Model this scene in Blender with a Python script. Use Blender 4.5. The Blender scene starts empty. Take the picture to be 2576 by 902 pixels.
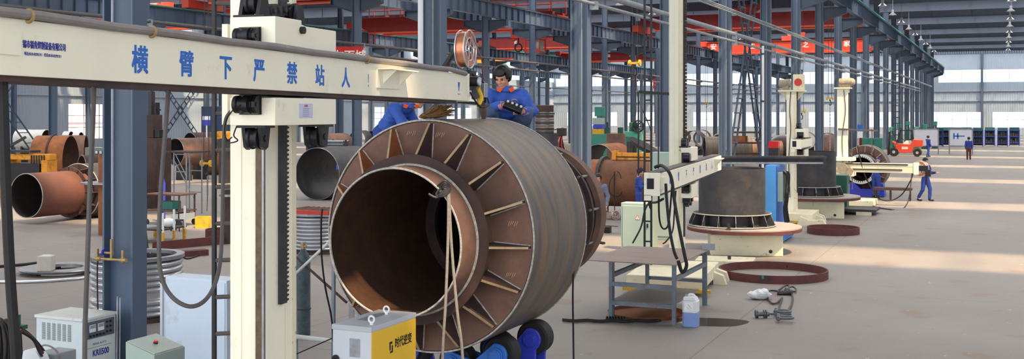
import bpy, bmesh, math, random
from mathutils import Vector, Matrix, noise
random.seed(7)
S = bpy.context.scene
COL = S.collection
PI = math.pi
# ---------------------------------------------------------------- camera geometry (image taken as 2576x902)
F = 2800.0; CX = 1288.0; HY = 285.0; H = 3.5
TH = math.atan2(2524 - CX, F); cs, sn = math.cos(TH), math.sin(TH)
V = Vector
def W(px, py, d):
    r = (px - CX) / F * d
    return V((r*cs - d*sn, r*sn + d*cs, H - (py - HY)/F*d))
def G(px, py):
    v = W(px, py, F*H/(py - HY)); v.z = 0; return v
def WX(px, py, X):                      # point of that sight line on the plane x = X
    return W(px, py, -X*F/(cs*(2524 - px)))
def at(px, d, z=0):
    v = W(px, HY, d); v.z = z; return v
# ---------------------------------------------------------------- colour + materials
def lin(c):
    c /= 255.0
    return c/12.92 if c <= 0.04045 else ((c+0.055)/1.055)**2.4
def rgb(*c):
    return (lin(c[0]), lin(c[1]), lin(c[2]), 1)
MATS = {}
def mat(name, col, rough=.6, metal=0., var=.15, scale=5., col2=None, amt=.5, scale2=3., bump=0., stretch=None, spec=.4, soft=.12):
    m = bpy.data.materials.new(name); m.use_nodes = True
    nt = m.node_tree; N = nt.nodes; L = nt.links
    b = N['Principled BSDF']
    b.inputs['Roughness'].default_value = rough
    b.inputs['Metallic'].default_value = metal
    b.inputs['Specular IOR Level'].default_value = spec
    tc = N.new('ShaderNodeTexCoord'); mp = N.new('ShaderNodeMapping')
    L.new(tc.outputs['Object'], mp.inputs['Vector'])
    if stretch: mp.inputs['Scale'].default_value = stretch
    nz = N.new('ShaderNodeTexNoise'); nz.inputs['Scale'].default_value = scale
    nz.inputs['Detail'].default_value = 6; nz.inputs['Roughness'].default_value = .62
    L.new(mp.outputs['Vector'], nz.inputs['Vector'])
    rp = N.new('ShaderNodeValToRGB')
    c = rgb(*col)
    rp.color_ramp.elements[0].position = .3; rp.color_ramp.elements[1].position = .72
    rp.color_ramp.elements[0].color = tuple(x*(1-var) for x in c[:3]) + (1,)
    rp.color_ramp.elements[1].color = tuple(min(1, x*(1+var)) for x in c[:3]) + (1,)
    L.new(nz.outputs['Fac'], rp.inputs['Fac'])
    out = rp.outputs['Color']
    if col2:
        n2 = N.new('ShaderNodeTexNoise'); n2.inputs['Scale'].default_value = scale2
        n2.inputs['Detail'].default_value = 8; n2.inputs['Roughness'].default_value = .7
        L.new(mp.outputs['Vector'], n2.inputs['Vector'])
        r2 = N.new('ShaderNodeValToRGB')
        t = 1 - amt
        r2.color_ramp.elements[0].position = max(0, .25 + .5*t - soft); r2.color_ramp.elements[1].position = min(1, .25 + .5*t + soft)
        L.new(n2.outputs['Fac'], r2.inputs['Fac'])
        mx = N.new('ShaderNodeMix'); mx.data_type = 'RGBA'
        L.new(r2.outputs['Color'], mx.inputs['Factor'])
        L.new(out, mx.inputs[6]); mx.inputs[7].default_value = rgb(*col2)
        out = mx.outputs[2]
    L.new(out, b.inputs['Base Color'])
    if bump:
        bp = N.new('ShaderNodeBump'); bp.inputs['Strength'].default_value = bump; bp.inputs['Distance'].default_value = .02
        L.new(nz.outputs['Fac'], bp.inputs['Height']); L.new(bp.outputs['Normal'], b.inputs['Normal'])
    MATS[name] = m
    return m
def emis(name, col, strength, transp=0.):
    m = bpy.data.materials.new(name); m.use_nodes = True
    nt = m.node_tree; nt.nodes.clear()
    o = nt.nodes.new('ShaderNodeOutputMaterial'); e = nt.nodes.new('ShaderNodeEmission')
    e.inputs['Color'].default_value = rgb(*col); e.inputs['Strength'].default_value = strength
    if transp:
        t = nt.nodes.new('ShaderNodeBsdfTransparent'); t.inputs['Color'].default_value = (transp, transp, transp, 1)
        a = nt.nodes.new('ShaderNodeAddShader')
        nt.links.new(e.outputs[0], a.inputs[0]); nt.links.new(t.outputs[0], a.inputs[1]); nt.links.new(a.outputs[0], o.inputs['Surface'])
    else:
        nt.links.new(e.outputs[0], o.inputs['Surface'])
    return m
def glass(name, tint=(235, 242, 248), gl=.08):
    m = bpy.data.materials.new(name); m.use_nodes = True
    nt = m.node_tree; nt.nodes.clear()
    o = nt.nodes.new('ShaderNodeOutputMaterial'); t = nt.nodes.new('ShaderNodeBsdfTransparent'); g = nt.nodes.new('ShaderNodeBsdfGlossy')
    t.inputs['Color'].default_value = rgb(*tint); g.inputs['Roughness'].default_value = .08
    x = nt.nodes.new('ShaderNodeMixShader'); x.inputs[0].default_value = gl
    nt.links.new(t.outputs[0], x.inputs[1]); nt.links.new(g.outputs[0], x.inputs[2]); nt.links.new(x.outputs[0], o.inputs['Surface'])
    return m

cream   = mat('cream_paint', (242, 237, 216), .42, var=.03, scale=2.5, col2=(200, 188, 156), amt=.07, scale2=4)
creamd  = mat('cream_paint_worn', (226, 219, 190), .5, var=.07, scale=3, col2=(96, 84, 62), amt=.2, scale2=7, soft=.05)
bluegrey= mat('blue_grey_steel', (80, 95, 116), .36, var=.08, scale=1.2, stretch=(1, 1, .3))
bluegrd = mat('blue_grey_steel_dark', (64, 77, 94), .5, var=.1, scale=1.)
roofm   = mat('roof_sheet', (206, 212, 224), .7, var=.08, scale=.6)
beamm   = mat('roof_beam_paint', (100, 112, 130), .6, var=.08, scale=.6)
wallm   = mat('wall_sheet', (154, 168, 184), .6, var=.05, scale=.5)
redp    = mat('crane_red', (142, 40, 40), .5, var=.12, scale=1.5)
redo    = mat('crane_orange_red', (192, 66, 48), .5, var=.08, scale=1.5)
black   = mat('black_machine', (34, 34, 38), .4, var=.25, scale=8, metal=.2)
rubber  = mat('black_rubber', (30, 30, 32), .65, var=.2, scale=9)
darkst  = mat('dark_steel', (62, 60, 62), .5, var=.25, scale=5, metal=.35)
steel   = mat('bare_steel', (150, 152, 156), .38, var=.2, scale=6, metal=.7)
bright  = mat('bright_metal', (214, 216, 222), .3, var=.1, scale=6, metal=.6)
weld    = mat('weld_bead', (176, 174, 168), .55, var=.4, scale=30, metal=.2, bump=.4)
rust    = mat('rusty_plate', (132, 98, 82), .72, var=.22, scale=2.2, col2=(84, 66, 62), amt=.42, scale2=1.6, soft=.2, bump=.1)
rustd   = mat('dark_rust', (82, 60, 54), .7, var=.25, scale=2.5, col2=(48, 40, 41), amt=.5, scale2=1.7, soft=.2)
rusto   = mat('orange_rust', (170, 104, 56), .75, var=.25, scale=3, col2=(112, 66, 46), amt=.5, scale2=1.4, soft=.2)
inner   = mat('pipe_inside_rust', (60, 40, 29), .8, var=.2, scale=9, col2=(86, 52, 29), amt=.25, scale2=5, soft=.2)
shellm  = mat('mill_scale_shell', (92, 90, 92), .5, var=.35, scale=1.6, col2=(140, 116, 82), amt=.4, scale2=1.1, metal=.2, stretch=(.7, 5, .7), soft=.16)
mscale  = mat('dark_mill_scale', (58, 58, 64), .55, var=.25, scale=3, col2=(84, 76, 72), amt=.3, scale2=2, metal=.25)
redox   = mat('red_oxide_primer', (104, 56, 54), .7, var=.2, scale=3, col2=(64, 44, 46), amt=.35, scale2=3)
bluep   = mat('blue_paint', (46, 108, 196), .4, var=.08, scale=3)
bluepd  = mat('violet_blue_paint', (56, 66, 182), .4, var=.08, scale=3)
skyblue = mat('sky_blue_paint', (88, 160, 226), .45, var=.07, scale=2)
paleblu = mat('pale_blue_cabinet_paint', (206, 220, 236), .5, var=.04, scale=2, col2=(176, 180, 178), amt=.15, scale2=3)
greygrn = mat('grey_green_cabinet_paint', (158, 176, 168), .5, var=.05, scale=2)
lgrey   = mat('light_grey_paint', (204, 210, 220), .5, var=.04, scale=2)
mgrey   = mat('mid_grey_paint', (150, 158, 162), .5, var=.05, scale=2)
offwh   = mat('off_white_paint', (214, 218, 212), .5, var=.05, scale=2, col2=(170, 158, 134), amt=.14, scale2=5)
yellow  = mat('yellow_paint', (236, 190, 50), .45, var=.05, scale=2)
yelloworn = mat('worn_yellow_paint', (214, 168, 44), .55, var=.12, scale=3, col2=(110, 84, 40), amt=.25, scale2=6)
orange  = mat('orange_paint', (226, 150, 40), .55, var=.12, scale=3, col2=(120, 76, 40), amt=.25, scale2=4)
greenp  = mat('teal_green_paint', (58, 132, 120), .5, var=.1, scale=2)
greend  = mat('dark_green_paint', (40, 92, 78), .5, var=.1, scale=2)
copper  = mat('copper_wire', (214, 140, 104), .32, var=.15, scale=4, metal=.75)
bluetxt = mat('blue_lettering', (40, 108, 196), .5, var=.03)
navytxt = mat('navy_lettering', (48, 56, 150), .5, var=.03)
whitetx = mat('white_lettering', (236, 232, 226), .5, var=.03)
blacktx = mat('black_lettering', (30, 28, 26), .5, var=.03)
redtx   = mat('red_marking', (200, 60, 50), .5, var=.03)
white   = mat('white_paint', (232, 236, 240), .4, var=.03)
redb    = mat('red_button', (214, 40, 40), .35, var=.03)
concrete= mat('concrete_block', (190, 184, 172), .8, var=.1, scale=10)
skinm   = mat('skin', (206, 150, 122), .5, var=.05, scale=12)
hairm   = mat('black_hair', (22, 20, 22), .5, var=.3, scale=40)
jacketm = mat('blue_work_jacket', (56, 92, 180), .75, var=.16, scale=9, bump=.3)
jacketn = mat('navy_work_clothes', (44, 70, 150), .75, var=.14, scale=9)
jacketg = mat('grey_blue_jacket', (104, 116, 140), .8, var=.2, scale=8)
denim   = mat('denim', (74, 90, 122), .8, var=.2, scale=10)
orangec = mat('orange_collar', (226, 84, 40), .7, var=.1)
plaid   = mat('pink_plaid_cuff', (186, 130, 150), .7, var=.2, scale=30)
strawm  = mat('straw', (150, 112, 70), .85, var=.25, scale=20)
plastic = mat('white_plastic', (222, 226, 230), .4, var=.05, scale=4)
liquid  = mat('blue_liquid', (126, 154, 206), .3, var=.05)
poly    = mat('clear_plastic_bag', (212, 214, 220), .25, var=.08, scale=12)
puddle  = mat('wet_patch', (74, 66, 58), .06, var=.1, scale=3, spec=.6)
ropem   = mat('grey_rope', (136, 130, 122), .8, var=.2, scale=40)
galv    = mat('galvanised_pipe', (140, 148, 156), .45, var=.15, scale=4, metal=.5)
brass   = mat('old_brass', (168, 144, 100), .45, var=.25, scale=14, metal=.5)
hosem   = mat('grey_hose', (84, 80, 80), .6, var=.15, scale=10)
glassm  = glass('window_glass')
tyre    = rubber
# ---------------------------------------------------------------- mesh builder
class B:
    def __init__(s): s.bm = bmesh.new()
    def add(s, vs, fs):
        vv = [s.bm.verts.new(v) for v in vs]
        for f in fs:
            try: s.bm.faces.new([vv[i] for i in f])
            except ValueError: pass
        return s
    def box(s, c, sz, rz=0., R=None):
        c = V(c); hx, hy, hz = sz[0]/2, sz[1]/2, sz[2]/2
        M = R if R is not None else Matrix.Rotation(rz, 3, 'Z')
        vs = [c + M @ V((x*hx, y*hy, z*hz)) for x in (-1, 1) for y in (-1, 1) for z in (-1, 1)]
        return s.add(vs, [(0,1,3,2),(4,6,7,5),(0,4,5,1),(2,3,7,6),(0,2,6,4),(1,5,7,3)])
    def bb(s, x0, x1, y0, y1, z0, z1):
        return s.box(((x0+x1)/2, (y0+y1)/2, (z0+z1)/2), (abs(x1-x0), abs(y1-y0), abs(z1-z0)))
    def bar(s, p, q, w, h=None, up=(0, 0, 1)):
        p, q = V(p), V(q); h = h or w
        d = (q-p); L = d.length; d.normalize()
        u = V(up)
        if abs(d.dot(u)) > .98: u = V((0, 1, 0))
        x = d.cross(u).normalized(); z = x.cross(d)
        R = Matrix((x, d, z)).transposed()
        return s.box((p+q)/2, (w, L, h), R=R)
    def ring(s, c, x, z, r, n):
        return [s.bm.verts.new(c + x*(r*math.cos(2*PI*i/n)) + z*(r*math.sin(2*PI*i/n))) for i in range(n)]
    def cyl(s, p, q, r, r2=None, n=16, cap=True):
        p, q = V(p), V(q); r2 = r if r2 is None else r2
        d = (q-p).normalized(); u = V((0, 0, 1)) if abs(d.z) < .95 else V((1, 0, 0))
        x = d.cross(u).normalized(); z = x.cross(d)
        a = s.ring(p, x, z, r, n); b = s.ring(q, x, z, r2, n)
        for i in range(n): s.bm.faces.new((a[i], a[(i+1) % n], b[(i+1) % n], b[i]))
        if cap: s.bm.faces.new(a[::-1]); s.bm.faces.new(b)
        return s
    def tube(s, pts, r, n=8, closed=False):
        pts = [V(p) for p in pts]; m = len(pts); prev = None; x = None
        for i, p in enumerate(pts):
            if closed: d = pts[(i+1) % m] - pts[i-1]
            else: d = pts[min(i+1, m-1)] - pts[max(i-1, 0)]
            d = d.normalized() if d.length > 1e-9 else V((0,0,1))
            if x is None:
                u = V((0, 0, 1)) if abs(d.z) < .9 else V((1, 0, 0)); x = d.cross(u).normalized()
            else:
                x = (x - d*x.dot(d)); x = x.normalized() if x.length > 1e-6 else d.orthogonal().normalized()
            z = x.cross(d)
            rr = r[i] if isinstance(r, (list, tuple)) else r
            c = s.ring(p, x, z, rr, n)
            if prev:
                for k in range(n): s.bm.faces.new((prev[k], prev[(k+1) % n], c[(k+1) % n], c[k]))
            else: first = c
            prev = c
        if closed:
            # match the nearest start offset
            best = min(range(n), key=lambda o: (prev[0].co - first[o].co).length)
            for k in range(n): s.bm.faces.new((prev[k], prev[(k+1) % n], first[(k+1+best) % n], first[(k+best) % n]))
        else:
            s.bm.faces.new(first[::-1]); s.bm.faces.new(prev)
        return s
    def lathe(s, prof, c=(0, 0, 0), axis='z', n=48, closed=False, a0=0., a1=2*PI):
        c = V(c); full = abs(a1-a0) > 2*PI - 1e-6; k = n if full else n+1
        rows = []
        for i in range(k):
            a = a0 + (a1-a0)*i/n; ca, sa = math.cos(a), math.sin(a); row = []
            for r, h in prof:
                v = V((r*ca, r*sa, h)) if axis == 'z' else (V((r*ca, h, r*sa)) if axis == 'y' else V((h, r*ca, r*sa)))
                row.append(s.bm.verts.new(c + v))
            rows.append(row)
        m = len(prof); lim = m if closed else m-1
        for i in range(n):
            A, Bq = rows[i], rows[(i+1) % k]
            for j in range(lim):
                try: s.bm.faces.new((A[j], Bq[j], Bq[(j+1) % m], A[(j+1) % m]))
                except ValueError: pass
        return s
    def prism(s, pts, plane, a, b):
        def mk(p, t):
            return V((p[0], p[1], t)) if plane == 'xy' else (V((p[0], t, p[1])) if plane == 'xz' else V((t, p[0], p[1])))
        n = len(pts)
        A = [s.bm.verts.new(mk(p, a)) for p in pts]; C = [s.bm.verts.new(mk(p, b)) for p in pts]
        for i in range(n): s.bm.faces.new((A[i], A[(i+1) % n], C[(i+1) % n], C[i]))
        s.bm.faces.new(A[::-1]); s.bm.faces.new(C)
        return s
    def poly3(s, pts, th):
        """thick plate from a 3D polygon"""
        pts = [V(p) for p in pts]; nrm = (pts[1]-pts[0]).cross(pts[2]-pts[0]).normalized()*(th/2); n = len(pts)
        A = [s.bm.verts.new(p-nrm) for p in pts]; C = [s.bm.verts.new(p+nrm) for p in pts]
        for i in range(n): s.bm.faces.new((A[i], A[(i+1) % n], C[(i+1) % n], C[i]))
        s.bm.faces.new(A[::-1]); s.bm.faces.new(C)
        return s
    def ball(s, c, r, n=14, R=None):
        c = V(c); r = (r, r, r) if not isinstance(r, (tuple, list)) else r
        m = max(6, n//2+1); rows = []
        top = None
        for i in range(1, m):
            t = PI*i/m
            rows.append([s.bm.verts.new(c + (R @ v if R is not None else v)) for v in
                         [V((r[0]*math.sin(t)*math.cos(2*PI*j/n), r[1]*math.sin(t)*math.sin(2*PI*j/n), r[2]*math.cos(t))) for j in range(n)]])
        e = V((0, 0, r[2])); e = R @ e if R is not None else e
        T, D = s.bm.verts.new(c+e), s.bm.verts.new(c-e)
        for j in range(n):
            s.bm.faces.new((T, rows[0][j], rows[0][(j+1) % n])); s.bm.faces.new((D, rows[-1][(j+1) % n], rows[-1][j]))
            for i in range(len(rows)-1):
                s.bm.faces.new((rows[i][j], rows[i+1][j], rows[i+1][(j+1) % n], rows[i][(j+1) % n]))
        return s
    def torus(s, c, R, r, axis='z', n=40, k=8):
        return s.lathe([(R + r*math.cos(2*PI*i/k), r*math.sin(2*PI*i/k)) for i in range(k)], c, axis, n, closed=True)
    def mesh(s, name):
        bmesh.ops.recalc_face_normals(s.bm, faces=s.bm.faces)
        me = bpy.data.meshes.new(name); s.bm.to_mesh(me); s.bm.free(); return me
    def to(s, name, m, parent=None, smooth=False, bevel=0., world=False, angle=35):
        me = s.mesh(name)
        if world and parent is not None: me.transform(MW(parent).inverted())
        return link(name, me, m, parent, smooth, bevel, angle)
def MW(o):
    M = Matrix.Translation(o.location) @ o.rotation_euler.to_matrix().to_4x4() @ Matrix.Diagonal(o.scale).to_4x4()
    return MW(o.parent) @ M if o.parent else M
def link(name, me, m, parent=None, smooth=False, bevel=0., angle=35):
    o = bpy.data.objects.new(name, me); COL.objects.link(o)
    me.materials.clear(); me.materials.append(m)
    if smooth:
        for p in me.polygons: p.use_smooth = True
        me.set_sharp_from_angle(angle=math.radians(angle))
    if bevel:
        md = o.modifiers.new('bevel', 'BEVEL'); md.width = bevel; md.segments = 2; md.limit_method = 'ANGLE'; md.angle_limit = math.radians(40)
    if parent is not None: o.parent = parent
    return o
def tag(o, label, cat, group=None):
    o['label'] = label; o['category'] = cat
    if group: o['group'] = group
    return o
def T(name, label, cat, loc=(0, 0, 0), rz=0., group=None):
    o = bpy.data.objects.new(name, None); COL.objects.link(o)
    o.empty_display_size = .2
    o.location = loc; o.rotation_euler = (0, 0, rz)
    return tag(o, label, cat, group)
def struct(o):
    o['kind'] = 'structure'; return o
KIDS = {}
def dup(root, loc, rz, label, group=None, scale=None):
    r = root.copy(); COL.objects.link(r); r.location = loc; r.rotation_euler = (0, 0, rz); r['label'] = label
    if group: r['group'] = group
    if scale: r.scale = (scale,)*3
    for ch in list(root.children):
        c = ch.copy(); COL.objects.link(c); c.parent = r
        for g in list(ch.children):
            d = g.copy(); COL.objects.link(d); d.parent = c
    return r
def solo(b, name, label, cat, m, loc=None, group=None, smooth=False, bevel=0.):
    """one-mesh thing; verts are given in world space, origin moved to loc"""
    me = b.mesh(name)
    loc = V(loc) if loc is not None else V((0, 0, 0))
    me.transform(Matrix.Translation(-loc))
    o = link(name, me, m, None, smooth, bevel); o.location = loc
    return tag(o, label, cat, group)
def text(body, name, m, parent, size, M, bold=0., extrude=.002, align='CENTER', squeeze=1.):
    """lettering as a mesh; M maps the text plane (x right, y up, z out) to the parent's space"""
    cu = bpy.data.curves.new('t', 'FONT'); cu.body = body; cu.size = size; cu.extrude = extrude; 
    cu.align_x = align; cu.align_y = 'CENTER'; cu.resolution_u = 3
    ob = bpy.data.objects.new('t', cu); COL.objects.link(ob)
    dg = bpy.context.evaluated_depsgraph_get(); dg.update()
    me = bpy.data.meshes.new_from_object(ob.evaluated_get(dg))
    bpy.data.objects.remove(ob); bpy.data.curves.remove(cu)
    if bold:
        bm = bmesh.new()
        for i, (dx, dy) in enumerate(((-1, -1), (1, -1), (-1, 1), (1, 1), (0, 0))):
            q = me.copy(); q.transform(Matrix.Translation((dx*bold, dy*bold, extrude*.12*i))); bm.from_mesh(q); bpy.data.meshes.remove(q)
        bm.to_mesh(me); bm.free()
    me.transform(M @ Matrix.Diagonal((squeeze, 1, 1, 1)))
    return link(name, me, m, parent)
def face(o, x, y):
    """matrix from origin, in-plane x and y axes"""
    x = V(x).normalized(); y = V(y).normalized(); z = x.cross(y)
    M = Matrix((x, y, z)).transposed().to_4x4(); M.translation = V(o); return M
def spline(pts, k=6):
    pts = [V(p) for p in pts]; out = []
    for i in range(len(pts)-1):
        p0 = pts[max(i-1, 0)]; p1 = pts[i]; p2 = pts[i+1]; p3 = pts[min(i+2, len(pts)-1)]
        for j in range(k):
            t = j/k
            out.append(.5*((2*p1) + (p2-p0)*t + (2*p0-5*p1+4*p2-p3)*t*t + (3*p1-p0-3*p2+p3)*t**3))
    out.append(pts[-1]); return out
ORD = ['first','second','third','fourth','fifth','sixth','seventh','eighth','ninth','tenth','eleventh','twelfth','thirteenth','fourteenth',
       'fifteenth','sixteenth','seventeenth','eighteenth','nineteenth','twentieth','twenty-first','twenty-second','twenty-third','twenty-fourth']
# ---------------------------------------------------------------- camera, world, view
cam = bpy.data.cameras.new('camera'); co = bpy.data.objects.new('camera', cam); COL.objects.link(co)
co.location = (0, 0, H); co.rotation_euler = (PI/2, 0, TH)
cam.sensor_fit = 'HORIZONTAL'; cam.sensor_width = 36; cam.lens = F/2576*36; cam.shift_y = -(451-HY)/2576; cam.clip_end = 1000
S.camera = co
S.view_settings.view_transform = 'Standard'; S.view_settings.look = 'None'; S.view_settings.gamma = 1; S.view_settings.use_curve_mapping = False
S.view_settings.exposure = 0.14
w = bpy.data.worlds.new('sky'); S.world = w; w.use_nodes = True
w.node_tree.nodes['Background'].inputs[0].default_value = (.92, .96, 1, 1)
w.node_tree.nodes['Background'].inputs[1].default_value = 2.2
# ================================================================ THE HALL
PITCH = 8.5; Y0 = 11.15; NF = 22
XA, XB, XC, XD, XE = -10.4, -33.2, -56.0, -78.8, 30.0
YE = Y0 + PITCH*NF; YS = -6.0
def fy(n): return Y0 + PITCH*n
# floor
def floor_mat():
    m = mat('concrete_floor', (139, 133, 129), .55, var=.09, scale=.35, col2=(122, 116, 111), amt=.42, scale2=.22, soft=.25, spec=.35)
    nt = m.node_tree; N = nt.nodes; L = nt.links; b = N['Principled BSDF']
    base = b.inputs['Base Color'].links[0].from_socket
    tc = N.new('ShaderNodeTexCoord'); sx = N.new('ShaderNodeSeparateXYZ'); L.new(tc.outputs['Object'], sx.inputs[0])
    prev = base
    # grey/rusty stains, with shapes of their own
    for sc, lo, hi, c in ((.9, .60, .68, (126, 98, 80)), (3.5, .66, .70, (112, 104, 98)), (6., .70, .73, (206, 202, 196))):
        nz = N.new('ShaderNodeTexNoise'); nz.inputs['Scale'].default_value = sc; nz.inputs['Detail'].default_value = 7
        L.new(tc.outputs['Object'], nz.inputs['Vector'])
        r = N.new('ShaderNodeValToRGB'); r.color_ramp.elements[0].position = lo; r.color_ramp.elements[1].position = hi
        r.color_ramp.elements[1].color = (.5, .5, .5, 1)
        L.new(nz.outputs['Fac'], r.inputs['Fac'])
        mx = N.new('ShaderNodeMix'); mx.data_type = 'RGBA'; L.new(r.outputs['Color'], mx.inputs['Factor']); L.new(prev, mx.inputs[6]); mx.inputs[7].default_value = rgb(*c)
        prev = mx.outputs[2]
    # slab joints
    def joint(axis, period, off):
        a = N.new('ShaderNodeMath'); a.operation = 'ADD'; a.inputs[1].default_value = off; L.new(sx.outputs[axis], a.inputs[0])
        p = N.new('ShaderNodeMath'); p.operation = 'PINGPONG'; p.inputs[1].default_value = period/2; L.new(a.outputs[0], p.inputs[0])
        l = N.new('ShaderNodeMath'); l.operation = 'LESS_THAN'; l.inputs[1].default_value = .012; L.new(p.outputs[0], l.inputs[0])
        return l.outputs[0]
    j1 = joint('X', 6.3, 4.1); j2 = joint('Y', 8.5, 3.0)
    mm = N.new('ShaderNodeMath'); mm.operation = 'MAXIMUM'; L.new(j1, mm.inputs[0]); L.new(j2, mm.inputs[1])
    sc = N.new('ShaderNodeMath'); sc.operation = 'MULTIPLY'; sc.inputs[1].default_value = .6; L.new(mm.outputs[0], sc.inputs[0])
    mx = N.new('ShaderNodeMix'); mx.data_type = 'RGBA'; L.new(sc.outputs[0], mx.inputs['Factor']); L.new(prev, mx.inputs[6]); mx.inputs[7].default_value = rgb(84, 78, 74)
    L.new(mx.outputs[2], b.inputs['Base Color'])
    return m
floorm = floor_mat()
struct(B().bb(XD-.4, XE+.4, YS, YE+.4, -.3, 0).to('floor', floorm))
# ribbed sheet walls with window bands
def sheet(bld, p, q, z0, z1, nrm, rib=.36, dep=.022):
    p, q, nrm = V(p), V(q), V(nrm); L = (q-p).length; d = (q-p)/L; n = max(1, int(L/rib)); st = L/n
    pr = []
    for i in range(n):
        for f, o in ((0, 0), (.58, 0), (.66, dep), (.92, dep)):
            pr.append(p + d*(st*(i+f)) + nrm*o)
    pr.append(q)
    a = [bld.bm.verts.new((v.x, v.y, z0)) for v in pr]; b = [bld.bm.verts.new((v.x, v.y, z1)) for v in pr]
    c = [bld.bm.verts.new((v.x-nrm.x*.12, v.y-nrm.y*.12, z0)) for v in (pr[0], pr[-1])]; e = [bld.bm.verts.new((v.x-nrm.x*.12, v.y-nrm.y*.12, z1)) for v in (pr[0], pr[-1])]
    for i in range(len(pr)-1): bld.bm.faces.new((a[i], a[i+1], b[i+1], b[i]))
    bld.bm.faces.new((c[0], c[1], e[1], e[0])); bld.bm.faces.new((a[0], c[0], e[0], b[0])); bld.bm.faces.new((a[-1], b[-1], e[1], c[1]))
ZR = 14.4
b = B()
for z0, z1 in ((0, 1.15), (3.75, 8.6), (10.7, ZR)): sheet(b, (XD, YE, 0), (XE, YE, 0), z0, z1, (0, -1, 0))
# solid piers between the lower windows
piers = []
x = XD
wins = [(-76, -66), (-64, -53), (-51.5, -44), (-42, -34.5), (-31, -24.5), (-21.5, -16.5), (-14.6, -3.2), (-1.6, 9.6)]
x = XD
for a0, a1 in wins:
    sheet(b, (x, YE, 0), (a0, YE, 0), 1.15, 3.75, (0, -1, 0)); x = a1
sheet(b, (x, YE, 0), (XE, YE, 0), 1.15, 3.75, (0, -1, 0))
for z in (5.6, 7.2):
    b.bb(XD, XE, YE-.16, YE-.06, z-.09, z+.09)
struct(b.to('wall_back', wallm))
wn = [0]
framem = mat('window_frame_paint', (176, 184, 194), .5, var=.05)
def window(axis, u0, u1, z0, z1, pos, nx, nz):
    """a glazed opening: frame with mullions and one pane sheet"""
    wn[0] += 1
    def pt(u, o, z): return (u, pos+o, z) if axis == 'x' else (pos-o, u, z)
    f = B(); t = .07
    def br(a, c):
        f.bar(a, c, t, t)
    br(pt(u0, 0, z0), pt(u1, 0, z0)); br(pt(u0, 0, z1), pt(u1, 0, z1))
    for i in range(nx+1):
        u = u0 + (u1-u0)*i/nx; br(pt(u, 0, z0), pt(u, 0, z1))
    for k in range(1, nz):
        z = z0 + (z1-z0)*k/nz; br(pt(u0, 0, z), pt(u1, 0, z))
    o = struct(f.to('window_%d' % wn[0], framem))
    a = pt(u0, -.005, z0); c = pt(u1, .005, z1)
    B().bb(a[0], c[0], a[1], c[1], z0, z1).to('pane', glassm, o)
    return o
for a0, a1 in wins: window('x', a0, a1, 1.15, 3.75, YE+.03, max(2, int((a1-a0)/1.9)), 2)
xs = [XD, XC, XB, XA, XE]
for i in range(4):
    window('x', xs[i]+.5, xs[i+1]-.5, 8.6, 10.7, YE+.03, 11, 1)
b = B()
for i in range(5):
    sheet(b, (xs[i]-.5 if i else XD, YE, 0), (min(xs[i]+.5, XE), YE, 0), 8.6, 10.7, (0, -1, 0))
struct(b.to('trim_1', wallm))
# left side wall, ribbed, with two windows low down
b = B()
lw = [(fy(7.78), fy(8.92)), (fy(11.15), fy(11.8)), (fy(12.2), fy(12.85)), (fy(14.2), fy(14.85)), (fy(16.2), fy(17.8)), (fy(19.2), fy(20.8))]
for z0, z1 in ((0, 1.1), (4.4, 9.4), (10.6, ZR)): sheet(b, (XD, YS, 0), (XD, YE, 0), z0, z1, (1, 0, 0))
y = YS
for a0, a1 in lw:
    sheet(b, (XD, y, 0), (XD, a0, 0), 1.1, 4.4, (1, 0, 0)); y = a1
sheet(b, (XD, y, 0), (XD, YE, 0), 1.1, 4.4, (1, 0, 0))
for z in (5.2, 7.0): b.bb(XD+.05, XD+.17, YS, YE, z-.09, z+.09)
struct(b.to('wall_left', wallm))
for a0, a1 in lw: window('y', a0, a1, 1.1, 4.4, XD-.03, 5 if a1-a0 > 8 else 3, 3 if a1-a0 > 8 else 4)
for i in range(6):
    window('y', YS+.2+(YE-YS-.4)*i/6, YS+.2+(YE-YS-.4)*(i+1)/6, 9.4, 10.6, XD-.03, 9, 1)
# right side wall: out of the picture, with tall glazing that lights the near bay
b = B()
sheet(b, (XE, YE, 0), (XE, YS, 0), 0, 2.0, (-1, 0, 0)); sheet(b, (XE, YE, 0), (XE, YS, 0), 11.5, ZR, (-1, 0, 0))
rw = [fy(1.4)+PITCH*4*i for i in range(6)]
yy_ = YS
for y in rw + [YE]:
    sheet(b, (XE, y, 0), (XE, yy_, 0), 2., 11.5, (-1, 0, 0)); yy_ = y+PITCH*1.25
struct(b.to('wall_right', wallm))
for y in rw:
    if y + PITCH*1.25 < YE: window('y', y, y+PITCH*1.25, 2., 11.5, XE+.03, 5, 5)
# roof: sheets between cross-wise translucent strips, one strip behind each rafter
SKW = 3.4
b = B()
edges = []
for n in range(1, NF+1, 2):
    y = fy(n)
    ys = y + 2.6; ye = min(ys + SKW, YE)
    edges.append((ys, ye))
prev = YS
for ys, ye in edges:
    if ys > YE: break
    if prev == YS:                      # first bay: unseen hole added to aim sun at the pipe mouth
        hx0, hx1, hy0, hy1 = -.2, 2.6, 5.15, 5.8
        b.bb(XD-.4, hx0, YS, ys, ZR, ZR+.12); b.bb(hx1, XE+.4, YS, ys, ZR, ZR+.12); b.bb(hx0, hx1, YS, hy0, ZR, ZR+.12); b.bb(hx0, hx1, hy1, ys, ZR, ZR+.12)
    else: b.bb(XD-.4, XE+.4, prev, ys, ZR, ZR+.12)
    prev = ye
b.bb(XD-.4, XE+.4, prev, YE+.4, ZR, ZR+.12)
struct(b.to('ceiling', roofm))
skym = emis('translucent_roof_sheet', (255, 251, 246), 4.0, .6)
for ys, ye in edges:
    if ys > YE-1: continue
    wn[0] += 1
    struct(B().bb(XD-.3, XE+.3, ys, ye, ZR+.03, ZR+.06).to('window_%d' % wn[0], skym))
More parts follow.
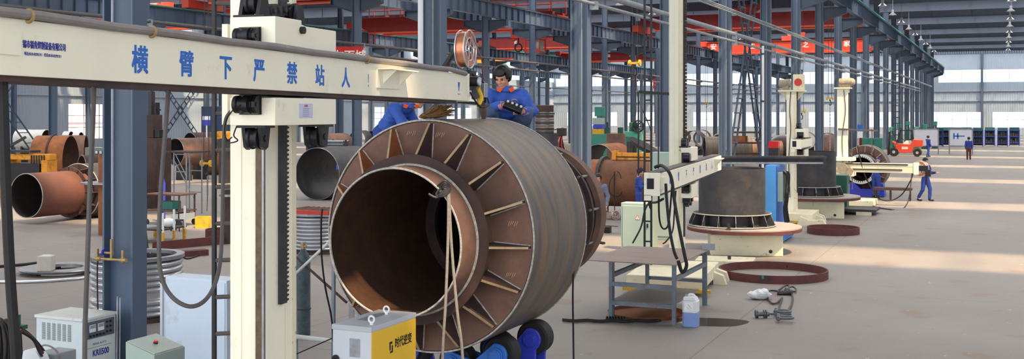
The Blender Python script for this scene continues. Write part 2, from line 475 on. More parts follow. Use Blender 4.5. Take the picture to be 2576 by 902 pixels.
wn[0] += 1; struct(B().bb(hx0, hx1, hy0, hy1, ZR+.03, ZR+.06).to('window_%d' % wn[0], skym))  # pane over the unseen hole added to let sun into the pipe
# rafters (I-beams)
tn = [1]
for n in range(-1, NF+1):
    y = fy(n); tn[0] += 1; b = B()
    b.bb(XD, XE, y-.02, y+.02, 13.3, ZR); b.bb(XD, XE, y-.14, y+.14, 13.28, 13.31)
    x = XD
    while x < XE:
        b.bb(x-.02, x+.02, y-.13, y+.13, 13.31, ZR); x += 3.8
    struct(b.to('trim_%d' % tn[0], beamm))
# purlin lines under the roof
b = B()
x = XD+1.9
while x < XE:
    b.bb(x-.05, x+.05, YS, YE, ZR-.16, ZR); x += 3.8
tn[0] += 1
struct(b.to('trim_%d' % tn[0], beamm))
# girts / wind posts on the end wall
for x in (-68, -45, -22, -3.2, 5):
    tn[0] += 1
    struct(B().bb(x-.18, x+.18, YE-.45, YE-.06, 0, 13.28).to('trim_%d' % tn[0], bluegrey))

# ---------------------------------------------------------------- columns
def hsec(bld, hx, by, tf, tw, z0, z1):
    bld.bb(-hx/2, -hx/2+tf, -by/2, by/2, z0, z1); bld.bb(hx/2-tf, hx/2, -by/2, by/2, z0, z1)
    bld.bb(-hx/2+tf, hx/2-tf, -tw/2, tw/2, z0, z1)
def corbel(bld, side, hx, L=1.4):
    x0 = side*hx/2; x1 = side*(hx/2+L)
    bld.prism([(x0, 9.2), (x1, 9.65), (x1, 10.02), (x0, 10.02)], 'xz', -.02, .02)
    bld.bb(min(x0, x1), max(x0, x1), -.16, .16, 10.0, 10.03)
    bld.prism([(x0, 9.17), (x1, 9.62), (x1, 9.65), (x0, 9.2)], 'xz', -.16, .16)
    bld.bb(x1-side*.03, x1, -.16, .16, 9.62, 10.02)
def make_column(label, sides, hx=.5, by=.26, group=None, top=13.28, conduit=False):
    t = T('steel_column', label, 'column', (0, 0, 0), 0, group)
    b = B(); hsec(b, hx, by, .03, .022, .025, top); b.to('shaft', bluegrey, t)
    B().bb(-hx/2-.12, hx/2+.12, -by/2-.12, by/2+.12, 0, .025).to('base_plate', bluegrd, t)
    for s in sides:
        b = B(); corbel(b, s, hx); b.to('bracket', bluegrd, t)
    if conduit:
        b = B(); b.tube([(.06, -by/2+.03, 2.0), (.06, -by/2+.03, 12.)], .018); b.to('conduit', galv, t, True)
    return t
rowname = {'A': 'row beside the main aisle', 'B': 'second row from the main aisle', 'C': 'third row from the main aisle', 'D': 'row along the left wall'}
colA = make_column('blue-grey steel column with valves on it, in front of the pale bellows', (1,), conduit=False)
colA.location = (XA, fy(0), 0)
protoA = make_column('blue-grey steel column behind the big flanged pipe, second in the row beside the main aisle', (1,), conduit=True)
protoA.location = (XA, fy(1), 0)
for n in range(2, NF):
    dup(protoA, (XA, fy(n), 0), 0, 'blue-grey steel column, %s from the camera in the %s' % (ORD[n], rowname['A']), 'columns beside the main aisle')
for row, X, sides, hx in (('B', XB, (-1, 1), .5), ('C', XC, (-1, 1), .5), ('D', XD+.55, (1,), .42)):
    p = None; k = 0
    for n in range(2 if row == 'B' else (4 if row == 'C' else 6), NF):
        lab = 'blue-grey steel column, %s shown in the %s' % (ORD[k], rowname[row]); k += 1
        if p is None:
            p = make_column(lab, sides, hx=hx, group='columns of the ' + rowname[row]); p.location = (X, fy(n), 0)
        else: dup(p, (X, fy(n), 0), 0, lab, 'columns of the ' + rowname[row])
# ---------------------------------------------------------------- crane runways
def runway(label, X, y0, y1, cond=False):
    t = T('crane_runway', label, 'crane runway', (X, y0, 0))
    L = y1-y0; b = B()
    b.bb(-.17, .17, 0, L, 10.97, 11.0); b.bb(-.17, .17, 0, L, 10.03, 10.06); b.bb(-.01, .01, 0, L, 10.06, 10.97)
    y = .5
    while y < L:
        b.bb(-.15, .15, y-.01, y+.01, 10.06, 10.97); y += 1.06
    b.to('girder', bluegrey, t)
    B().bb(-.05, .05, 0, L, 11.0, 11.1).to('rail', darkst, t)
    if cond:
        B().bb(.17, .24, 0, L, 11.02, 11.12).to('conductor_bar', greenp, t)
    return t
runway('blue-grey ribbed crane runway with teal conductor bar along the row beside the main aisle', XA+1.35, fy(3), YE-1, True)
runway('crane runway on the left side of the far columns of the main aisle row', XA-1.35, fy(12), YE-1)
runway('ribbed crane runway on the near side of the second column row', XB+1.35, fy(1), YE-1)
runway('ribbed crane runway on the far side of the second column row', XB-1.35, fy(1), YE-1)
runway('ribbed crane runway on the near side of the third column row', XC+1.35, fy(2), YE-1, True)
runway('ribbed crane runway on the far side of the third column row', XC-1.35, fy(2), YE-1)
runway('ribbed crane runway along the left wall columns', XD+1.85, fy(3), YE-1)
# far brackets for the left side runway of row A
# ---------------------------------------------------------------- overhead cranes
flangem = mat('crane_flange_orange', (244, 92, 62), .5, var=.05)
def crane(label, x0, x1, Y, zb, zt, m, letters=None, tsize=.9, rail=True, lamps=False, cab=False, face_m=None):
    t = T('bridge_crane', label, 'overhead crane', ((x0+x1)/2, Y, 11.1))
    L0 = x1-x0; L = L0-.7; zb -= 11.1; zt -= 11.1
    for s in (-1, 1):
        b = B(); h = zt-zb
        b.prism([(-L/2, zb+h*.55), (-L/2+1.6, zb), (L/2-1.6, zb), (L/2, zb+h*.55), (L/2, zt), (-L/2, zt)], 'xz', s*1.2-.28, s*1.2+.28)
        b.bb(-L/2, L/2, s*1.2-.4, s*1.2+.4, zt, zt+.03)
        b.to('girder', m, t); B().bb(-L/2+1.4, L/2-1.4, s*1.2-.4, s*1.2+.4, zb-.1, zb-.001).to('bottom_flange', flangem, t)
    for s in (-1, 1):
        b = B().bb(s*L0/2-.3, s*L0/2+.3, -2.0, 2.0, .12, .72)
        for yy in (-1.6, 1.6): b.cyl((s*L0/2-.12, yy, .2), (s*L0/2+.12, yy, .2), .2, n=14)
        b.to('end_carriage', redo, t)
    if rail:
        b = B()
        for s in (-1.75, 1.75):
            for z in (.55, 1.05): b.bar((-L/2, s, zt+z), (L/2, s, zt+z), .05)
            x = -L/2
            while x <= L/2+.01:
                b.bar((x, s, zt), (x, s, zt+1.05), .06); x += L/12
            b.bb(-L/2, L/2, min(s, s*.75), max(s, s*.75), zt-.02, zt+.03)
        b.to('handrail', redo, t)
    b = B().bb(-1.2, 1.0, -1.2, 1.2, zt+.05, zt+.55); b.cyl((-.6, -.6, zt+.6), (.6, -.6, zt+.6), .3); b.bb(.5, 1.2, -.2, .6, zt+.5, zt+1.)
    b.to('trolley', redo, t)
    if letters:
        n = len(letters)
        for i, ch in enumerate(letters):
            if ch == ' ': continue
            x = -L/2 + L*(i+.5)/n
            text(ch, 'lettering', whitetx, t, tsize, face((x, -1.2-.282, (zb+zt)/2+.08), (1, 0, 0), (0, 0, 1)), bold=.01)
    if cab:
        b = B(); x = L/2-1.9
        for xx in (x, x+1.3):
            for yy in (-2.9, -1.6): b.bar((xx, yy, zb-2.2), (xx, yy, zb), .1)
        for z in (zb-2.2, zb-1.15):
            b.bar((x, -2.9, z), (x+1.3, -2.9, z), .1); b.bar((x, -1.6, z), (x+1.3, -1.6, z), .1); b.bar((x, -2.9, z), (x, -1.6, z), .1); b.bar((x+1.3, -2.9, z), (x+1.3, -1.6, z), .1)
        b.bb(x, x+1.3, -2.93, -2.9, zb-2.2, zb-1.9); b.bb(x, x+1.3, -2.9, -1.6, zb-2.25, zb-2.2); b.bb(x-.05, x+1.35, -2.95, -1.55, zb-.1, zb)
        b.to('cabin', redo, t)
        B().bb(x+.3, x+1.25, -2.6, -1.9, zb-2.2, zb-1.2).to('cabin_panel', greygrn, t)
        b = B().bb(x-1.6, x-.5, -2.3, -1.7, zb-.95, zb-.2); b.cyl((x-1.5, -2, zb-1.1), (x-.6, -2, zb-.5), .16); b.to('hoist', redo, t)
        b = B(); b.torus((x-1.0, -2., zb-1.75), .32, .07, 'y', 20, 8); b.bar((x-1., -2, zb-1.4), (x-1, -2, zb-.9), .1); b.to('hook', black, t)
    return t
bc = (XC+1.35, XB-1.35); ab = (XB+1.35, XA-1.35); cd = (XD+1.85, XC-1.35)
c1 = crane('red bridge crane with railings behind the copper wire reel, operator cabin at its right end', bc[0], bc[1], 89, 10.85, 12.15, redp, cab=True)
b = B()
for xx in (-8.1, -7.5): b.bar((xx, -1.7, -1.5), (xx, -1.7, -.2), .06)
for k in range(4): b.bar((-8.1, -1.7, -1.45+k*.36), (-7.5, -1.7, -1.45+k*.36), .05)
b.to('ladder', redo, c1)
crane('dark red bridge crane spanning behind the second cream post, high above the turntables', ab[0], ab[1], 103, 11.35, 12.6, redp, rail=False)
crane('orange-red bridge crane with white slogan characters, farthest in the bay above the turntables', ab[0], ab[1], 129, 10.5, 11.7, redo, '安全 生命  之  家 庭', .75, rail=False)
crane('red bridge crane with faded white characters, seen just above the squatting worker', bc[0], bc[1], 117, 10.9, 12.0, redp, '  安 全 生 产 人 人', .42, rail=False)
crane('red bridge crane low behind the yellow hook block, farthest in its bay', bc[0], bc[1], 141, 10.5, 11.5, redp, '  质 量 第 一 人 大', .42, rail=False)
crane('red bridge crane cut off by the top edge above the cream carriage', bc[0], bc[1], 66.7, 11.55, 12.8, redp, rail=False)
crane('red bridge crane with white characters seen over the long cream boom at the left', cd[0], cd[1], 76, 10.9, 12.1, redo, ' 福 司 四 公 司 ', .6, rail=False)
# ---------------------------------------------------------------- service pipes along the columns
def piperun(label, name, X, z, y0, y1, r, m, cat='pipe', extra=()):
    b = B(); b.tube([(X, y0, z), (X, y1, z)], r, 10)
    for dx, dz, rr in extra: b.tube([(X+dx, y0, z+dz), (X+dx, y1, z+dz)], rr, 8)
    t = T(name, label, cat, (X, y0, z)); b.to('pipe', m, t, True, world=True)
    n = 0
    while fy(n) < y1:
        if fy(n) > y0:
            B().bb(X-.12, X+.1, fy(n)-.06, fy(n)+.06, z-r-.1, z+r+.02).to('clamp', galv, t, world=True)
        n += 1
piperun('bundle of grey conduits strung column to column above the turntables', 'conduit_run', XA+.36, 7.62, fy(2)-3, fy(20), .045, galv, 'conduit', ((.12, .02, .035), (.1, -.1, .03)))
piperun('thick pale pipe hung along the main aisle columns', 'air_pipe', XA+.38, 6.72, fy(1)-2, fy(17), .085, galv)
piperun('thin pale pipe running under the thick pipe along the main aisle columns', 'gas_pipe', XA+.38, 6.42, fy(1)-2, fy(17), .05, galv)
piperun('upper grey pipe along the second column row', 'water_pipe', XB+.4, 7.35, fy(1), fy(20), .07, hosem)
piperun('lower grey pipe along the second column row', 'water_pipe', XB+.4, 6.75, fy(1), fy(20), .06, hosem)
piperun('grey pipe along the third column row', 'water_pipe', XC+.4, 6.9, fy(2), fy(20), .06, hosem)
# ---------------------------------------------------------------- cross bracing (ladder-like X) between columns
def xbrace(label, X, y0, y1, z0, z1, gap=.55, m=bluegrd, steps=9, level=False):
    t = T('cross_brace', label, 'bracing', (X, (y0+y1)/2, z0))
    for k, (a, c) in enumerate((((y0, z0), (y1, z1)), ((y1, z0), (y0, z1)))):
        b = B(); xo = .22*(1 if k else -1)
        d = V((0, c[0]-a[0], c[1]-a[1])); L = d.length; d.normalize(); nrm = V((0, 1, 0)) if level else V((0, -d.z, d.y))
        p = V((X+xo*(1 if level else 0), a[0], a[1])); 
        for s in (-.5, .5): b.bar(p+nrm*gap*s, p+nrm*gap*s+d*L, .07, .07)
        for i in range(steps):
            q = p + d*(L*(i+.5)/steps)
            b.bar(q-nrm*gap/2, q+nrm*gap/2, .05, .16, up=(1, 0, 0))
        b.to('diagonal', m, t, world=True)
xbrace('tall ladder-like cross brace between main aisle columns, left of the third cream manipulator', XA, fy(4)+1.1, fy(5)-1.1, .0, 9.6, .95, bluegrd, 15, True)
xbrace('slender ladder-like cross brace against the pale left wall, seen beneath the long cream boom', XD+.55, fy(9)+.5, fy(10)-.5, 0.02, 7.6, .5, bluegrd, 14)
xbrace('leaning ladder-like brace at the far left edge, between second-row columns', XC, fy(4)+.6, fy(5)-.6, 0.02, 8.5, .8, bluegrd, 13, True)
# ---------------------------------------------------------------- high bay lamps
lampm = mat('lamp_shade_metal', (196, 200, 204), .35, var=.05, metal=.5)
def make_lamp(label):
    t = T('pendant_lamp', label, 'lamp', (0, 0, 0))
    B().tube([(0, 0, .42), (0, 0, 1.75)], .02, 6).to('stem', galv, t)
    B().cyl((0, 0, .2), (0, 0, .45), .1, n=12).to('ballast', mgrey, t)
    B().lathe([(.08, .22), (.16, .16), (.3, .02), (.34, 0), (.33, 0), (.28, .01), (.14, .13), (.06, .19)], n=24).to('lamp_shade', lampm, t, True)
    B().ball((0, 0, .06), (.07, .07, .1), 10).to('bulb', white, t, True)
    return t
pl = None
for k, (X, z0) in enumerate(((XA+2.1, 11.55), (.55, 11.55), (XB+7, 11.55))):
    nm = ['row close to the aisle columns', 'row over the middle of the main aisle', 'row over the turntable bay'][k]
    i = -1
    for n in range(8, 18):
        if k == 2 and (abs(fy(n)-103) < 3 or abs(fy(n)-129) < 3): continue
        i += 1
        lab = 'metal high-bay pendant lamp, %s of the %s' % (ORD[i], nm)
        if pl is None: pl = make_lamp(lab); pl.location = (X, fy(n), z0); pl['group'] = 'pendant lamps'
        else: dup(pl, (X, fy(n), z0), 0, lab, 'pendant lamps')
# pink building outside the left window
pinkm = mat('pink_render', (250, 206, 194), .8, var=.04)
ob = T('outside_building', 'pale pink building outside the left wall window', 'building', (XD-14, fy(9), 0))
B().bb(-4, 4, -26, 20, 0, 9).to('wall', pinkm, ob)
B().bb(4, 4.15, -26, 20, 2.6, 3.1).to('white_band', white, ob)
B().bb(-4.3, 4.3, -26.3, 20.3, 9, 9.3).to('roof', mgrey, ob)

# pale downpipes and a far ladder
for px, d, z1, lab in ((1058, 21.9, 12., 'pale downpipe on the left edge of the second aisle column, above the long boom'), (1919, 49.5, 6.5, 'pale downpipe left of the aisle column behind the third manipulator')):
    q = at(px, d); t = T('downpipe', lab, 'pipe', q); B().cyl((0, 0, 0), (0, 0, z1), .055, n=14).to('pipe', white, t, True)
    for z in (1.5, 4.0, z1-.4): B().cyl((0, 0, z), (0, 0, z+.08), .075, n=14).to('collar', bluegrd, t, True)
q = at(2255, 99); t = T('ladder', 'dark upright ladder fixed by a distant aisle column above the forklift', 'ladder', q)
for x in (-.28, .28): B().bb(x-.04, x+.04, -.03, .03, 0, 9.4).to('stile', bluegrd, t)
for k in range(17): B().bb(-.28, .28, -.03, .03, .5+.52*k, .58+.52*k).to('rung', bluegrd, t)
# ================================================================ NEAR MANIPULATOR (cream column and boom)
S0 = V((-2.53, 5.5)); SD = V((.3007, .9537)); WD = V((-.9537, .3007))
def cw(r, d, z): return V((r*cs - d*sn, r*sn + d*cs, z))
def Lw(s_, w_, z):
    p = S0 + SD*s_ + WD*w_; return cw(p.x, p.y, z)
def s_of(px):
    u = (px-CX)/F; return (2.53 + 5.5*u)/(.3007 - .9537*u)
base = Lw(3.46, .53, 0)
yd = Lw(4.46, .53, 0) - base
RZ1 = math.atan2(-yd.x, yd.y)
mp = T('welding_manipulator', 'large cream column-and-boom welding manipulator in the foreground with blue warning characters', 'welding manipulator', base, RZ1)
def zt(y): return 3.977 - .0084*(y+3.46)
def boompt(y, f): return zt(y) - .287*f
def sbox(x0, x1, y0, y1, f0, f1, bl):
    vs = [(x, y, boompt(y, f)) for x in (x0, x1) for y in (y0, y1) for f in (f1, f0)]
    bl.add(vs, [(0,1,3,2),(4,6,7,5),(0,4,5,1),(2,3,7,6),(0,2,6,4),(1,5,7,3)])
YB0, YB1 = -5.0, 3.36
b = B(); sbox(.235, .535, YB0, YB1, 0, 1, b); boom = b.to('boom', cream, mp, bevel=.004)
b = B(); sbox(.25, .52, YB0, YB1-.32, 1.0, 1.11, b); b.to('boom_rail', rustd, mp)
b = B(); sbox(.28, .5, YB0, YB1-.5, -.045, 0, b); b.to('top_rail', darkst, mp)
b = B(); b.tube([(.548, y, boompt(y, -.07)+(.008 if i % 2 else 0)) for i, y in enumerate([YB0+.6*k for k in range(14)])] + [(.545, YB1-.1, boompt(YB1, -.02))], .026, 10)
ch = b.to('boom_conduit', mat('conduit_grey', (134, 128, 126), .6, var=.15, scale=6), mp, True)
for px in (65, 375, 918):
    y = s_of(px)-3.46; B().torus((.548, y, boompt(y, -.07)), .03, .01, 'y', 16, 6).to('conduit_clip', brass, mp)
# end plate and bracket on the boom
b = B(); sbox(.225, .545, YB1, YB1+.02, -.03, 1.02, b); b.to('end_plate', cream, mp)
y0, y1 = s_of(945)-3.46, s_of(1003)-3.46
b = B(); sbox(.535, .55, y0, y1, .18, .75, b)
for y in (y0+.12, y1-.02): b.add([(.55, y-.006, boompt(y, .2)), (.55, y-.006, boompt(y, .62)), (.68, y-.006, boompt(y, .2)), (.55, y+.006, boompt(y, .2)), (.55, y+.006, boompt(y, .62)), (.68, y+.006, boompt(y, .2))], [(0,1,2),(3,5,4),(0,3,4,1),(1,4,5,2),(0,2,5,3)])
sbox(.55, .68, y0, y1+.12, .15, .19, b); b.to('bracket', cream, mp)
b = B(); sbox(.535, .545, -3.46-.4, -3.46+.13, .2, .64, b); b.to('cover_plate', cream, mp)
# lettering
def on_boom(px, f, dx=.537): y = s_of(px)-3.46; return face((dx, y, boompt(y, f)), (0, 1, -.0084), (0, 0, 1))
for chh, px in zip('横臂下严禁站人', (350, 467, 566, 650, 733, 803, 868)):
    text(chh, 'lettering', bluetxt, mp, .172, on_boom(px, .57), bold=.0035, squeeze=.92, extrude=.001)
text('!', 'lettering', bluetxt, mp, .16, on_boom(925, .57), bold=.0, squeeze=.5, extrude=.001)
text('锡市福肯焊割设备有限公司', 'lettering', navytxt, mp, .043, on_boom(110, .44), bold=.0008, squeeze=.62, extrude=.0008)
text('电话:0510-83291711   传真:0510-83291211', 'lettering', navytxt, mp, .021, on_boom(106, .60), squeeze=.73, extrude=.0008)
y = s_of(1153)-3.46; zc = boompt(y, .5)
b = B(); b.prism([(y-.03, zc+.05), (y-.012, zc+.05), (y-.004, zc-.01), (y+.0, zc-.05), (y-.012, zc-.02)], 'yz', .536, .5375); b.prism([(y+.03, zc+.05), (y+.012, zc+.05), (y+.004, zc-.01), (y+.0, zc-.05), (y+.012, zc-.02)], 'yz', .536, .5375)
b.prism([(y-.006, zc+.05), (y+.006, zc+.05), (y+.003, zc-.0), (y-.003, zc-.0)], 'yz', .536, .5375)
for i in range(3): b.cyl((.536, y-.025+.025*i, zc-.075), (.5375, y-.025+.025*i, zc-.075), .006, n=8)
b.to('emblem', bluetxt, mp)
# post
b = B().bb(-.15, .15, -.24, .25, .35, 6.3); b.to('post', cream, mp, bevel=.006)
B().bb(-.158, -.06, -.246, -.24, .35, 6.3).to('post_strip', cream, mp)
for xx in (.085,): 
    B().bb(.075, .15, -.262, -.24, .35, 6.3).to('guide_rail', mat('rail_edge', (98, 84, 68), .5, var=.35, scale=14, metal=.4), mp)
    B().bb(.135, .152, -.27, -.255, .35, 6.3).to('guide_rail', steel, mp)
n = 116; pts = [(-.045, 6.2), (-.045, 1.98)]
for i in range(n):
    z = 1.98 + (6.2-1.98)*i/n; pts += [(.055, z), (.055, z+.012), (.085, z+.018), (.085, z+.03)]
b = B().prism(pts, 'yz', .15, .178); b.to('rack', darkst, mp)
B().bb(.15, .154, .18, .25, .4, 6.3).to('post_strip', creamd, mp)
B().bb(.15, .153, .06, .07, .4, 1.95).to('seam', creamd, mp)
# carriage
b = B(); zb0, zb1 = 3.985, 4.206
b.prism([(-.76, zb0), (.22, zb0-.01), (.22, 4.165), (-.28, 4.165), (-.36, 4.175), (-.36, zb1), (-.76, zb1)], 'yz', .155, .53)
b.to('carriage_block', cream, mp, bevel=.005)
b = B().bb(.155, .53, -.76, .22, 3.412, 3.615); b.to('carriage_block', cream, mp, bevel=.005)
b = B().bb(.155, .235, -.7, .22, 3.61, 3.99); b.to('carriage_plate', cream, mp)
B().bb(-.2, -.15, -.3, .22, 3.412, 4.2).to('carriage_plate', cream, mp)
b = B().cyl((.5, -.37, 4.13), (.56, -.37, 4.13), .028, n=14); b.to('pin', black, mp, True)
B().bb(.53, .532, s_of(752)-3.46, s_of(786)-3.46, 3.465, 3.575).to('rating_plate', mat('plate_face', (196, 200, 220), .3, var=.05), mp)
yc = (s_of(752)+s_of(786))/2-3.46
text('合格证', 'lettering', redtx, mp, .02, face((.533, yc, 3.557), (0, 1, 0), (0, 0, 1)), extrude=.0005)
b = B()
for k in range(5): b.bb(.532, .5328, yc-.05, yc+.05, 3.535-.014*k, 3.5375-.014*k)
b.to('plate_lines', navytxt, mp)
# grooved rollers with side cheeks
def roller(x, y, z, r, wd, name='guide_roller', plate=True, up=1):
    b = B(); b.lathe([(.02, -wd/2), (r, -wd/2), (r, -wd*.28), (r*.8, -wd*.2), (r*.8, wd*.05), (r, wd*.12), (r, wd/2), (.02, wd/2)], (x, y, z), 'x', 24)
    o = b.to(name, black, mp, True)
    k = B()
    if plate: k.bb(x-wd*.55, x+wd*.95, y+r*.8, y+r*.95, z-r*1.15, z+r*1.15)
    for xx in (x+wd*.55, x+wd*.8):
        k.prism([(y+r*.9, z-r*1.1), (y+r*.9, z+r*1.1), (y, z+r*.95), (y-r*.55, z+r*.3), (y-r*.55, z-r*.3), (y, z-r*.95)], 'yz', xx-.012, xx+.012)
    k.cyl((x-wd*.6, y, z), (x+wd*.95, y, z), r*.25, n=10); k.to('roller_bracket', black, mp)
roller(.31, -.83, 4.062, .058, .12); roller(.31, -.83, 3.565, .065, .12)
def hanger(x, y, z, r, wd):
    b = B(); b.lathe([(.02, -wd/2), (r, -wd/2), (r, -wd*.25), (r*.82, -wd*.15), (r*.82, wd*.15), (r, wd*.25), (r, wd/2), (.02, wd/2)], (x, y, z), 'x', 24); b.to('guide_roller', black, mp, True)
    k = B(); k.bb(x-wd*1.3, x+wd*1.3, y-r*.9, y+r*.9, z+r*.95, z+r*1.18)
    for s in (-1, 1): k.prism([(y-r*.85, z+r*1.), (y+r*.85, z+r*1.), (y+r*.5, z-r*.8), (y, z-r*1.05), (y-r*.5, z-r*.8)], 'yz', x+s*wd*.75-.014, x+s*wd*.75+.014)
    k.cyl((x-wd, y, z), (x+wd, y, z), r*.3, n=10); k.to('roller_bracket', black, mp)
hanger(.29, -.62, 3.315, .082, .09); hanger(.4, .12, 3.315, .082, .09)
def stander(x, y, z, r, wd):
    b = B(); b.lathe([(.02, -wd/2), (r, -wd/2), (r, -wd*.25), (r*.82, -wd*.15), (r*.82, wd*.15), (r, wd*.25), (r, wd/2), (.02, wd/2)], (x, y, z), 'x', 24); b.to('guide_roller', black, mp, True)
    k = B(); k.bb(x-wd*1.5, x+wd*1.5, y-r*1., y+r*1., z-r*1.25, z-r*1.05)
    for s in (-1, 1): k.prism([(y-r*.95, z-r*1.05), (y+r*.95, z-r*1.05), (y+r*.45, z+r*.8), (y-r*.45, z+r*.8)], 'yz', x+s*wd*.85-.015, x+s*wd*.85+.015)
    k.cyl((x-wd, y, z), (x+wd, y, z), r*.3, n=10); k.to('roller_bracket', black, mp)
stander(.3, -.66, 4.312, .085, .085); stander(.36, -.2, 4.27, .085, .07)
# chain block above the carriage
b = B()
for i in range(4):
    y = -.5+.08*i
    for xx in (.28, .36): b.prism([(y-.05, 4.27+.01*i), (y-.02, 4.31+.01*i), (y+.08, 4.31+.01*i), (y+.11, 4.27+.01*i), (y+.08, 4.23+.01*i), (y-.02, 4.23+.01*i)], 'yz', xx-.01, xx+.01)
    b.cyl((.26, y, 4.27+.01*i), (.39, y, 4.27+.01*i), .02, n=10)
b.bb(.29, .35, -.44, -.3, 4.206, 4.33); b.to('chain', darkst, mp)
# side ladder
b = B().bb(-.475, -.445, -.015, .015, .35, 6.3); lad = b.to('ladder_rail', black, mp)
for k in range(20):
    z = .5+.3*k
    B().cyl((-.46, 0, z), (-.15, .2, z), .018, n=8).to('rung', hosem, mp)
# base carriage on the floor
B().bb(-.7, .7, -.9, .9, .12, .35).to('base_frame', cream, mp, bevel=.01)
for sx in (-.5, .5):
    for sy in (-.7, .7): B().cyl((sx-.05, sy, .12), (sx+.05, sy, .12), .12, n=18).to('wheel', darkst, mp)
# welding head on the boom tip
zc = boompt(YB1, .5)
b = B(); b.bb(.3, .5, YB1+.02, YB1+.28, zc-.02, zc+.12); b.bb(.28, .48, YB1+.05, YB1+.2, zc-.14, zc-.02); b.bb(.36, .5, YB1+.2, YB1+.38, zc+.03, zc+.2)
b.to('drive_unit', black, mp, bevel=.01)
b = B(); b.cyl((.42, YB1+.1, zc+.07), (.62, YB1+.1, zc+.07), .055, n=18); b.to('motor', black, mp, True)
b = B(); b.cyl((.62, YB1+.1, zc+.07), (.64, YB1+.1, zc+.07), .045, n=18); b.to('motor_cap', bright, mp, True)
b = B(); b.bb(.45, .56, YB1+.34, YB1+.5, zc-.12, zc+.08); b.bb(.56, .6, YB1+.36, YB1+.48, zc-.1, zc+.06); b.cyl((.5, YB1+.42, zc+.08), (.5, YB1+.42, zc+.15), .02); b.to('slide', steel, mp, bevel=.006)
b = B(); b.bar((.42, YB1+.02, zc-.15), (.5, YB1+.62, zc-.17), .03); b.bar((.48, YB1+.5, zc-.2), (.48, YB1+.5, zc), .03); b.to('arm', black, mp)
b = B(); b.cyl((.5, YB1+.55, zc-.12), (.5, YB1+.6, zc-.24), .05, .045, n=14); b.cyl((.5, YB1+.6, zc-.24), (.5, YB1+.63, zc-.36), .045, .02, n=14); b.to('torch', mat('torch_metal', (120, 104, 92), .45, var=.2, metal=.5), mp, True)
b = B(); b.tube(spline([(.58, YB1+.2, zc+.0), (.6, YB1+.26, zc-.1), (.58, YB1+.22, zc-.18), (.56, YB1+.3, zc-.12)]), .022); b.to('hose', yellow, mp, True)
b = B(); b.tube(spline([(.55, YB1+.03, zc-.05), (.6, YB1+.2, zc-.2), (.6, YB1+.5, zc-.18), (.55, YB1+.6, zc-.1)]), .01); b.tube(spline([(.5, YB1+.25, zc+.15), (.58, YB1+.4, zc+.05), (.56, YB1+.5, zc-.15)]), .012); b.to('cable', rubber, mp, True)
# reel stand
rc = W(1171, 124, 12.15)
ax = cw(.95, -.31, 0) - cw(0, 0, 0); ax.normalize()
lrc = MW(mp).inverted() @ rc
b = B(); b.bar((lrc.x-.12, YB1-.3, boompt(YB1, -.05)), (lrc.x-.12, lrc.y, lrc.z), .04); b.bar((lrc.x-.13, lrc.y, lrc.z), (lrc.x+.02, lrc.y, lrc.z), .03); b.to('reel_arm', black, mp)
# wire reel: a thing of its own carried on the arm
rl = T('wire_reel', 'copper welding wire reel standing above the tip of the cream boom', 'wire reel', rc, math.atan2(ax.y, ax.x))
def reel_parts(t, R=.205, w=.1, wire=copper):
    b = B().lathe([(R*.62, -w/2), (R*.93, -w/2), (R*.95, 0), (R*.93, w/2), (R*.62, w/2)], (0, 0, 0), 'x', 40, closed=True); b.to('wire', wire, t, True)
    for s in (-1, 1):
        b = B(); b.torus((s*w/2, 0, 0), R, .008, 'x', 40, 6); b.torus((s*w/2, 0, 0), R*.6, .008, 'x', 30, 6); b.torus((s*w/2, 0, 0), R*.18, .012, 'x', 20, 6)
        for k in range(6):
            a = k*PI/3+.2; b.bar((s*w/2, R*.15*math.cos(a), R*.15*math.sin(a)), (s*w/2, R*math.cos(a), R*math.sin(a)), .012)
        b.to('rim', bright, t, True)
    B().cyl((-w*.6, 0, 0), (w*.6, 0, 0), R*.16, n=14).to('hub', black, t, True)
reel_parts(rl)
b = B(); b.tube(spline([rc + ax*.06 + V((0, 0, .19)), W(1205, 130, 12.3), W(1214, 165, 12.4), W(1217, 196, 12.45)]), .006, 6)
o = b.to('wire_tail', copper, rl, True, world=True)
# ---------------------------------------------------------------- hanging hoses and cables near the boom
def cable(label, name, pts, r, m=rubber, cat='cable', k=6, n=8, group=None):
    p0 = V(pts[-1]); b = B().tube(spline(pts, k), r, n); return solo(b, name, label, cat, m, p0, group, True)
cable('thick black hose hanging down the far left edge of the picture', 'hose', [W(2, 118, 5.6), W(6, 200, 5.6), W(14, 450, 5.6), W(26, 700, 5.65), W(40, 900, 5.7), W(48, 1100, 5.8), W(60, 1420, 5.9)], .026, rubber, 'hose')
cable('grey hose hanging in front of the off-white welding power source', 'hose', [W(236, 205, 6.3), W(234, 300, 6.3), W(226, 480, 6.35), W(219, 680, 6.35), W(214, 830, 6.4), W(212, 1000, 6.4), W(206, 1500, 6.5)], .0135, hosem, 'hose')
cable('dark grey hose looping down in front of the pale blue cabinet', 'hose', [W(424, 222, 7.0), W(416, 330, 7.0), W(405, 470, 7.0), W(400, 600, 7.0), W(405, 690, 7.0), W(432, 745, 7.0), W(478, 770, 7.0), W(520, 750, 7.1), W(548, 690, 7.4), W(558, 600, 7.8), W(561, 450, 8.2), W(563, 350, 8.4), W(568, 300, 8.5), W(582, 278, 8.55)], .014, hosem, 'hose')
cable('thin black cable curling from the carriage roller to the ladder', 'cable', [W(604, 264, 8.0), W(585, 278, 8.1), W(570, 300, 8.3), W(565, 330, 8.4), W(572, 352, 8.4), W(583, 345, 8.3)], .005)
cable('thin black cable dropping from the cream carriage beside the post', 'cable', [W(596, 316, 8.0), W(588, 340, 8.0), W(598, 352, 8.0), W(590, 357, 8.05), W(574, 360, 8.2)], .005)
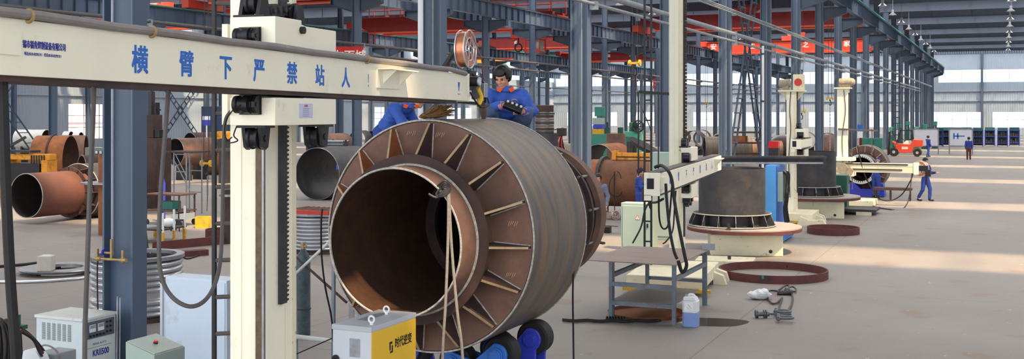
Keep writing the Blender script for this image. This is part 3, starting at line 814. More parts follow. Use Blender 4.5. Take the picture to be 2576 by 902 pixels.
# ================================================================ BIG FLANGED PIPE (axis along the hall)
def pipe_asm(name, label, loc, rz=0, n_g=16, off=-3., lay=None, stub=.69, sh=1.47):
    R = 1.207; t = T(name, label, 'fabricated pipe', loc, rz); zc = R
    C = (0, 0, zc)
    B().lathe([(.742, -stub), (.742, .02), (.72, .02), (.72, -stub)], C, 'y', 80, closed=True).to('stub_pipe', rust, t, True)
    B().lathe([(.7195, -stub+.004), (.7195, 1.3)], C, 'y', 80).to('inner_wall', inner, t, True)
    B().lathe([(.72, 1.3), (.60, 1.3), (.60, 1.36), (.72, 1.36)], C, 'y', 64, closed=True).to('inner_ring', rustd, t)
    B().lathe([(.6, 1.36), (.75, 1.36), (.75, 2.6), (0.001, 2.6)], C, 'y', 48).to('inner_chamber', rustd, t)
    B().lathe([(.74, 0), (R-.02, 0), (R-.02, .03), (.74, .03)], C, 'y', 96, closed=True).to('face_plate', rust, t)
    B().lathe([(R-.028, .0), (R, .0), (R, sh), (R-.028, sh)], C, 'y', 128, closed=True).to('shell', shellm, t, True)
    rr_ = .80
    B().lathe([(rr_-.03, sh-.3), (R-.03, sh-.3), (R-.03, sh-.26), (rr_-.03, sh-.26)], C, 'y', 96, closed=True).to('rear_plate', rustd, t, True)
    B().lathe([(rr_-.03, sh-.3), (rr_, sh-.3), (rr_, sh+1.28), (rr_-.03, sh+1.28)], C, 'y', 96, closed=True).to('rear_pipe', rustd, t, True)
    B().lathe([(rr_-.03, sh+1.28), (rr_-.01, sh+1.28), (rr_-.01, sh+1.5), (rr_-.03, sh+1.5)], C, 'y', 96, closed=True).to('gap_ring', black, t, True)
    B().lathe([(rr_, sh+1.22), (rr_+.05, sh+1.22), (rr_+.05, sh+1.28), (rr_, sh+1.28)], C, 'y', 96, closed=True).to('rear_lip', rustd, t, True)
    B().lathe([(.6, sh+1.5), (rr_+.06, sh+1.5), (rr_+.06, sh+1.7), (.6, sh+1.7)], C, 'y', 96, closed=True).to('rear_flange', rust, t, True)
    for k in range(12):
        a = 2*PI*k/12+.1; x, z = (rr_+.025)*math.cos(a), zc+(rr_+.025)*math.sin(a)
        B().cyl((x, sh+1.18, z), (x, sh+1.56, z), .018, n=8).to('bolt', steel, t)
    B().lathe([(.742, -.36), (.855, -.36), (.855, -.325), (.742, -.325)], C, 'y', 80, closed=True).to('collar', rustd, t)
    for r, y, rr in ((.731, -stub, .011), (.752, -.37, .014), (R-.012, -.004, .011), (R+.002, sh, .008)):
        B().torus((0, y, zc), r, rr, 'y', 128, 6).to('weld_seam', weld, t, True)
    for k in range(n_g):
        a = math.radians(off + 360/n_g*k); rad = V((math.cos(a), 0, math.sin(a))); tg = V((-math.sin(a), 0, math.cos(a))); Y = V((0, 1, 0)); c = V(C)
        P = [(.742, -.325), (.85, -.325), (1.165, -.07), (1.165, 0), (.742, 0)]
        b = B(); b.poly3([c + rad*r + Y*y for r, y in P], .022)
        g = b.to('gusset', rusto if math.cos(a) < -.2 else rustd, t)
        e = B(); e.bar(c+rad*.85+Y*(-.326), c+rad*1.165+Y*(-.071), .023, .006, up=tg.cross(V((.315*math.cos(a), .255, .315*math.sin(a)))))
        e.to('cut_edge', mat('ground_edge', (176, 150, 116), .5, var=.2, scale=10, metal=.2) if 'ground_edge' not in MATS else MATS['ground_edge'], g)
        e = B()
        for s in (-1, 1): e.tube([c + rad*(.76+.05*i) + tg*(s*.015) + Y*(-.006+.003*(i % 2)) for i in range(9)], .009, 6)
        e.to('weld_bead', weld, g, True)
    return t
pc = W(1075, 593, 11.5)
PZ = pc.z-1.207
bigpipe = pipe_asm('flanged_pipe', 'huge rusty flanged pipe with radial gusset plates on blue rollers in the centre foreground', (pc.x, pc.y, PZ))
bigpipe['category'] = 'fabricated pipe'
# chalk marks on the face plate
b = B()
for a, rr in ((100, 1.08), (82, 1.06), (10, .98), (-20, 1.0)):
    aa = math.radians(a)
    for i in range(5):
        x = rr*math.cos(aa)-.05+.022*i; b.bar((x, -.004, 1.207+rr*math.sin(aa)-.03+.01*(i % 3)), (x+.018, -.004, 1.207+rr*math.sin(aa)+.02), .008, .003)
b.to('chalk_mark', mat('chalk', (206, 176, 150), .9, var=.1), bigpipe)
# ropes hanging from the rim
rp = T('rope', 'pair of grey wire ropes hanging from the mouth of the huge flanged pipe', 'rope', W(1127, 470, 10.6))
for pts in ([W(1126, 462, 10.75), W(1128, 500, 10.6), W(1127, 600, 10.55), W(1121, 760, 10.5), W(1113, 902, 10.45), W(1108, 1200, 10.4)],
            [W(1128, 462, 10.75), W(1130, 500, 10.6), W(1136, 620, 10.55), W(1150, 780, 10.5), W(1164, 902, 10.45), W(1175, 1200, 10.4)]):
    B().tube(spline(pts), .014, 8).to('strand', ropem, rp, True, world=True)
b = B()
for k in range(5):
    b.tube(spline([W(1100+5*k, 468+4*k, 10.62), W(1118, 455+5*k, 10.6), W(1132, 468+3*k, 10.62), W(1116, 480+3*k, 10.6), W(1104-2*k, 486+2*k, 10.62)]), .011, 6)
b.tube(spline([W(1078, 487, 10.6), W(1090, 494, 10.6), W(1100, 496, 10.6), W(1098, 486, 10.6), W(1110, 472, 10.6)]), .012, 6)
b.to('knot', darkst, rp, True, world=True)
# straw brush on top
br = W(1090, 292, 11.8); br.z = PZ+1.207*2+.002
t = T('straw_brush', 'worn straw brush lying on top of the huge flanged pipe', 'brush', br, .3)
b = B(); random.seed(3)
for i in range(220):
    a = random.uniform(-.35, .35); y = random.uniform(-.05, .05); x0 = random.uniform(-.14, .02)
    b.tube([(x0, y, .005+random.random()*.03), (x0+.1+random.random()*.14, y+.1*a, .03+random.random()*.12)], .004, 3)
b.to('bristles', strawm, t)
B().ball((-.1, 0, .022), (.06, .04, .022), 12).to('binding', strawm, t, True)
# ---------------------------------------------------------------- turning rolls
def bogie(label, a0, a1, yc, mframe, px=None):
    """two rubber tyred wheels on a rocker, pivoted on a base; angles are where the wheels touch the shell"""
    Rw = .185; cx, cz = pc.x, pc.z; RR = 1.207+Rw+.004
    w = [V((cx+RR*math.cos(math.radians(a)), yc, cz+RR*math.sin(math.radians(a)))) for a in (a0, a1)]
    mid = (w[0]+w[1])/2
    piv = mid + V((mid.x-cx, 0, mid.z-cz)).normalized()*.34
    t = T('turning_roll', label, 'turning roll', (piv.x, yc, 0))
    for c in w:
        B().lathe([(.02, -.1), (Rw*.62, -.1), (Rw*.62, -.11), (Rw*.9, -.11), (Rw, -.09), (Rw, .09), (Rw*.9, .11), (Rw*.62, .11), (Rw*.62, .1), (.02, .1)], c, 'y', 36).to('wheel', rubber, t, True, world=True)
    for s in (-1, 1):
        y0, y1 = (yc-.165, yc-.125) if s < 0 else (yc+.125, yc+.165)
        pts = []
        # outline around both hubs and the pivot
        for c, a_s, a_e in ((w[0], -60, 150), (w[1], 60, 230)):
            pass
        hub = .125
        d = (w[0]-w[1]); ang = math.degrees(math.atan2(d.z, d.x))
        for k in range(11):
            a = math.radians(ang-75+ 165*k/10); pts.append((w[0].x+hub*math.cos(a), w[0].z+hub*math.sin(a)))
        pts.append((mid.x, mid.z-.02))
        for k in range(11):
            a = math.radians(ang+90+165*k/10); pts.append((w[1].x+hub*math.cos(a), w[1].z+hub*math.sin(a)))
        pts.append((piv.x-.16, piv.z-.1)); pts.append((piv.x+.16, piv.z-.1))
        B().prism(pts, 'xz', y0, y1).to('rocker_plate', mframe, t, bevel=.008, world=True)
    for c in w + [piv]:
        r = .085 if c is not piv else .1
        b = B(); b.cyl((c.x, yc-.185, c.z), (c.x, yc+.185, c.z), r, n=28); b.cyl((c.x, yc-.2, c.z), (c.x, yc+.2, c.z), r*.8, n=28)
        for k in range(6):
            a = k*PI/3; b.cyl((c.x+r*.62*math.cos(a), yc-.207, c.z+r*.62*math.sin(a)), (c.x+r*.62*math.cos(a), yc-.2, c.z+r*.62*math.sin(a)), .009, n=6)
        b.to('hub_cap', mframe, t, bevel=.004, world=True)
    b = B(); b.bb(piv.x-.3, piv.x+.3, yc-.26, yc+.26, .02, .22)
    for s in (-1, 1): b.prism([(piv.x-.28, .22), (piv.x+.28, .22), (piv.x+.13, piv.z+.08), (piv.x, piv.z+.13), (piv.x-.13, piv.z+.08)], 'xz', yc+s*.235-.02, yc+s*.235+.02)
    b.to('base_frame', mframe, t, bevel=.006, world=True)
    return t
bogie('bright blue roller bogie with two black tyred wheels under the front of the huge pipe', -66, -88, pc.y+.62, bluep)
bogie('violet-blue roller bogie behind the bright blue one, under the rear of the huge pipe', -61, -81, pc.y+1.28, bluepd)
bogie('violet-blue roller bogie at the lower left under the huge pipe, mostly hidden', -110, -130, pc.y+.62, bluepd)
bogie('violet-blue roller bogie at the rear left under the huge pipe, hidden by it', -112, -132, pc.y+1.28, bluepd)
# ================================================================ POWER SOURCES AND CABINETS IN FRONT
# yellow / grey inverter
p0 = W(934, 823, 9.6)
st = T('equipment_stand', 'steel angle stand under the yellow and grey welding power source', 'stand', (p0.x-.2, p0.y+.4, 0))
zb = p0.z-.66
b = B()
for sx in (-.2, .2):
    for sy in (-.38, .38): B().bb(sx-.02, sx+.02, sy-.02, sy+.02, 0, zb-.03).to('leg', steel, st)
B().bb(-.24, .24, -.43, .43, zb-.03, zb).to('shelf', steel, st)
B().bb(-.2, .2, -.38, .38, .25, .28).to('shelf', steel, st)
iv = T('inverter_power_source', 'grey and yellow welding power source with lifting eyes in front of the huge pipe', 'welding power source', (p0.x-.2, p0.y+.4, zb))
h = .66
B().bb(-.195, .195, -.395, .395, 0, h-.04).to('housing', lgrey, iv, bevel=.006)
b = B().bb(-.202, .202, -.402, .402, h-.045, h); b.to('lid', mat('lid_grey', (186, 190, 198), .5, var=.05), iv, bevel=.005)
b = B().bb(.195, .2, -.39, .395, .28, h-.05); b.bb(.195, .2, -.1, .395, .0, .28); b.to('side_panel', yellow, iv)
b = B()
for k in range(9):
    for j in range(3): b.bar((.199, -.2+.03*j, .02+.03*k), (.199, -.17+.03*j, .04+.03*k), .006, .004)
    for j in range(3): b.bar((.199, -.17+.03*j, .02+.03*k), (.199, -.2+.03*j, .04+.03*k), .006, .004)
b.to('vent_mesh', black, iv)
B().bb(.1955, .1985, -.21, -.105, .0, .29).to('vent_panel', white, iv)
for yy in (-.28, .2):
    b = B(); b.torus((.0 if yy > 0 else .13, yy, h+.045), .028, .009, 'y', 24, 8); b.cyl((.0 if yy > 0 else .13, yy, h), (.0 if yy > 0 else .13, yy, h+.02), .016, n=10); b.to('lifting_eye', white, iv, True)
b = B().bb(-.1, .0, -.15, .25, h, h+.002); b.to('top_label', mat('label_grey', (140, 142, 150), .5, var=.15, scale=20), iv)
B().bb(-.02, .085, -.3985, -.3955, .39, .55).to('rating_plate', mat('silver_plate', (170, 172, 184), .3, var=.2, scale=18, metal=.4), iv)
text('时代逆变', 'lettering', blacktx, iv, .098, face((.2015, .16, .44), (0, 1, 0), (0, 0, 1)), bold=.002, squeeze=.8, extrude=.0006)
b = B(); b.bb(.2, .202, -.09, -.04, .455, .475); b.bb(.2, .202, -.09, -.07, .40, .455); b.bb(.2, .202, -.05, -.03, .39, .44); b.bb(.2, .202, -.08, -.03, .375, .392)
b.to('emblem', blacktx, iv)
b = B(); b.cyl((-.16, -.395, .36), (-.16, -.41, .36), .035, n=16); b.to('cable_gland', black, iv)
b = B(); b.tube(spline([(-.16, -.4, .36), (-.17, -.44, .34), (-.23, -.47, .27), (-.235, -.47, .16), (-.2, -.46, .02), (-.2, -.46, -.2), (-.2, -.46, -.6)]), .014, 8); b.to('power_cable', rubber, iv, True)
# sloping grey console
p0 = W(388, 893, 10.5)
cz = p0.z
t = T('control_console', 'grey sloping-top control console with a red push button, front left', 'control console', (p0.x-.175, p0.y+.215, 0))
b = B().prism([(-.175, 0), (.175, 0), (.175, cz), (-.175, cz+.10)], 'xz', -.215, .215); b.to('body', greygrn, t, bevel=.005)
sl = math.atan2(.1, .35)
b = B().prism([(-.165, cz+.098), (.165, cz+.004), (.165, cz+.012), (-.165, cz+.106)], 'xz', -.2, .2); b.to('lid', mat('console_lid', (170, 182, 172), .5, var=.04), t)
zc_ = cz+.055
b = B(); b.cyl((0, .0, zc_), (.004, 0, zc_+.018), .022, n=16); b.to('button_collar', black, t)
b = B(); b.cyl((.004, 0, zc_+.016), (.009, 0, zc_+.034), .02, n=16); b.to('push_button', redb, t, True)
# pale blue cabinet
p0 = W(416, 694, 14.0)
cw_, cd_ = .95, .32; hz = p0.z
t = T('electrical_cabinet', 'pale blue electrical cabinet standing behind the ladder of the cream post', 'cabinet', (p0.x+cw_/2, p0.y+cd_/2, 0))
B().bb(-cw_/2, cw_/2, -cd_/2, cd_/2, 0, hz).to('body', paleblu, t, bevel=.008)
b = B().bb(-cw_/2+.02, cw_/2-.02, -cd_/2-.012, -cd_/2, .06, hz-.03); b.to('door', paleblu, t, bevel=.005)
b = B()
for xx in (-cw_/2-.12, -cw_/2-.055): b.bb(xx-.018, xx+.018, -.1, -.06, 0, hz-.06)
b.bb(-cw_/2-.138, -cw_/2, -.1, -.06, hz-.1, hz-.06); b.to('frame', lgrey, t)
b = B(); b.tube(spline([(cw_/2+.002, -.05, hz-.05), (cw_/2+.03, -.08, hz-.2), (cw_/2+.03, -.05, hz-.5), (cw_/2+.06, -.02, hz-.8), (cw_/2+.1, 0, .05)]), .01); b.to('cable', rubber, t, True)
# off-white welding power source
p0 = W(204, 802, 13.6)
t = T('welding_power_source', 'off-white louvred welding power source with meters on its end, lower left', 'welding power source', (p0.x-.38, p0.y+.3, 0))
zb, zt_ = .26, p0.z
B().bb(-.38, .38, -.28, .28, zb, zt_-.03).to('housing', mat('welder_grey', (206, 216, 220), .5, var=.04), t, bevel=.006)
B().bb(-.395, .395, -.3, .3, zt_-.035, zt_).to('lid', offwh, t, bevel=.006)
for k in range(6):
    x0 = -.28+.085*k; b = B()
    for j in range(17): b.bb(x0, x0+.055, -.285, -.28, zt_-.09-.0125*j-.006, zt_-.09-.0125*j)
    b.to('louvre', mat('louvre_dark', (120, 122, 122), .6, var=.1) if 'louvre_dark' not in MATS else MATS['louvre_dark'], t)
B().bb(.38, .386, -.25, .25, zt_-.27, zt_-.06).to('control_panel', mat('panel_dark', (92, 96, 104), .5, var=.05), t)
for yy in (-.12, .02): 
    m_ = B().bb(.386, .392, yy-.05, yy+.05, zt_-.19, zt_-.1).to('meter', white, t)
    B().bb(.392, .393, yy-.045, yy+.045, zt_-.145, zt_-.105).to('meter_window', mgrey, m_)
for yy in (.12, .18):
    for k in range(3): B().cyl((.386, yy, zt_-.1-.06*k), (.4, yy, zt_-.1-.06*k), .014, n=10).to('knob', black, t)
for k in range(5): B().cyl((.386, -.16+.055*k, zt_-.235), (.402, -.16+.055*k, zt_-.235), .014, n=10).to('knob', black, t)
B().bb(.38, .384, -.25, .25, .42, zt_-.28).to('label_panel', offwh, t)
text('KRⅡ500', 'lettering', navytxt, t, .105, face((.385, .02, zt_-.46), (0, 1, 0), (0, 0, 1)), bold=.003, extrude=.0006, squeeze=.8)
text('PANA AUTO', 'lettering', navytxt, t, .04, face((.385, .0, zt_-.345), (0, 1, 0), (0, 0, 1)), extrude=.0006)
B().bb(.384, .3855, -.2, .2, zt_-.385, zt_-.381).to('label_line', navytxt, t)
b = B().bb(-.36, .36, -.26, .26, .16, .26); b.to('chassis', darkst, t)
for sx in (-.3, .3):
    for sy in (-.24, .24): B().cyl((sx, sy-.03, .08), (sx, sy+.03, .08), .08, n=16).to('castor', rubber, t)
# cable coil hung on a short green post, lower left
cp = W(46, 810, 11.5)
t = T('cable_post', 'short green post carrying coiled welding cables at the lower left corner', 'post', (cp.x, cp.y, 0))
B().cyl((0, 0, 0), (0, 0, cp.z+.08), .025, n=12).to('post', greend, t, True)
B().bb(-.16, .1, -.03, .03, cp.z-.06, cp.z-.02).to('peg', greend, t)
t = T('cable_coil', 'thick coil of black and brown welding cables hung on the green post', 'cable coil', (cp.x, cp.y, cp.z-.4))
random.seed(5)
for i in range(14):
    b = B(); x0 = random.uniform(-.2, -.02); rr = random.uniform(.1, .17); hh = random.uniform(.3, .42); pts = []
    for k in range(16):
        a = 2*PI*k/16; pts.append((x0+rr*math.cos(a)*.9+random.uniform(-.008, .008), -.05-.011*i+.03*math.sin(a), .4-hh+hh*math.sin(a)+.03))
    b.tube(pts, .016, 6, closed=True); b.to('loop', rubber if i % 4 else redox, t, True)
for i, (dx, m_) in enumerate(((0, rubber), (.03, redox), (.06, rubber))):
    cable('%s welding cable trailing from the coil towards the white drum' % ['black', 'red-brown', 'second black'][i], 'cable',
          [W(48+dx*100, 822+6*i, 11.4), W(72+6*i, 838+8*i, 11.6), W(100, 868+9*i, 12.0), W(125, 905+8*i, 12.6), W(150, 960, 13.2), at(170+20*i, 14.0, .02)], .014, m_, 'cable')
# white drum and small grey box beside the power source
p0 = W(86, 905, 12.2)
t = T('wire_drum', 'white drum with a dark hub at the bottom left edge', 'wire drum', (p0.x, p0.y, 0))
B().cyl((0, 0, 0), (0, 0, p0.z-.2), .2, n=28).to('pedestal', mgrey, t, True)
b = B(); b.lathe([(.04, -.06), (.17, -.06), (.17, .06), (.04, .06)], (0, 0, p0.z-.04), 'y', 32, closed=True); b.to('drum', white, t, True)
B().cyl((0, -.075, p0.z-.04), (0, .075, p0.z-.04), .05, n=16).to('hub', black, t)
b = B(); 
p0 = W(140, 880, 12.6)
t = T('wire_feeder', 'small grey wire feeder box with a rope handle, before the off-white power source', 'wire feeder', (p0.x, p0.y, 0))
B().bb(-.12, .16, -.15, .15, 0, p0.z).to('housing', mgrey, t, bevel=.01)
b = B(); b.tube(spline([(-.1, -.1, p0.z), (-.1, -.1, p0.z+.06), (0, -.1, p0.z+.07), (.12, -.1, p0.z+.02), (.18, -.1, p0.z-.08)]), .01); b.to('handle', ropem, t, True)
# valves and pipes on the near column
cf = fy(0)
t = T('gas_manifold', 'brass valves and galvanised pipe clamped to the near blue-grey column', 'gas manifold', (XA, cf-.16, 1.5))
vz = H-(650-HY)/F*14.3
zz = lambda py: H-(py-HY)/F*14.25
b = B(); b.tube([(-.02, -.03, zz(642)-1.5), (-.02, -.03, 10)], .022, 10); b.to('riser', galv, t, True)
b = B(); b.tube([(-.22, -.08, zz(650)-1.5), (.2, -.08, zz(650)-1.5)], .018, 10); b.cyl((-.02, -.05, zz(650)-1.5), (-.02, -.05, zz(600)-1.5), .02, n=10); b.cyl((-.02, -.05, zz(635)-1.5), (-.14, -.05, zz(635)-1.5), .015, n=10); b.to('cross_pipe', brass, t, True)
for sx in (-.22, .2):
    b = B(); b.ball((sx, -.08, zz(650)-1.5), (.04, .035, .04), 10); b.cyl((sx-.05, -.08, zz(650)-1.5), (sx+.05, -.08, zz(650)-1.5), .026, n=10); b.bb(sx-.012, sx+.012, -.1, -.075, zz(650)-1.5, zz(625)-1.5); b.to('valve', brass, t, True)
b = B(); b.cyl((-.16, -.05, zz(634)-1.5), (-.14, -.05, zz(634)-1.5), .04, n=14); b.to('handwheel', bluepd, t)
b = B(); b.tube(spline([(-.22, -.08, zz(655)-1.5), (-.23, -.08, zz(700)-1.5), (-.22, -.07, zz(900)-1.5), (-.24, -.1, -1.3)]), .009); b.to('hose', rubber, t, True)
for px, py, d, lab in ((293, 745, 13.7, 'left of the two thin bare steel rods leaning on the near column foot'), (300, 748, 13.75, 'right of the two thin bare steel rods leaning on the near column foot')):
    t = T('steel_rod', lab, 'rod', at(px, d)); B().bar(at(px, d), W(px+2.5, py, d+.2), .012).to('bar', steel, t, world=True)
# ================================================================ MIDDLE DISTANCE, RIGHT
def put(r, d, z=0): return cw(r, d, z)
def floor_scale(d): return F/d
def manip2(label, base, rz, hp, zb, hb, y0, y1, pw=.26, pd=.42, bx=.17, bw=.3, letters=True, ladder=True, basez=.35, bl=1.5, motor=False, chain=True, head=True):
    """column-and-boom manipulator, boom along local y on the +x side of the post"""
    t = T('welding_manipulator', label, 'welding manipulator', base, rz)
    b = B().bb(-pw/2, pw/2, -pd/2, pd/2, basez, hp); b.to('post', cream, t, bevel=.006)
    B().bb(-pw/2-.006, -pw/2+.1, -pd/2-.006, -pd/2, basez, hp).to('post_strip', cream, t)
    B().bb(pw/2-.07, pw/2, -pd/2-.02, -pd/2, basez, hp).to('guide_rail', creamd, t)
    B().bb(pw/2, pw/2+.03, -.06, .03, basez+.6, hp).to('rack', darkst, t)
    x0, x1 = bx, bx+bw
    B().bb(x0, x1, y0, y1, zb-hb/2, zb+hb/2).to('boom', cream, t, bevel=.006)
    B().bb(x0+.02, x1-.02, y0+.05, y1-.15, zb+hb/2, zb+hb/2+.03).to('top_rail', hosem, t)
    B().bb(x0+.02, x1-.02, y0+.3, y1-.2, zb-hb/2-.04, zb-hb/2).to('boom_rail', darkst, t)
    for z in (zb+hb/2+.06, zb-hb/2-.34):
        B().bb(pw/2+.02, x1-.01, -.5, .36, z, z+.27).to('carriage_block', cream, t, bevel=.008)
        b = B(); zc_ = z+.07 if z > zb else z+.2
        b.bb(x0+.02, x1-.06, -.56, -.5, zc_-.1, zc_+.1)
        b.cyl((x0+.07, -.6, zc_), (x0+.2, -.6, zc_), .085, n=16)
        b.to('guide_roller', black, t, True)
    for yy in (-.35, .0): 
        b = B(); b.cyl((x0+.05, yy, zb-hb/2-.44), (x0+.14, yy, zb-hb/2-.44), .09, n=16); b.bb(x0+.02, x0+.17, yy-.07, yy+.07, zb-hb/2-.44, zb-hb/2-.34); b.to('under_roller', black, t, True)
    for yy in (-.4, -.15):
        b = B(); b.cyl((x0+.0, yy, zb+hb/2+.42), (x0+.1, yy, zb+hb/2+.42), .1, n=16); b.bb(x0-.04, x0+.14, yy-.09, yy+.09, zb+hb/2+.33, zb+hb/2+.36); b.to('top_roller', black, t, True)
    if chain:
        b = B()
        for yy in (-.1, -.03):
            z = zb+.5
            while z < hp:
                b.bb(pw/2+.04, pw/2+.07, yy-.018, yy+.018, z, z+.055); z += .075
        b.to('chain', rustd, t)
    b = B().bb(-.75, .75, -bl, .8, .1, basez); b.to('base_frame', creamd, t, bevel=.015)
    b = B().bb(-.8, .9, -bl-.12, -bl-.02, .06, .13); b.to('kick_bar', yelloworn, t)
    for sx, sy in ((.85, .5), (.85, .0)):
        B().prism([(sx-.1, 0), (sx+.16, 0), (sx+.1, .18), (sx-.1, .25)], 'xz', sy-.09, sy+.09).to('stabiliser', creamd, t)
    for sx in (-.55, .55):
        for sy in (-bl+.3, .5): B().cyl((sx-.05, sy, .11), (sx+.05, sy, .11), .11, n=16).to('wheel', darkst, t)
    if letters:
        for i, c in enumerate('横臂下严禁站人'):
            text(c, 'lettering', bluetxt, t, .17, face((x1+.002, y0+1.1+ (y1-y0-2.4)*i/6.5, zb+.01), (0, 1, 0), (0, 0, 1)), bold=.006, squeeze=.8, extrude=.001)
        b = B()
        for dy, w in ((-.03, .02), (0, .012), (.03, .02)): b.bb(x1, x1+.002, y1-.3+dy-w/2, y1-.3+dy+w/2, zb-.06, zb+.1)
        b.to('emblem', bluetxt, t)
        for yy in (y1-1.15,):
            b = B(); b.bb(x1, x1+.015, yy-.3, yy+.35, zb-.02, zb+hb*.4); b.bb(x1+.015, x1+.16, yy-.3, yy+.4, zb+hb*.36, zb+hb*.42)
            b.poly3([(x1+.01, yy-.25, zb+hb*.36), (x1+.01, yy-.25, zb-.02), (x1+.15, yy-.25, zb+hb*.36)], .012); b.poly3([(x1+.01, yy+.2, zb+hb*.36), (x1+.01, yy+.2, zb-.02), (x1+.15, yy+.2, zb+hb*.36)], .012)
            b.to('bracket', cream, t)
    if ladder:
        lx, ly = -.6, -.1
        for dx in (-.07, .07): B().bb(lx+dx-.02, lx+dx+.02, ly-.02, ly+.02, .0, hp).to('ladder_rail', black, t)
        z = .4
        while z < hp: B().bb(lx-.07, lx+.07, ly-.012, ly+.012, z, z+.03).to('rung', black, t); z += .42
        b = B(); b.bar((lx-.2, ly, zb+1.65), (-.1, ly, zb+1.6), .06); b.bar((lx-.2, ly, zb-.1), (lx-.2, ly, zb+1.65), .03); b.bar((lx+.22, ly, zb-.1), (lx+.22, ly, zb+1.6), .025)
        b.to('ladder_arm', black, t)
    if motor:
        b = B().bb(-.42, .42, -.3, .3, hp, hp+.05); b.poly3([(.16, 0, hp), (.4, 0, hp), (.16, 0, hp-.3)], .04); b.poly3([(-.16, 0, hp), (-.4, 0, hp), (-.16, 0, hp-.3)], .04); b.to('top_plate', creamd, t)
        b = B().cyl((-.4, -.05, hp+.25), (-.05, -.05, hp+.28), .14, n=18); b.cyl((-.42, -.05, hp+.25), (-.38, -.05, hp+.25), .1, n=12); b.bb(-.3, -.1, -.15, .1, hp+.05, hp+.2); b.to('motor', mat('old_motor', (150, 140, 122), .6, var=.3, scale=14), t, True)
    return t
def boxend(t, y0, zb, hb, bx=.17, bw=.3):
    b = B(); b.bb(bx-.02, bx+bw+.02, y0-.06, y0, zb-hb/2-.02, zb+hb/2+.02); b.bb(bx-.02, bx+.1, y0-.06, y0, zb-hb/2-.1, zb-hb/2); b.to('end_plate', cream, t)
    B().bb(bx+.03, bx+.15, y0-.066, y0-.06, zb-.08, zb+.1).to('opening', black, t)
    B().bb(bx+bw, bx+bw+.06, y0+.06, y0+.3, zb-.1, zb+.12).to('junction_box', cream, t, bevel=.01)
# ---- manipulator two
N2 = V((2.49, 18.85))
pp = N2 + WD*.38 + SD*4.35
b2 = put(pp.x, pp.y)
m2 = manip2('second cream column-and-boom manipulator with cables over its boom, behind the rusty-topped steel table', b2, RZ1, 6.7, 2.30, .35, -4.33, 4.35, bx=.15, bw=.23, bl=1.6)
boxend(m2, -4.33, 2.30, .35, .15, .23)
b = B(); b.bb(.1, .36, 4.35, 4.5, 2.2, 2.44); b.bb(.15, .3, 4.5, 4.75, 2.25, 2.4); b.to('drive_unit', black, m2, bevel=.01)
def ncable(pts, r=.018, m=rubber): return pts, r, m
for lab, pts, r in (
    ('thick black cable arching over the boom of the second manipulator', [W(1648, 420, 19.6), W(1664, 416, 19.4), W(1680, 428, 18.9), W(1690, 452, 18.8), W(1696, 500, 18.7), W(1708, 570, 18.4), W(1722, 640, 18.2), W(1727, 668, 18.2), W(1716, 684, 18.2), W(1706, 655, 18.2)], .03),
    ('black cable hanging from the junction box of the second manipulator', [W(1675, 462, 18.9), W(1677, 500, 18.8), W(1684, 570, 18.6), W(1694, 625, 18.4), W(1703, 650, 18.3)], .026),
    ('black cable looping low between the second manipulator and its ladder', [W(1657, 490, 18.9), W(1658, 540, 19.2), W(1663, 568, 19.4), W(1673, 575, 19.4), W(1682, 560, 19.3), W(1688, 500, 19.2), W(1690, 470, 19.1)], .016),
    ('black cable draped from the second boom onto the grey-green cabinet', [W(1668, 500, 18.9), W(1652, 508, 19.5), W(1632, 512, 21), W(1622, 530, 24), W(1612, 572, 27), W(1592, 610, 28.2)], .022),
    ('short black cable tail at the end of the second boom', [W(1640, 486, 18.9), W(1634, 500, 18.9), W(1637, 520, 18.9), W(1640, 522, 18.9)], .03),
    ('black cable hanging beside the second cream post foot', [W(1700, 480, 20.2), W(1697, 520, 20.5), W(1692, 580, 21), W(1676, 606, 21.5), W(1668, 612, 21.5)], .014)):
    cable(lab, 'cable', pts, r)
# ---- steel table
FRl, FLl, BRl = G(1696, 817), G(1535, 804), G(1781, 767)
tw = 1.1; tl = 2.1
tb = T('steel_table', 'steel work table with rusty plate top and grey legs, right of the huge pipe', 'table', (FRl.x-tw/2, FRl.y+tl/2, 0))
HT = .985
B().bb(-tw/2-.42, tw/2+.04, -tl/2-.02, tl/2+.1, HT, HT+.016).to('tabletop', mat('plate_top', (146, 128, 122), .5, var=.12, scale=2, col2=(122, 106, 102), amt=.4, scale2=2, stretch=(.4, 2, 1)), tb)
legm = mat('angle_leg', (112, 122, 134), .5, var=.2, scale=3, col2=(110, 74, 54), amt=.22, scale2=5, metal=.2)
for sx in (-1, 1):
    for sy in (-1, 1):
        b = B(); x, y = sx*tw/2, sy*tl/2; b.bb(x-.035, x+.035, y-.006, y+.006, 0, HT); b.bb(x-sx*.035-.006, x-sx*.035+.006, y, y-sy*.07, 0, HT); b.bb(x-.035, x+.035, y-sy*.0-.035, y+.035, .0, .01)
        b.bb(x-.03, x+.03, y-.03, y+.03, 0, HT); b.to('leg', legm, tb)
for z in (.62, .3):
    B().bb(-tw/2, tw/2, -tl/2-.035, -tl/2+.0, z-.035, z+.035).to('rail', legm, tb)
B().bb(-tw/2, tw/2, tl/2-.02, tl/2+.02, .44-.03, .44+.03).to('rail', legm, tb); B().bb(-tw/2, tw/2, tl/2-.02, tl/2+.02, .9, HT).to('rail', legm, tb)
for sx in (-1, 1): B().bb(sx*tw/2-.03, sx*tw/2+.03, -tl/2, tl/2, .72, .79).to('rail', legm, tb)
B().bb(-tw/2, tw/2, -tl/2, tl/2-.4, .33, .342).to('shelf', mat('shelf_plate', (120, 112, 108), .5, var=.15), tb)
t = T('rating_tag', 'small grey metal tag on the back right corner of the steel table', 'tag', (FRl.x+.05, FRl.y+tl+.05, HT+.017))
B().bb(-.12, .12, -.005, .005, 0, .12).to('tag_plate', mgrey, t)
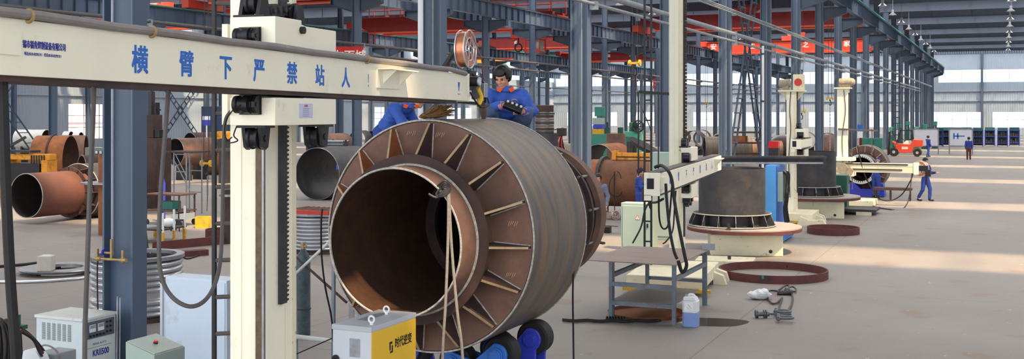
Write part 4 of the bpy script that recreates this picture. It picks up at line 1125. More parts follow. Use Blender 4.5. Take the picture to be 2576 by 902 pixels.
# oil tray under the table
p = G(1625, 790)
t = T('drip_tray', 'shallow rusty drip tray on the floor beneath the steel table', 'tray', (p.x, p.y, 0))
B().lathe([(.0, .01), (.62, .01), (.66, .06), (.67, .06), (.63, 0), (0, 0)], n=32).to('pan', rusto, t, True)
# cable bundle on the floor
t = T('cable_bundle', 'bundle of black cables lying on the floor between the huge pipe and the table', 'cable bundle', G(1540, 806))
random.seed(9)
for k in range(4):
    b = B(); pts = []
    for i in range(9):
        q = G(1415+31*i, 806+(2 if i % 2 else 0)+k*1.8-1.0*(abs(i-4))*.4); q.z = .018+.012*(k % 2); pts.append(q)
    b.tube(spline(pts, 3), .014, 6); b.to('cable', rubber, t, True, world=True)
b = B()
for i in range(7):
    q = G(1527+7*i, 806); b.torus((q.x, q.y, .035), .035, .012, 'x', 12, 6)
b.to('tie', black, t, True, world=True)
cable('thin black rope hanging from the back of the huge pipe to the floor', 'rope', [W(1449, 676, 12.4), W(1443, 684, 12.3), W(1441, 740, 12.3), W(1442, 820, 12.3), W(1443, 905, 12.3), W(1444, 1050, 12.3), at(1444, 12.3, .012)], .011, rubber, 'rope')
# jerrycan
p = G(1733, 823)
t = T('jerrycan', 'white plastic jerrycan half full of blue liquid beside the table leg', 'jerrycan', (p.x, p.y+.13, 0))
def rrect(w, d, c=.04): return [(-w+c, -d), (w-c, -d), (w, -d+c), (w, d-c), (w-c, d), (-w+c, d), (-w, d-c), (-w, -d+c)]
B().prism(rrect(.125, .125), 'xy', .0, .235).to('liquid_body', liquid, t, bevel=.012)
b = B().prism(rrect(.125, .125), 'xy', .235, .43); 
b.to('upper_body', plastic, t, bevel=.012)
b = B().prism([(-.11, .43), (.11, .43), (.08, .49), (-.1, .49)], 'xz', -.1, .1); b.to('shoulder', plastic, t, bevel=.01)
b = B(); b.tube(spline([(.07, 0, .485), (.05, 0, .52), (-.02, 0, .525), (-.05, 0, .485)]), .016); b.to('handle', plastic, t, True)
B().cyl((-.07, 0, .485), (-.07, 0, .52), .03, n=16).to('cap', mgrey, t, True)
B().bb(-.075, .075, -.1275, -.1255, .27, .41).to('label', white, t)
b = B(); b.bar((-.02, -.128, .38), (.04, -.128, .31), .012, .002); b.bar((-.03, -.128, .33), (.0, -.128, .3), .012, .002); b.to('red_mark', redtx, t)
p = G(1795, 810)
t = solo(B().prism([(.62*math.cos(a)*(1+.12*math.sin(3*a)), .42*math.sin(a)*(1+.1*math.cos(2*a))) for a in [2*PI*i/28 for i in range(28)]], 'xy', .0006, .003), 'puddle', 'dark wet puddle on the floor behind the white jerrycan', 'puddle', puddle)
t.location = (p.x-.05, p.y, 0); t.rotation_euler = (0, 0, .3)
# plastic bag
p = G(1912, 752)
random.seed(11)
b = B(); b.ball((0, 0, .09), (.22, .14, .1), 18)
for v in b.bm.verts:
    n_ = noise.noise(v.co*9)*.05 + noise.noise(v.co*22)*.02; v.co += v.co.normalized()*n_; v.co.z = max(.002, v.co.z)
b.bm.verts.ensure_lookup_table()
o = solo(b, 'plastic_bag', 'crumpled clear plastic bag lying on the floor beside the lifting sling', 'plastic bag', poly); o.location = (p.x, p.y, 0); o.rotation_euler = (0, 0, TH)
# lifting sling with shackles
def gz(px, py, z=.03): q = G(px, py); q.z = z; return q
sl = T('lifting_sling', 'dark steel wire lifting sling with shackles dropped on the aisle floor', 'lifting sling', G(1960, 780))
for i, pts in enumerate(([gz(1970, 738), gz(1945, 734), gz(1932, 737), gz(1932, 752), gz(1942, 766), gz(1955, 764), gz(1968, 752), gz(1962, 768), gz(1956, 786)],
            [gz(1990, 735), gz(1994, 752), gz(1992, 768), gz(1984, 784), gz(1978, 800)],
            [gz(1960, 733), gz(1975, 726, .06), gz(1985, 728, .07), gz(1978, 740, .05), gz(1962, 742), gz(1956, 738)],
            [gz(1975, 738, .07), gz(1992, 728, .06), gz(2003, 734, .05), gz(1996, 738, .04), gz(1976, 733, .07)])):
    B().tube(spline(pts), .017, 8).to('wire_rope', darkst, sl, True, world=True)
b = B(); b.cyl(gz(1955, 741, .04), gz(1994, 742, .05), .045, n=12); b.to('ferrule', darkst, sl, True, world=True)
def shackle(p, ang, sc=1.):
    q = V(p); b = B(); R = Matrix.Rotation(ang, 3, 'Z')
    pts = [q+R @ V((x*sc, y*sc, .045)) for x, y in ((-.02, -.09), (.1, -.1), (.2, -.07), (.24, 0), (.2, .07), (.1, .1), (-.02, .09))]
    b.tube(spline(pts), .024*sc, 8); b.cyl(q+R @ V((0, -.14*sc, .045)), q+R @ V((0, .14*sc, .045)), .03*sc, n=12)
    for s in (-.09, .09): b.ball(q+R @ V((0, s*sc, .045)), .045*sc, 10)
    b.to('shackle', mat('shackle_steel', (104, 106, 110), .4, var=.25, scale=12, metal=.6) if 'shackle_steel' not in MATS else MATS['shackle_steel'], sl, True, world=True)
shackle(gz(1953, 792), .1); shackle(gz(1958, 808), .2)
b = B(); a, c = gz(1900, 799, .07), gz(1935, 799, .07); b.cyl(a, c, .04, n=14)
for f in (0, .1, .6, .75): b.cyl(a+(c-a)*f, a+(c-a)*(f+.08), .07, n=18)
b.bar(c, gz(1990, 797, .05), .03); b.to('pin', MATS['shackle_steel'], sl, True, world=True)
# steel rings on the floor
def ring(label, px, py_c, wpx, h, m=redox, th=.03, group=None):
    p = G(px, py_c); d = F*H/(py_c-HY); R = wpx/2*d/F
    t = T('steel_ring', label, 'ring', (p.x, p.y, 0))
    B().lathe([(R-th, 0), (R, 0), (R, h), (R-th, h)], n=96, closed=True).to('band', m, t, True)
    return t, R
rg, R = ring('large dark red flat-bar ring lying on the floor in front of the nearest turntable', 1945, 694, 268, .17)
b = B()
for a in (1.95, 2.0, 2.05, 2.1, 2.2, 2.25): b.bb(-.008, .008, -.004, .004, .06, .1+.02*math.sin(a*9)); 
bm_ = b.mesh('chalk'); bm_.transform(Matrix.Translation((.1, R-.035, 0))); link('chalk_mark', bm_, MATS['chalk'], rg)
B().bb(-.02, .03, -R-.006, -R+.01, .1, .17).to('weld_patch', greenp, rg)
ring('smaller dark red ring lying on the floor beyond the large one', 2096, 586, 128, .19)
# ---- turntables
def turntable(label, c, rz, R=1.42, z=.62, hb=.5, bw=1.75):
    t = T('welding_turntable', label, 'turntable', c, rz)
    B().bb(-bw/2, bw/2, -bw/2, bw/2, 0, z-.1).to('base_box', creamd, t, bevel=.02)
    B().bb(bw/2, bw/2+.01, -.25, .35, .05, z-.16).to('access_panel', creamd, t)
    B().cyl((bw/2-.3, -bw/2-.01, .12), (bw/2-.3, -bw/2, .12), .045, n=14).to('drain_hole', black, t)
    B().cyl((0, 0, z-.1), (0, 0, z-.04), .9, n=48).to('bearing', darkst, t, True)
    B().cyl((0, 0, z-.05), (0, 0, z+.05), R, n=96).to('table_disc', mat('table_disc_steel', (158, 148, 142), .5, var=.15, scale=3) if 'table_disc_steel' not in MATS else MATS['table_disc_steel'], t, True)
    B().lathe([(R-.01, z-.06), (R+.008, z-.06), (R+.008, z+.02), (R-.01, z+.02)], n=96, closed=True).to('rim_band', redox, t, True)
    return t
def flanged_shell(label, c, R=.83, h=1.45, z=.67):
    t = T('flanged_shell', label, 'cylinder', (c.x, c.y, z))
    B().lathe([(R-.03, .0), (R, .0), (R, h), (R-.03, h)], n=72, closed=True).to('shell', mscale, t, True)
    B().lathe([(R-.02, h-.5), (.001, h-.5)], n=48).to('inner_plate', mscale, t)
    B().lathe([(R, 0), (R+.26, 0), (R+.26, .04), (R, .04)], n=72, closed=True).to('bottom_flange', mscale, t, True)
    B().lathe([(R, .3), (R+.14, .3), (R+.14, .33), (R, .33)], n=72, closed=True).to('collar', mscale, t, True)
    for r, zz_ in ((R+.26, .03), (R+.14, .32)): B().torus((0, 0, zz_), r, .012, 'z', 72, 6).to('weld_seam', weld, t, True)
    for k in range(15):
        a = 2*PI*k/15; rd = V((math.cos(a), math.sin(a), 0))
        g = B().poly3([rd*R+V((0, 0, .04)), rd*(R+.24)+V((0, 0, .04)), rd*(R+.24)+V((0, 0, .09)), rd*(R+.14)+V((0, 0, .3)), rd*R+V((0, 0, .3))], .02).to('gusset', mscale, t)
        B().bar(rd*(R+.245)+V((0, 0, .04)), rd*(R+.15)+V((0, 0, .3)), .014).to('cut_edge', steel, g)
    return t
d1 = 28.2
c1_ = at(1872, d1)
turntable('cream turntable with a red-edged disc, nearest of the two turntables', c1_, .28)
c = at(1841, d1)
flanged_shell('dark steel shell with a ribbed foot flange on the nearest turntable', V((c.x, c.y, 0)))
c2_ = at(2055, 38.0)
turntable('cream turntable with a red-edged disc, behind the blue machine, farther of the two', c2_, .15, z=.66)
c = at(2040, 38.0)
flanged_shell('dark steel shell with a ribbed foot flange on the farther turntable', V((c.x, c.y, 0)), h=1.5, z=.71)
p = at(1860, 27.0)
t = T('clamp_block', 'small dark clamp standing on the rim of the nearest turntable disc', 'clamp', (p.x-.25, p.y-.05, .67)); B().bb(-.05, .05, -.04, .04, 0, .04).bb(-.03, .03, -.02, .02, .04, .16).to('jaw', darkst, t)
# cream slab on the floor before the nearest turntable
p = G(1815, 668)
t = T('cream_platform', 'low cream platform on the floor between the table and the nearest turntable', 'platform', (p.x, p.y+.4, 0), RZ1)
B().bb(-.65, .65, -.45, .45, 0, .12).to('deck', creamd, t, bevel=.01)
B().cyl((.1, -.1, .12), (.1, -.1, .2), .04, n=10).to('lug', darkst, t)
# ---- cabinets beside manipulator two
def cabinet(label, px0, px1, d, ztop, m, dep=.4, sign=False, name='control_cabinet'):
    q = at(px0, d); wd = (px1-px0)/F*d/(cs + (px0-CX)/F*sn)
    t = T(name, label, 'cabinet', (q.x+wd/2, q.y+dep/2, 0))
    B().bb(-wd/2, wd/2, -dep/2, dep/2, 0, ztop).to('body', m, t, bevel=.012)
    B().bb(-wd/2+.05, wd/2-.05, -dep/2-.02, -dep/2, .1, ztop-.07).to('door', m, t, bevel=.008)
    B().bb(wd/2-.16, wd/2-.12, -dep/2-.04, -dep/2-.02, ztop*.5, ztop*.5+.1).to('handle', black, t)
    if sign:
        b = B(); x0, z0 = .02, ztop-.42
        b.prism([(x0-.07, z0), (x0+.07, z0), (x0, z0+.125)], 'xz', -dep/2-.024, -dep/2-.02); s_ = b.to('warning_sign', redtx, t)
        B().prism([(x0-.05, z0+.01), (x0+.05, z0+.01), (x0, z0+.1)], 'xz', -dep/2-.026, -dep/2-.024).to('sign_face', white, s_)
        b = B(); b.bar((x0+.01, -dep/2-.027, z0+.075), (x0-.012, -dep/2-.027, z0+.045), .01, .002); b.bar((x0-.012, -dep/2-.027, z0+.048), (x0+.012, -dep/2-.027, z0+.045), .01, .002); b.bar((x0+.012, -dep/2-.027, z0+.048), (x0-.006, -dep/2-.027, z0+.015), .01, .002); b.to('bolt_symbol', blacktx, s_)
    return t
cabinet('grey-green control cabinet with a warning triangle, behind the steel table', 1562, 1642, 28.5, 1.22, greygrn, .42, True)
cabinet('taller pale grey-green cabinet behind the second cream post', 1634, 1688, 31.0, 2.42, greygrn, .5)
# ---- blue machine
q = at(1922, 30.2); 
t = T('blue_machine', 'sky-blue machine cabinet with hanging cables between the two turntables', 'machine', (q.x+.4, q.y+.75, 0))
B().bb(-.38, -.1, -.7, .7, .42, 2.1).to('body', skyblue, t, bevel=.02)
B().bb(-.1, -.08, -.6, .65, .5, 2.05).to('side_panel', bluep, t)
B().bb(-.45, .1, -.85, 1.0, .04, .4).to('base', skyblue, t, bevel=.02)
B().bb(.1, .13, -.8, .95, .1, .34).to('base_panel', bluep, t)
B().bb(-.08, .06, -.55, -.1, 1.1, 1.9).to('control_box', greygrn, t, bevel=.01)
B().bb(-.08, .06, .0, .4, 1.2, 1.85).to('control_box', mgrey, t, bevel=.01)
B().bb(.06, .065, .02, -.0+.14, 1.2, 1.6).to('yellow_label', yellow, t)
random.seed(21)
b = B()
for k in range(9):
    y = -.5+.07*k; b.tube(spline([(0.06, y, 1.95-random.random()*.1), (0.14, y+.02, 1.8), (0.12, y+random.uniform(-.1, .1), 1.2), (0.08, y, .9), (0.12, y+random.uniform(-.1, .1), .5)]), .018, 6)
b.to('cable', rubber, t, True)
b = B()
for k in range(5): b.tube(spline([(0.06, -.45+.05*k, 1.95), (0.13, -.42+.05*k, 1.8), (0.13, -.45+.06*k, 1.4), (0.09, -.4+.05*k, 1.2)]), .016, 6)
b.to('hose', ropem, t, True)
# long dark beam on top
a, c = W(1816, 396, 30.9), W(2076, 397, 30.9)
dx = (c-a); ang = math.atan2(dx.y, dx.x); L = V((dx.x, dx.y)).length
t = T('steel_beam', 'long dark steel beam lying level across the top of the blue machine', 'beam', ((a.x+c.x)/2, (a.y+c.y)/2, 2.105), ang)
B().bb(-L/2, L/2, -.15, .15, .15, .21).to('flange', mscale, t); B().bb(-L/2, L/2-.1, -.15, .15, .0, .05).to('flange', steel, t); B().bb(-L/2, L/2-.05, -.02, .02, .05, .15).to('web', mscale, t)
# ---- manipulators three and four
b3 = at(1993, 36.0)
m3 = manip2('third cream manipulator with a motor on its post top, behind the blue machine', b3, RZ1*.3, 4.2, 2.55, .26, -1.6, 1.2, pw=.3, pd=.36, bx=.2, bw=.28, letters=False, ladder=False, bl=1.0, motor=True, chain=False)
boxend(m3, -1.6, 2.55, .26, .2, .28)
b = B().bb(.05, .4, -.25, .0, 4.25, 4.75); b.to('gear_box', creamd, m3, bevel=.02); B().cyl((.22, -.28, 4.5), (.22, -.25, 4.5), .12, n=20).to('red_disc', redtx, m3)
b = B(); b.tube(spline([(-.02, -.2, 4.2), (-.05, -.22, 3.6), (-.02, -.22, 3.0), (-.08, -.22, 2.0), (-.04, -.22, .8)]), .012); b.to('cable', rubber, m3, True)
B().prism([(.3, 0), (1.2, 0), (1.1, .2), (.7, .16), (.4, .28)], 'xz', -1.2, -.9).to('stabiliser', creamd, m3)
b4 = at(2121, 43.0)
m4 = T('welding_manipulator', 'fourth cream manipulator, its boom pointing right at the walking worker', 'welding manipulator', b4, -.02)
B().bb(-.2, .2, -.2, .2, .2, 4.45).to('post', cream, m4, bevel=.008)
B().bb(.2, .24, -.05, .05, .8, 4.3).to('rack', darkst, m4)
b = B(); b.tube(spline([(.05, -.21, 4.4), (.12, -.22, 3.6), (.0, -.22, 2.6), (.03, -.22, 1.4)]), .012); b.to('cable', rubber, m4, True)
B().bb(-.3, .3, -.3, .3, 4.45, 4.5).to('top_plate', creamd, m4)
b = B().cyl((-.12, -.1, 4.68), (.32, -.1, 4.7), .17, n=18); b.bb(-.1, .3, -.2, .1, 4.5, 4.62); b.ball((.32, -.1, 4.7), .16, 12); b.to('motor', MATS['old_motor'], m4, True)
b = B().bb(-.25, 2.75, -.34, -.12, 1.26, 1.62); b.bb(-.25, 2.6, -.345, -.115, 1.5, 1.54); b.to('boom', creamd, m4, bevel=.008)
B().bb(.0, 2.4, -.36, -.34, 1.56, 1.6).to('top_rail', darkst, m4); B().bb(.1, 2.2, -.36, -.34, 1.36, 1.4).to('groove', darkst, m4)
B().bb(2.6, 2.78, -.36, -.1, 1.22, 1.66).to('end_plate', cream, m4)
B().bb(-.3, .45, -.42, .25, 1.1, 1.25).to('carriage_block', cream, m4, bevel=.01); B().bb(-.3, .45, -.42, .25, 1.68, 1.82).to('carriage_block', cream, m4, bevel=.01)
b = B(); b.cyl((.05, -.4, 1.4), (.05, -.5, 1.4), .2, n=18); b.cyl((.3, -.4, 1.3), (.3, -.5, 1.3), .14, n=18); b.to('gear', MATS['old_motor'], m4, True)
b = B().bb(2.78, 3.1, -.3, -.12, 1.35, 1.55); b.bb(3.0, 3.2, -.32, -.1, 1.15, 1.4); b.bar((3.05, -.2, 1.15), (3.02, -.2, .85), .05); b.to('welding_head', black, m4)
B().bb(-.6, 1.2, -.8, .6, .0, .22).to('base_frame', creamd, m4, bevel=.02)
B().bar((-.15, -.25, 2.9), (1.3, -.2, 2.85), .06).to('arm', hosem, m4)
b = B(); b.bar((1.1, -.24, 2.9), (1.1, -.24, 1.9), .03); b.bar((.35, -.24, 2.9), (.38, -.24, .6), .03); b.to('drop_tube', hosem, m4)
q = W(2316, 424, 42.4)
t = T('wire_reel', 'copper wire reel at the tip of the fourth manipulator boom', 'wire reel', q, 1.1); reel_parts(t, .3, .14)
cable('black cable sagging from the fourth boom tip to the low bench', 'cable', [W(2297, 436, 42.6), W(2290, 455, 42.6), W(2272, 485, 42.8), W(2250, 501, 43), W(2225, 504, 43), W(2205, 492, 42.6), W(2178, 445, 42.4), W(2164, 400, 42.4), W(2158, 365, 42.4)], .022)
cable('second black cable drooping from the fourth boom tip to the floor', 'cable', [W(2294, 436, 42.6), W(2288, 490, 42.2), W(2280, 515, 41.6), W(2265, 527, 41), gz(2235, 528, .03), gz(2200, 521, .03), gz(2185, 514, .03), gz(2160, 518, .03), gz(2130, 509, .03)], .02)
q = G(2245, 505)
t = T('low_bench', 'low rusty steel bench on thin legs below the fourth boom', 'bench', (q.x, q.y+.3, 0))
B().bb(-.72, .72, -.25, .25, .42, .52).to('top', rustd, t)
for sx in (-.65, -.1, .65):
    for sy in (-.2, .2): B().bb(sx-.02, sx+.02, sy-.02, sy+.02, 0, .42).to('leg', darkst, t)
q = G(2145, 541)
t = T('steel_plate_pallet', 'dark steel plate on a small cream block, on the floor by the farther turntable', 'plate', (q.x, q.y+.8, 0))
B().bb(-.75, .75, -.7, .8, .12, .2).to('plate', darkst, t); B().bb(.1, .6, -.72, -.5, 0, .12).to('block', creamd, t)
B().bb(-.7, -.1, .4, .7, 0, .12).to('block', creamd, t)
q = at(2107, 39.6)
t = T('green_cabinet', 'dark green cabinet half hidden behind the farther turntable', 'cabinet', (q.x-.1, q.y+.3, 0)); B().bb(-.42, .42, -.3, .3, 0, 1.3).to('body', greend, t, bevel=.02); B().bb(-.3, .3, -.31, -.3, .2, 1.1).to('door', greend, t)
# flanged assembly under the fourth manipulator
q = W(2174, 423, 47.5)
fp = pipe_asm('flanged_pipe', 'rusty flanged pipe seen end on behind the fourth manipulator', (q.x, q.y, q.z-.98), 0)
fp.scale = (.81,)*3
ringt = T('toothed_ring', 'pale toothed ring clamped on the pipe behind the fourth manipulator post', 'toothed ring', W(2165, 425, 46.6))
b = B(); b.lathe([(.5, -.04), (.62, -.04), (.62, .04), (.5, .04)], (0, 0, 0), 'y', 60, closed=True)
b.to('ring', bright, ringt)
b = B()
for k in range(40):
    a = 2*PI*k/40; b.bar((.5*math.cos(a), -.045, .5*math.sin(a)), (.56*math.cos(a), -.045, .56*math.sin(a)), .03, .02)
b.to('teeth', black, ringt)
q = G(2180, 497)
t = T('turning_roll', 'blue turning roll base under the pipe behind the fourth manipulator', 'turning roll', (q.x-.1, q.y+.9, 0))
b = B().bb(-.75, .75, -.4, .4, 0, .32); b.prism([(-.75, .3), (-.2, .3), (-.5, .62), (-.7, .55)], 'xz', -.35, .35); b.prism([(.75, .3), (.2, .3), (.5, .62), (.7, .55)], 'xz', -.35, .35); b.to('frame', bluepd, t, bevel=.02)
# ---- right background: forklift, boards, cabinets
q = at(2277, 91.0)
fk = T('forklift', 'orange-red forklift truck parked side on at the far end of the aisle', 'forklift', q, .02)
def fx(px): return (px-2277)/F*91/(cs+(2277-CX)/F*sn)
B().prism([(-.75, .35), (-.5, .3), (.55, .3), (.7, .75), (1.35, .8), (1.38, 1.35), (.6, 1.38), (.45, .98), (-.55, 1.05), (-.95, 1.25), (-1.0, 1.15), (-.72, .9)], 'xz', -.5, .5).to('chassis', redo, fk, bevel=.03)
B().prism([(-.2, .98), (.5, .98), (.45, 1.32), (.1, 1.3), (-.1, 1.1)], 'xz', -.35, .35).to('seat_panel', offwh, fk)
b = B()
for yy in (-.48, .48):
    b.bar((.62, yy, 1.35), (.5, yy, 2.12), .07); b.bar((-.62, yy, 1.05), (-.35, yy, 2.12), .07); b.bar((-.4, yy, 2.12), (.55, yy, 2.12), .06)
for k in range(6): b.bar((-.35+.17*k, -.48, 2.12), (-.35+.17*k, .48, 2.12), .05)
b.to('overhead_guard', black, fk)
b = B()
for yy in (-.28, .28): b.bar((-1.28, yy, .1), (-1.2, yy, 2.0), .1, .14)
for z in (.4, 1.1, 1.9): b.bar((-1.25, -.28, z), (-1.25, .28, z), .08)
b.to('mast', black, fk)
b = B()
for yy in (-.2, .2): b.bar((-1.32, yy, .1), (-2.0, yy, .08), .1, .05); b.bar((-1.32, yy, .08), (-1.32, yy, .7), .1, .05, up=(0, 1, 0))
b.to('fork', darkst, fk)
for x, r in ((-.85, .36), (.95, .32)):
    for yy in (-.46, .46):
        w_ = B().lathe([(.1, -.11), (r*.6, -.11), (r*.92, -.12), (r, -.08), (r, .08), (r*.92, .12), (r*.6, .11), (.1, .11)], (x, yy, r), 'y', 24).to('wheel', rubber, fk, True)
        B().cyl((x, yy-.13, r), (x, yy+.13, r), r*.35, n=14).to('hub', mgrey, w_)
b = B(); b.cyl((-.1, 0, 1.35), (-.35, 0, 1.55), .03); b.torus((-.33, 0, 1.52), .14, .02, 'x', 16, 6); b.bb(.15, .5, -.25, .25, 1.3, 1.4); b.bb(.45, .55, -.25, .25, 1.35, 1.8); b.to('seat', black, fk)
text('3330', 'lettering', whitetx, fk, .24, face((.0, -.502, .68), (1, 0, 0), (0, 0, 1)), bold=.01)
def board(label, px0, px1, d, blue=False):
    q = at(px0, d); k = cs+(px0-CX)/F*sn; wd = (px1-px0)/F*d/k
    t = T('display_board', label, 'display board', (q.x+wd/2, q.y, 0))
    B().bb(-wd/2+.05, wd/2-.05, -.03, .03, .75, 2.1).to('panel', mat('board_face', (206, 210, 220), .35, var=.06, scale=2) if 'board_face' not in MATS else MATS['board_face'], t)
    b = B()
    for sx in (-1, 1): b.bb(sx*wd/2-.05, sx*wd/2+.05, -.05, .05, 0, 2.2)
    b.bb(-wd/2, wd/2, -.05, .05, 2.1, 2.2); b.bb(-wd/2, wd/2, -.04, .04, .68, .75); b.to('frame', galv, t)
    if blue:
        b = B(); 
        for x in (-.55, -.25): b.bb(x-.06, x+.06, -.035, -.03, 1.3, 1.8)
        b.bb(-.55, .3, -.035, -.03, 1.5, 1.6); b.to('marking', bluetxt, t)
    return t
board('whiteboard on posts right of the forklift', 2298, 2360, 96)
board('whiteboard with blue markings, right of the walking worker by the forklift', 2388, 2446, 96, True)
def green_cab(px0, px1, d, z, label, m):
    return cabinet(label, px0, px1, d, z, m, .8, name='tool_cabinet')
green_cab(2168, 2194, 88, 1.55, 'teal tool cabinet, left of the pair before the forklift', greenp)
green_cab(2196, 2219, 88, 1.55, 'teal tool cabinet, right of the pair, next to the forklift', greenp)
t = T('red_box', 'red fire box standing left of the teal tool cabinets', 'box', at(2166, 89)); B().bb(-.12, .2, -.2, .2, 0, 1.55).to('body', redp, t, bevel=.02); B().bb(-.08, .16, -.21, -.2, .8, 1.4).to('door', redp, t)
t = T('notice_board', 'small blue and white notice board above the teal cabinets', 'notice board', at(2170, 100))
B().bb(-.45, .55, -.03, .03, 1.3, 2.2).to('panel', white, t); B().bb(-.45, .55, -.04, -.03, 1.9, 2.5).to('blue_header', bluep, t)
for sx in (-.4, .5): B().bb(sx-.03, sx+.03, -.02, .02, 0, 1.3).to('leg', galv, t)
# blue racks and green machines at the far end
random.seed(31)
k = 0
for px in (2312, 2336, 2360, 2384, 2408, 2432, 2460, 2490, 2522, 2552):
    q = at(px, 118+2*(k % 2)); t = T('storage_rack', 'low blue storage rack loaded with parts, %s from the left behind the whiteboards' % ORD[k], 'rack', q, 0, 'blue racks at the far end')
    for sx in (-.48, .48):
        for sy in (-.3, .3): B().bb(sx-.04, sx+.04, sy-.04, sy+.04, 0, 1.75).to('post', bluepd, t)
    for z in (.3, 1.0, 1.65): B().bb(-.5, .5, -.34, .34, z, z+.06).to('shelf', bluepd, t)
    B().bb(-.48, .48, .3, .33, .1, 2.0).to('back_panel', greend, t)
    b = B()
    for i in range(4): b.bb(-.4+.22*i, -.4+.22*i+.17, -.25, .2, 1.06, 1.06+random.uniform(.2, .5)); b.bb(-.4+.22*i, -.4+.22*i+.17, -.25, .2, .36, .36+random.uniform(.2, .5))
    b.to('stored_parts', darkst, t); k += 1
for k, px in enumerate((2243, 2262, 2283, 2305, 2326, 2352)):
    q = at(px, 108+2*(k % 3)); t = T('green_machine', 'dark green machine tool, %s from the left behind the forklift' % ORD[k], 'machine tool', q, 0, 'green machines behind the forklift')
    h_ = 1.7+.25*(k % 3)
    B().bb(-.3, .3, -.35, .35, 0, .9).to('base', greend, t, bevel=.03); B().bb(-.12, .16, -.1, .35, .9, h_+.5).to('column', greend, t, bevel=.02)
    B().bb(-.16, .2, -.6, .3, h_+.1, h_+.5).to('head', greenp, t, bevel=.03); B().cyl((0, -.45, h_-.3), (0, -.45, h_+.1), .06).to('spindle', steel, t)
# ================================================================ LEFT BAYS AND BACKGROUND
def lying(label, px, py, d, R, L, yaw=0., m=rust, mi=None, th=.03, name='steel_cylinder', z=None, closed=False, bands=0, cat='cylinder', cradle=True):
    """hollow cylinder lying with its near end centred on the pixel; axis along +y turned by yaw"""
    c = W(px, py, d)
    if z is not None: c.z = z
    t = T(name, label, cat, (c.x, c.y, max(0, c.z-R)), yaw)
    C = (0, 0, R)
    B().lathe([(R-th, 0), (R, 0), (R, L), (R-th, L)], C, 'y', 64, closed=True).to('shell', m, t, True)
    B().lathe([(R-th-.002, .004), (R-th-.002, L-.004)], C, 'y', 64).to('inside', mi or inner, t, True)
    B().torus((0, 0, R), R-th/2, th*.45, 'y', 64, 6).to('edge', steel if th < .04 else weld, t, True)
    for k in range(bands):
        y = L*(k+1)/(bands+1); B().lathe([(R, y-.04), (R+.05, y-.04), (R+.05, y+.04), (R, y+.04)], C, 'y', 64, closed=True).to('band', rustd, t, True)
    if cradle and c.z-R > .05:
        for y in (L*.25, L*.75):
            B().prism([(-R*.8, -(c.z-R)), (R*.8, -(c.z-R)), (R*.75, R*.3), (R*.5, R*.12), (0, -.01), (-R*.5, R*.12), (-R*.75, R*.3)], 'xz', y-.06, y+.06).to('saddle', darkst, t)
    return t
def upright(label, px, d, z0, z1, R, m=rust, th=.03, name='steel_cylinder', cat='cylinder', bands=()):
    c = at(px, d); t = T(name, label, cat, (c.x, c.y, z0)); h = z1-z0
    B().lathe([(R-th, 0), (R, 0), (R, h), (R-th, h)], n=48, closed=True).to('shell', m, t, True)
    for z, rr in bands: B().lathe([(R, z-.03), (R+rr, z-.03), (R+rr, z+.03), (R, z+.03)], n=48, closed=True).to('band', steel, t, True)
    return t
# flanged stub pipe at the left
q = W(66, 492, 35.2)
t = T('flanged_pipe', 'rusty open pipe with a ribbed flange lying at the left, behind the near column', 'fabricated pipe', (q.x, q.y, q.z-.72))
zc = .72; C = (0, 0, zc); R = .71
B().lathe([(R-.02, 0), (R, 0), (R, 2.1), (R-.02, 2.1)], C, 'y', 64, closed=True).to('stub_pipe', mat('left_pipe_rust', (110, 66, 52), .7, var=.2, scale=2, col2=(86, 56, 48), amt=.4, scale2=1.4, soft=.2), t, True)
B().lathe([(R-.022, .005), (R-.022, 2.1)], C, 'y', 64).to('inside', mat('shaded_bore', (46, 38, 36), .8, var=.15), t, True)  # shade inside the bore is painted in as a near-black colour
B().lathe([(.001, 2.1), (R-.02, 2.1)], C, 'y', 48).to('end_plate', MATS['shaded_bore'], t)
B().torus((0, 0, zc), R-.01, .014, 'y', 64, 6).to('weld_seam', weld, t, True)
for y, r in ((1.75, .84), (2.15, .9)): B().lathe([(R, y), (r, y), (r, y+.04), (R, y+.04)], C, 'y', 64, closed=True).to('flange', rustd, t, True)
B().lathe([(.9, 2.15), (.92, 2.15), (.92, 4.3), (.9, 4.3)], C, 'y', 64, closed=True).to('body_shell', mscale, t, True)
for y in (2.17, 3.6, 4.3): B().torus((0, y, zc), .925, .014, 'y', 64, 6).to('weld_seam', weld, t, True)
for k in range(12):
    a = 2*PI*k/12; rd = V((math.cos(a), 0, math.sin(a))); c0 = V(C)
    B().poly3([c0+rd*.71+V((0, 1.75, 0)), c0+rd*.84+V((0, 1.75, 0)), c0+rd*.9+V((0, 2.15, 0)), c0+rd*.71+V((0, 2.15, 0))], .022).to('gusset', rustd, t)
B().bb(-.8, .8, 2.6, 4.0, -(q.z-.72), .05-.2).to('saddle', black, t)
# other cylinders on the left
lying('orange-rust cylinder with a dark band, behind the ribbed pipe at the left edge', 96, 404, 52, 1.18, 1.5, -1.1, rusto, bands=1)
lying('dark red-brown cylinder beside the orange-rust one, below the left window', 152, 396, 55, 1.1, 1.2, -.9, rust, bands=0)
lying('dark shell half hidden behind the ribbed pipe, left of the grey control desk', 206, 430, 42.5, .62, 1.4, -.5, rustd)
lying('big dark open cylinder between the cream post and the huge pipe', 798, 437, 45, 1.06, 3.0, 0, mscale, mscale, .025)
lying('dark cylinder seen over the big open one, right of the cream post', 800, 373, 72, .95, 3.0, 0, rustd, mscale, .03)
lying('brown open cylinder behind the scaffold, under the cross brace', 441, 382, 58, .72, 2.2, -.2, rust, mscale)
lying('brown shell standing behind the scaffold cylinder', 478, 366, 72, .85, 2.4, -.3, rustd, mscale)
lying('orange pipe length lying behind the yellow hook block', 484, 432, 64, .76, 2.4, -1.2, rusto, mscale)
lying('dark ringed drum lying left of the cream post', 497, 378, 66, .8, 2.2, -.9, rustd, mscale, bands=2)
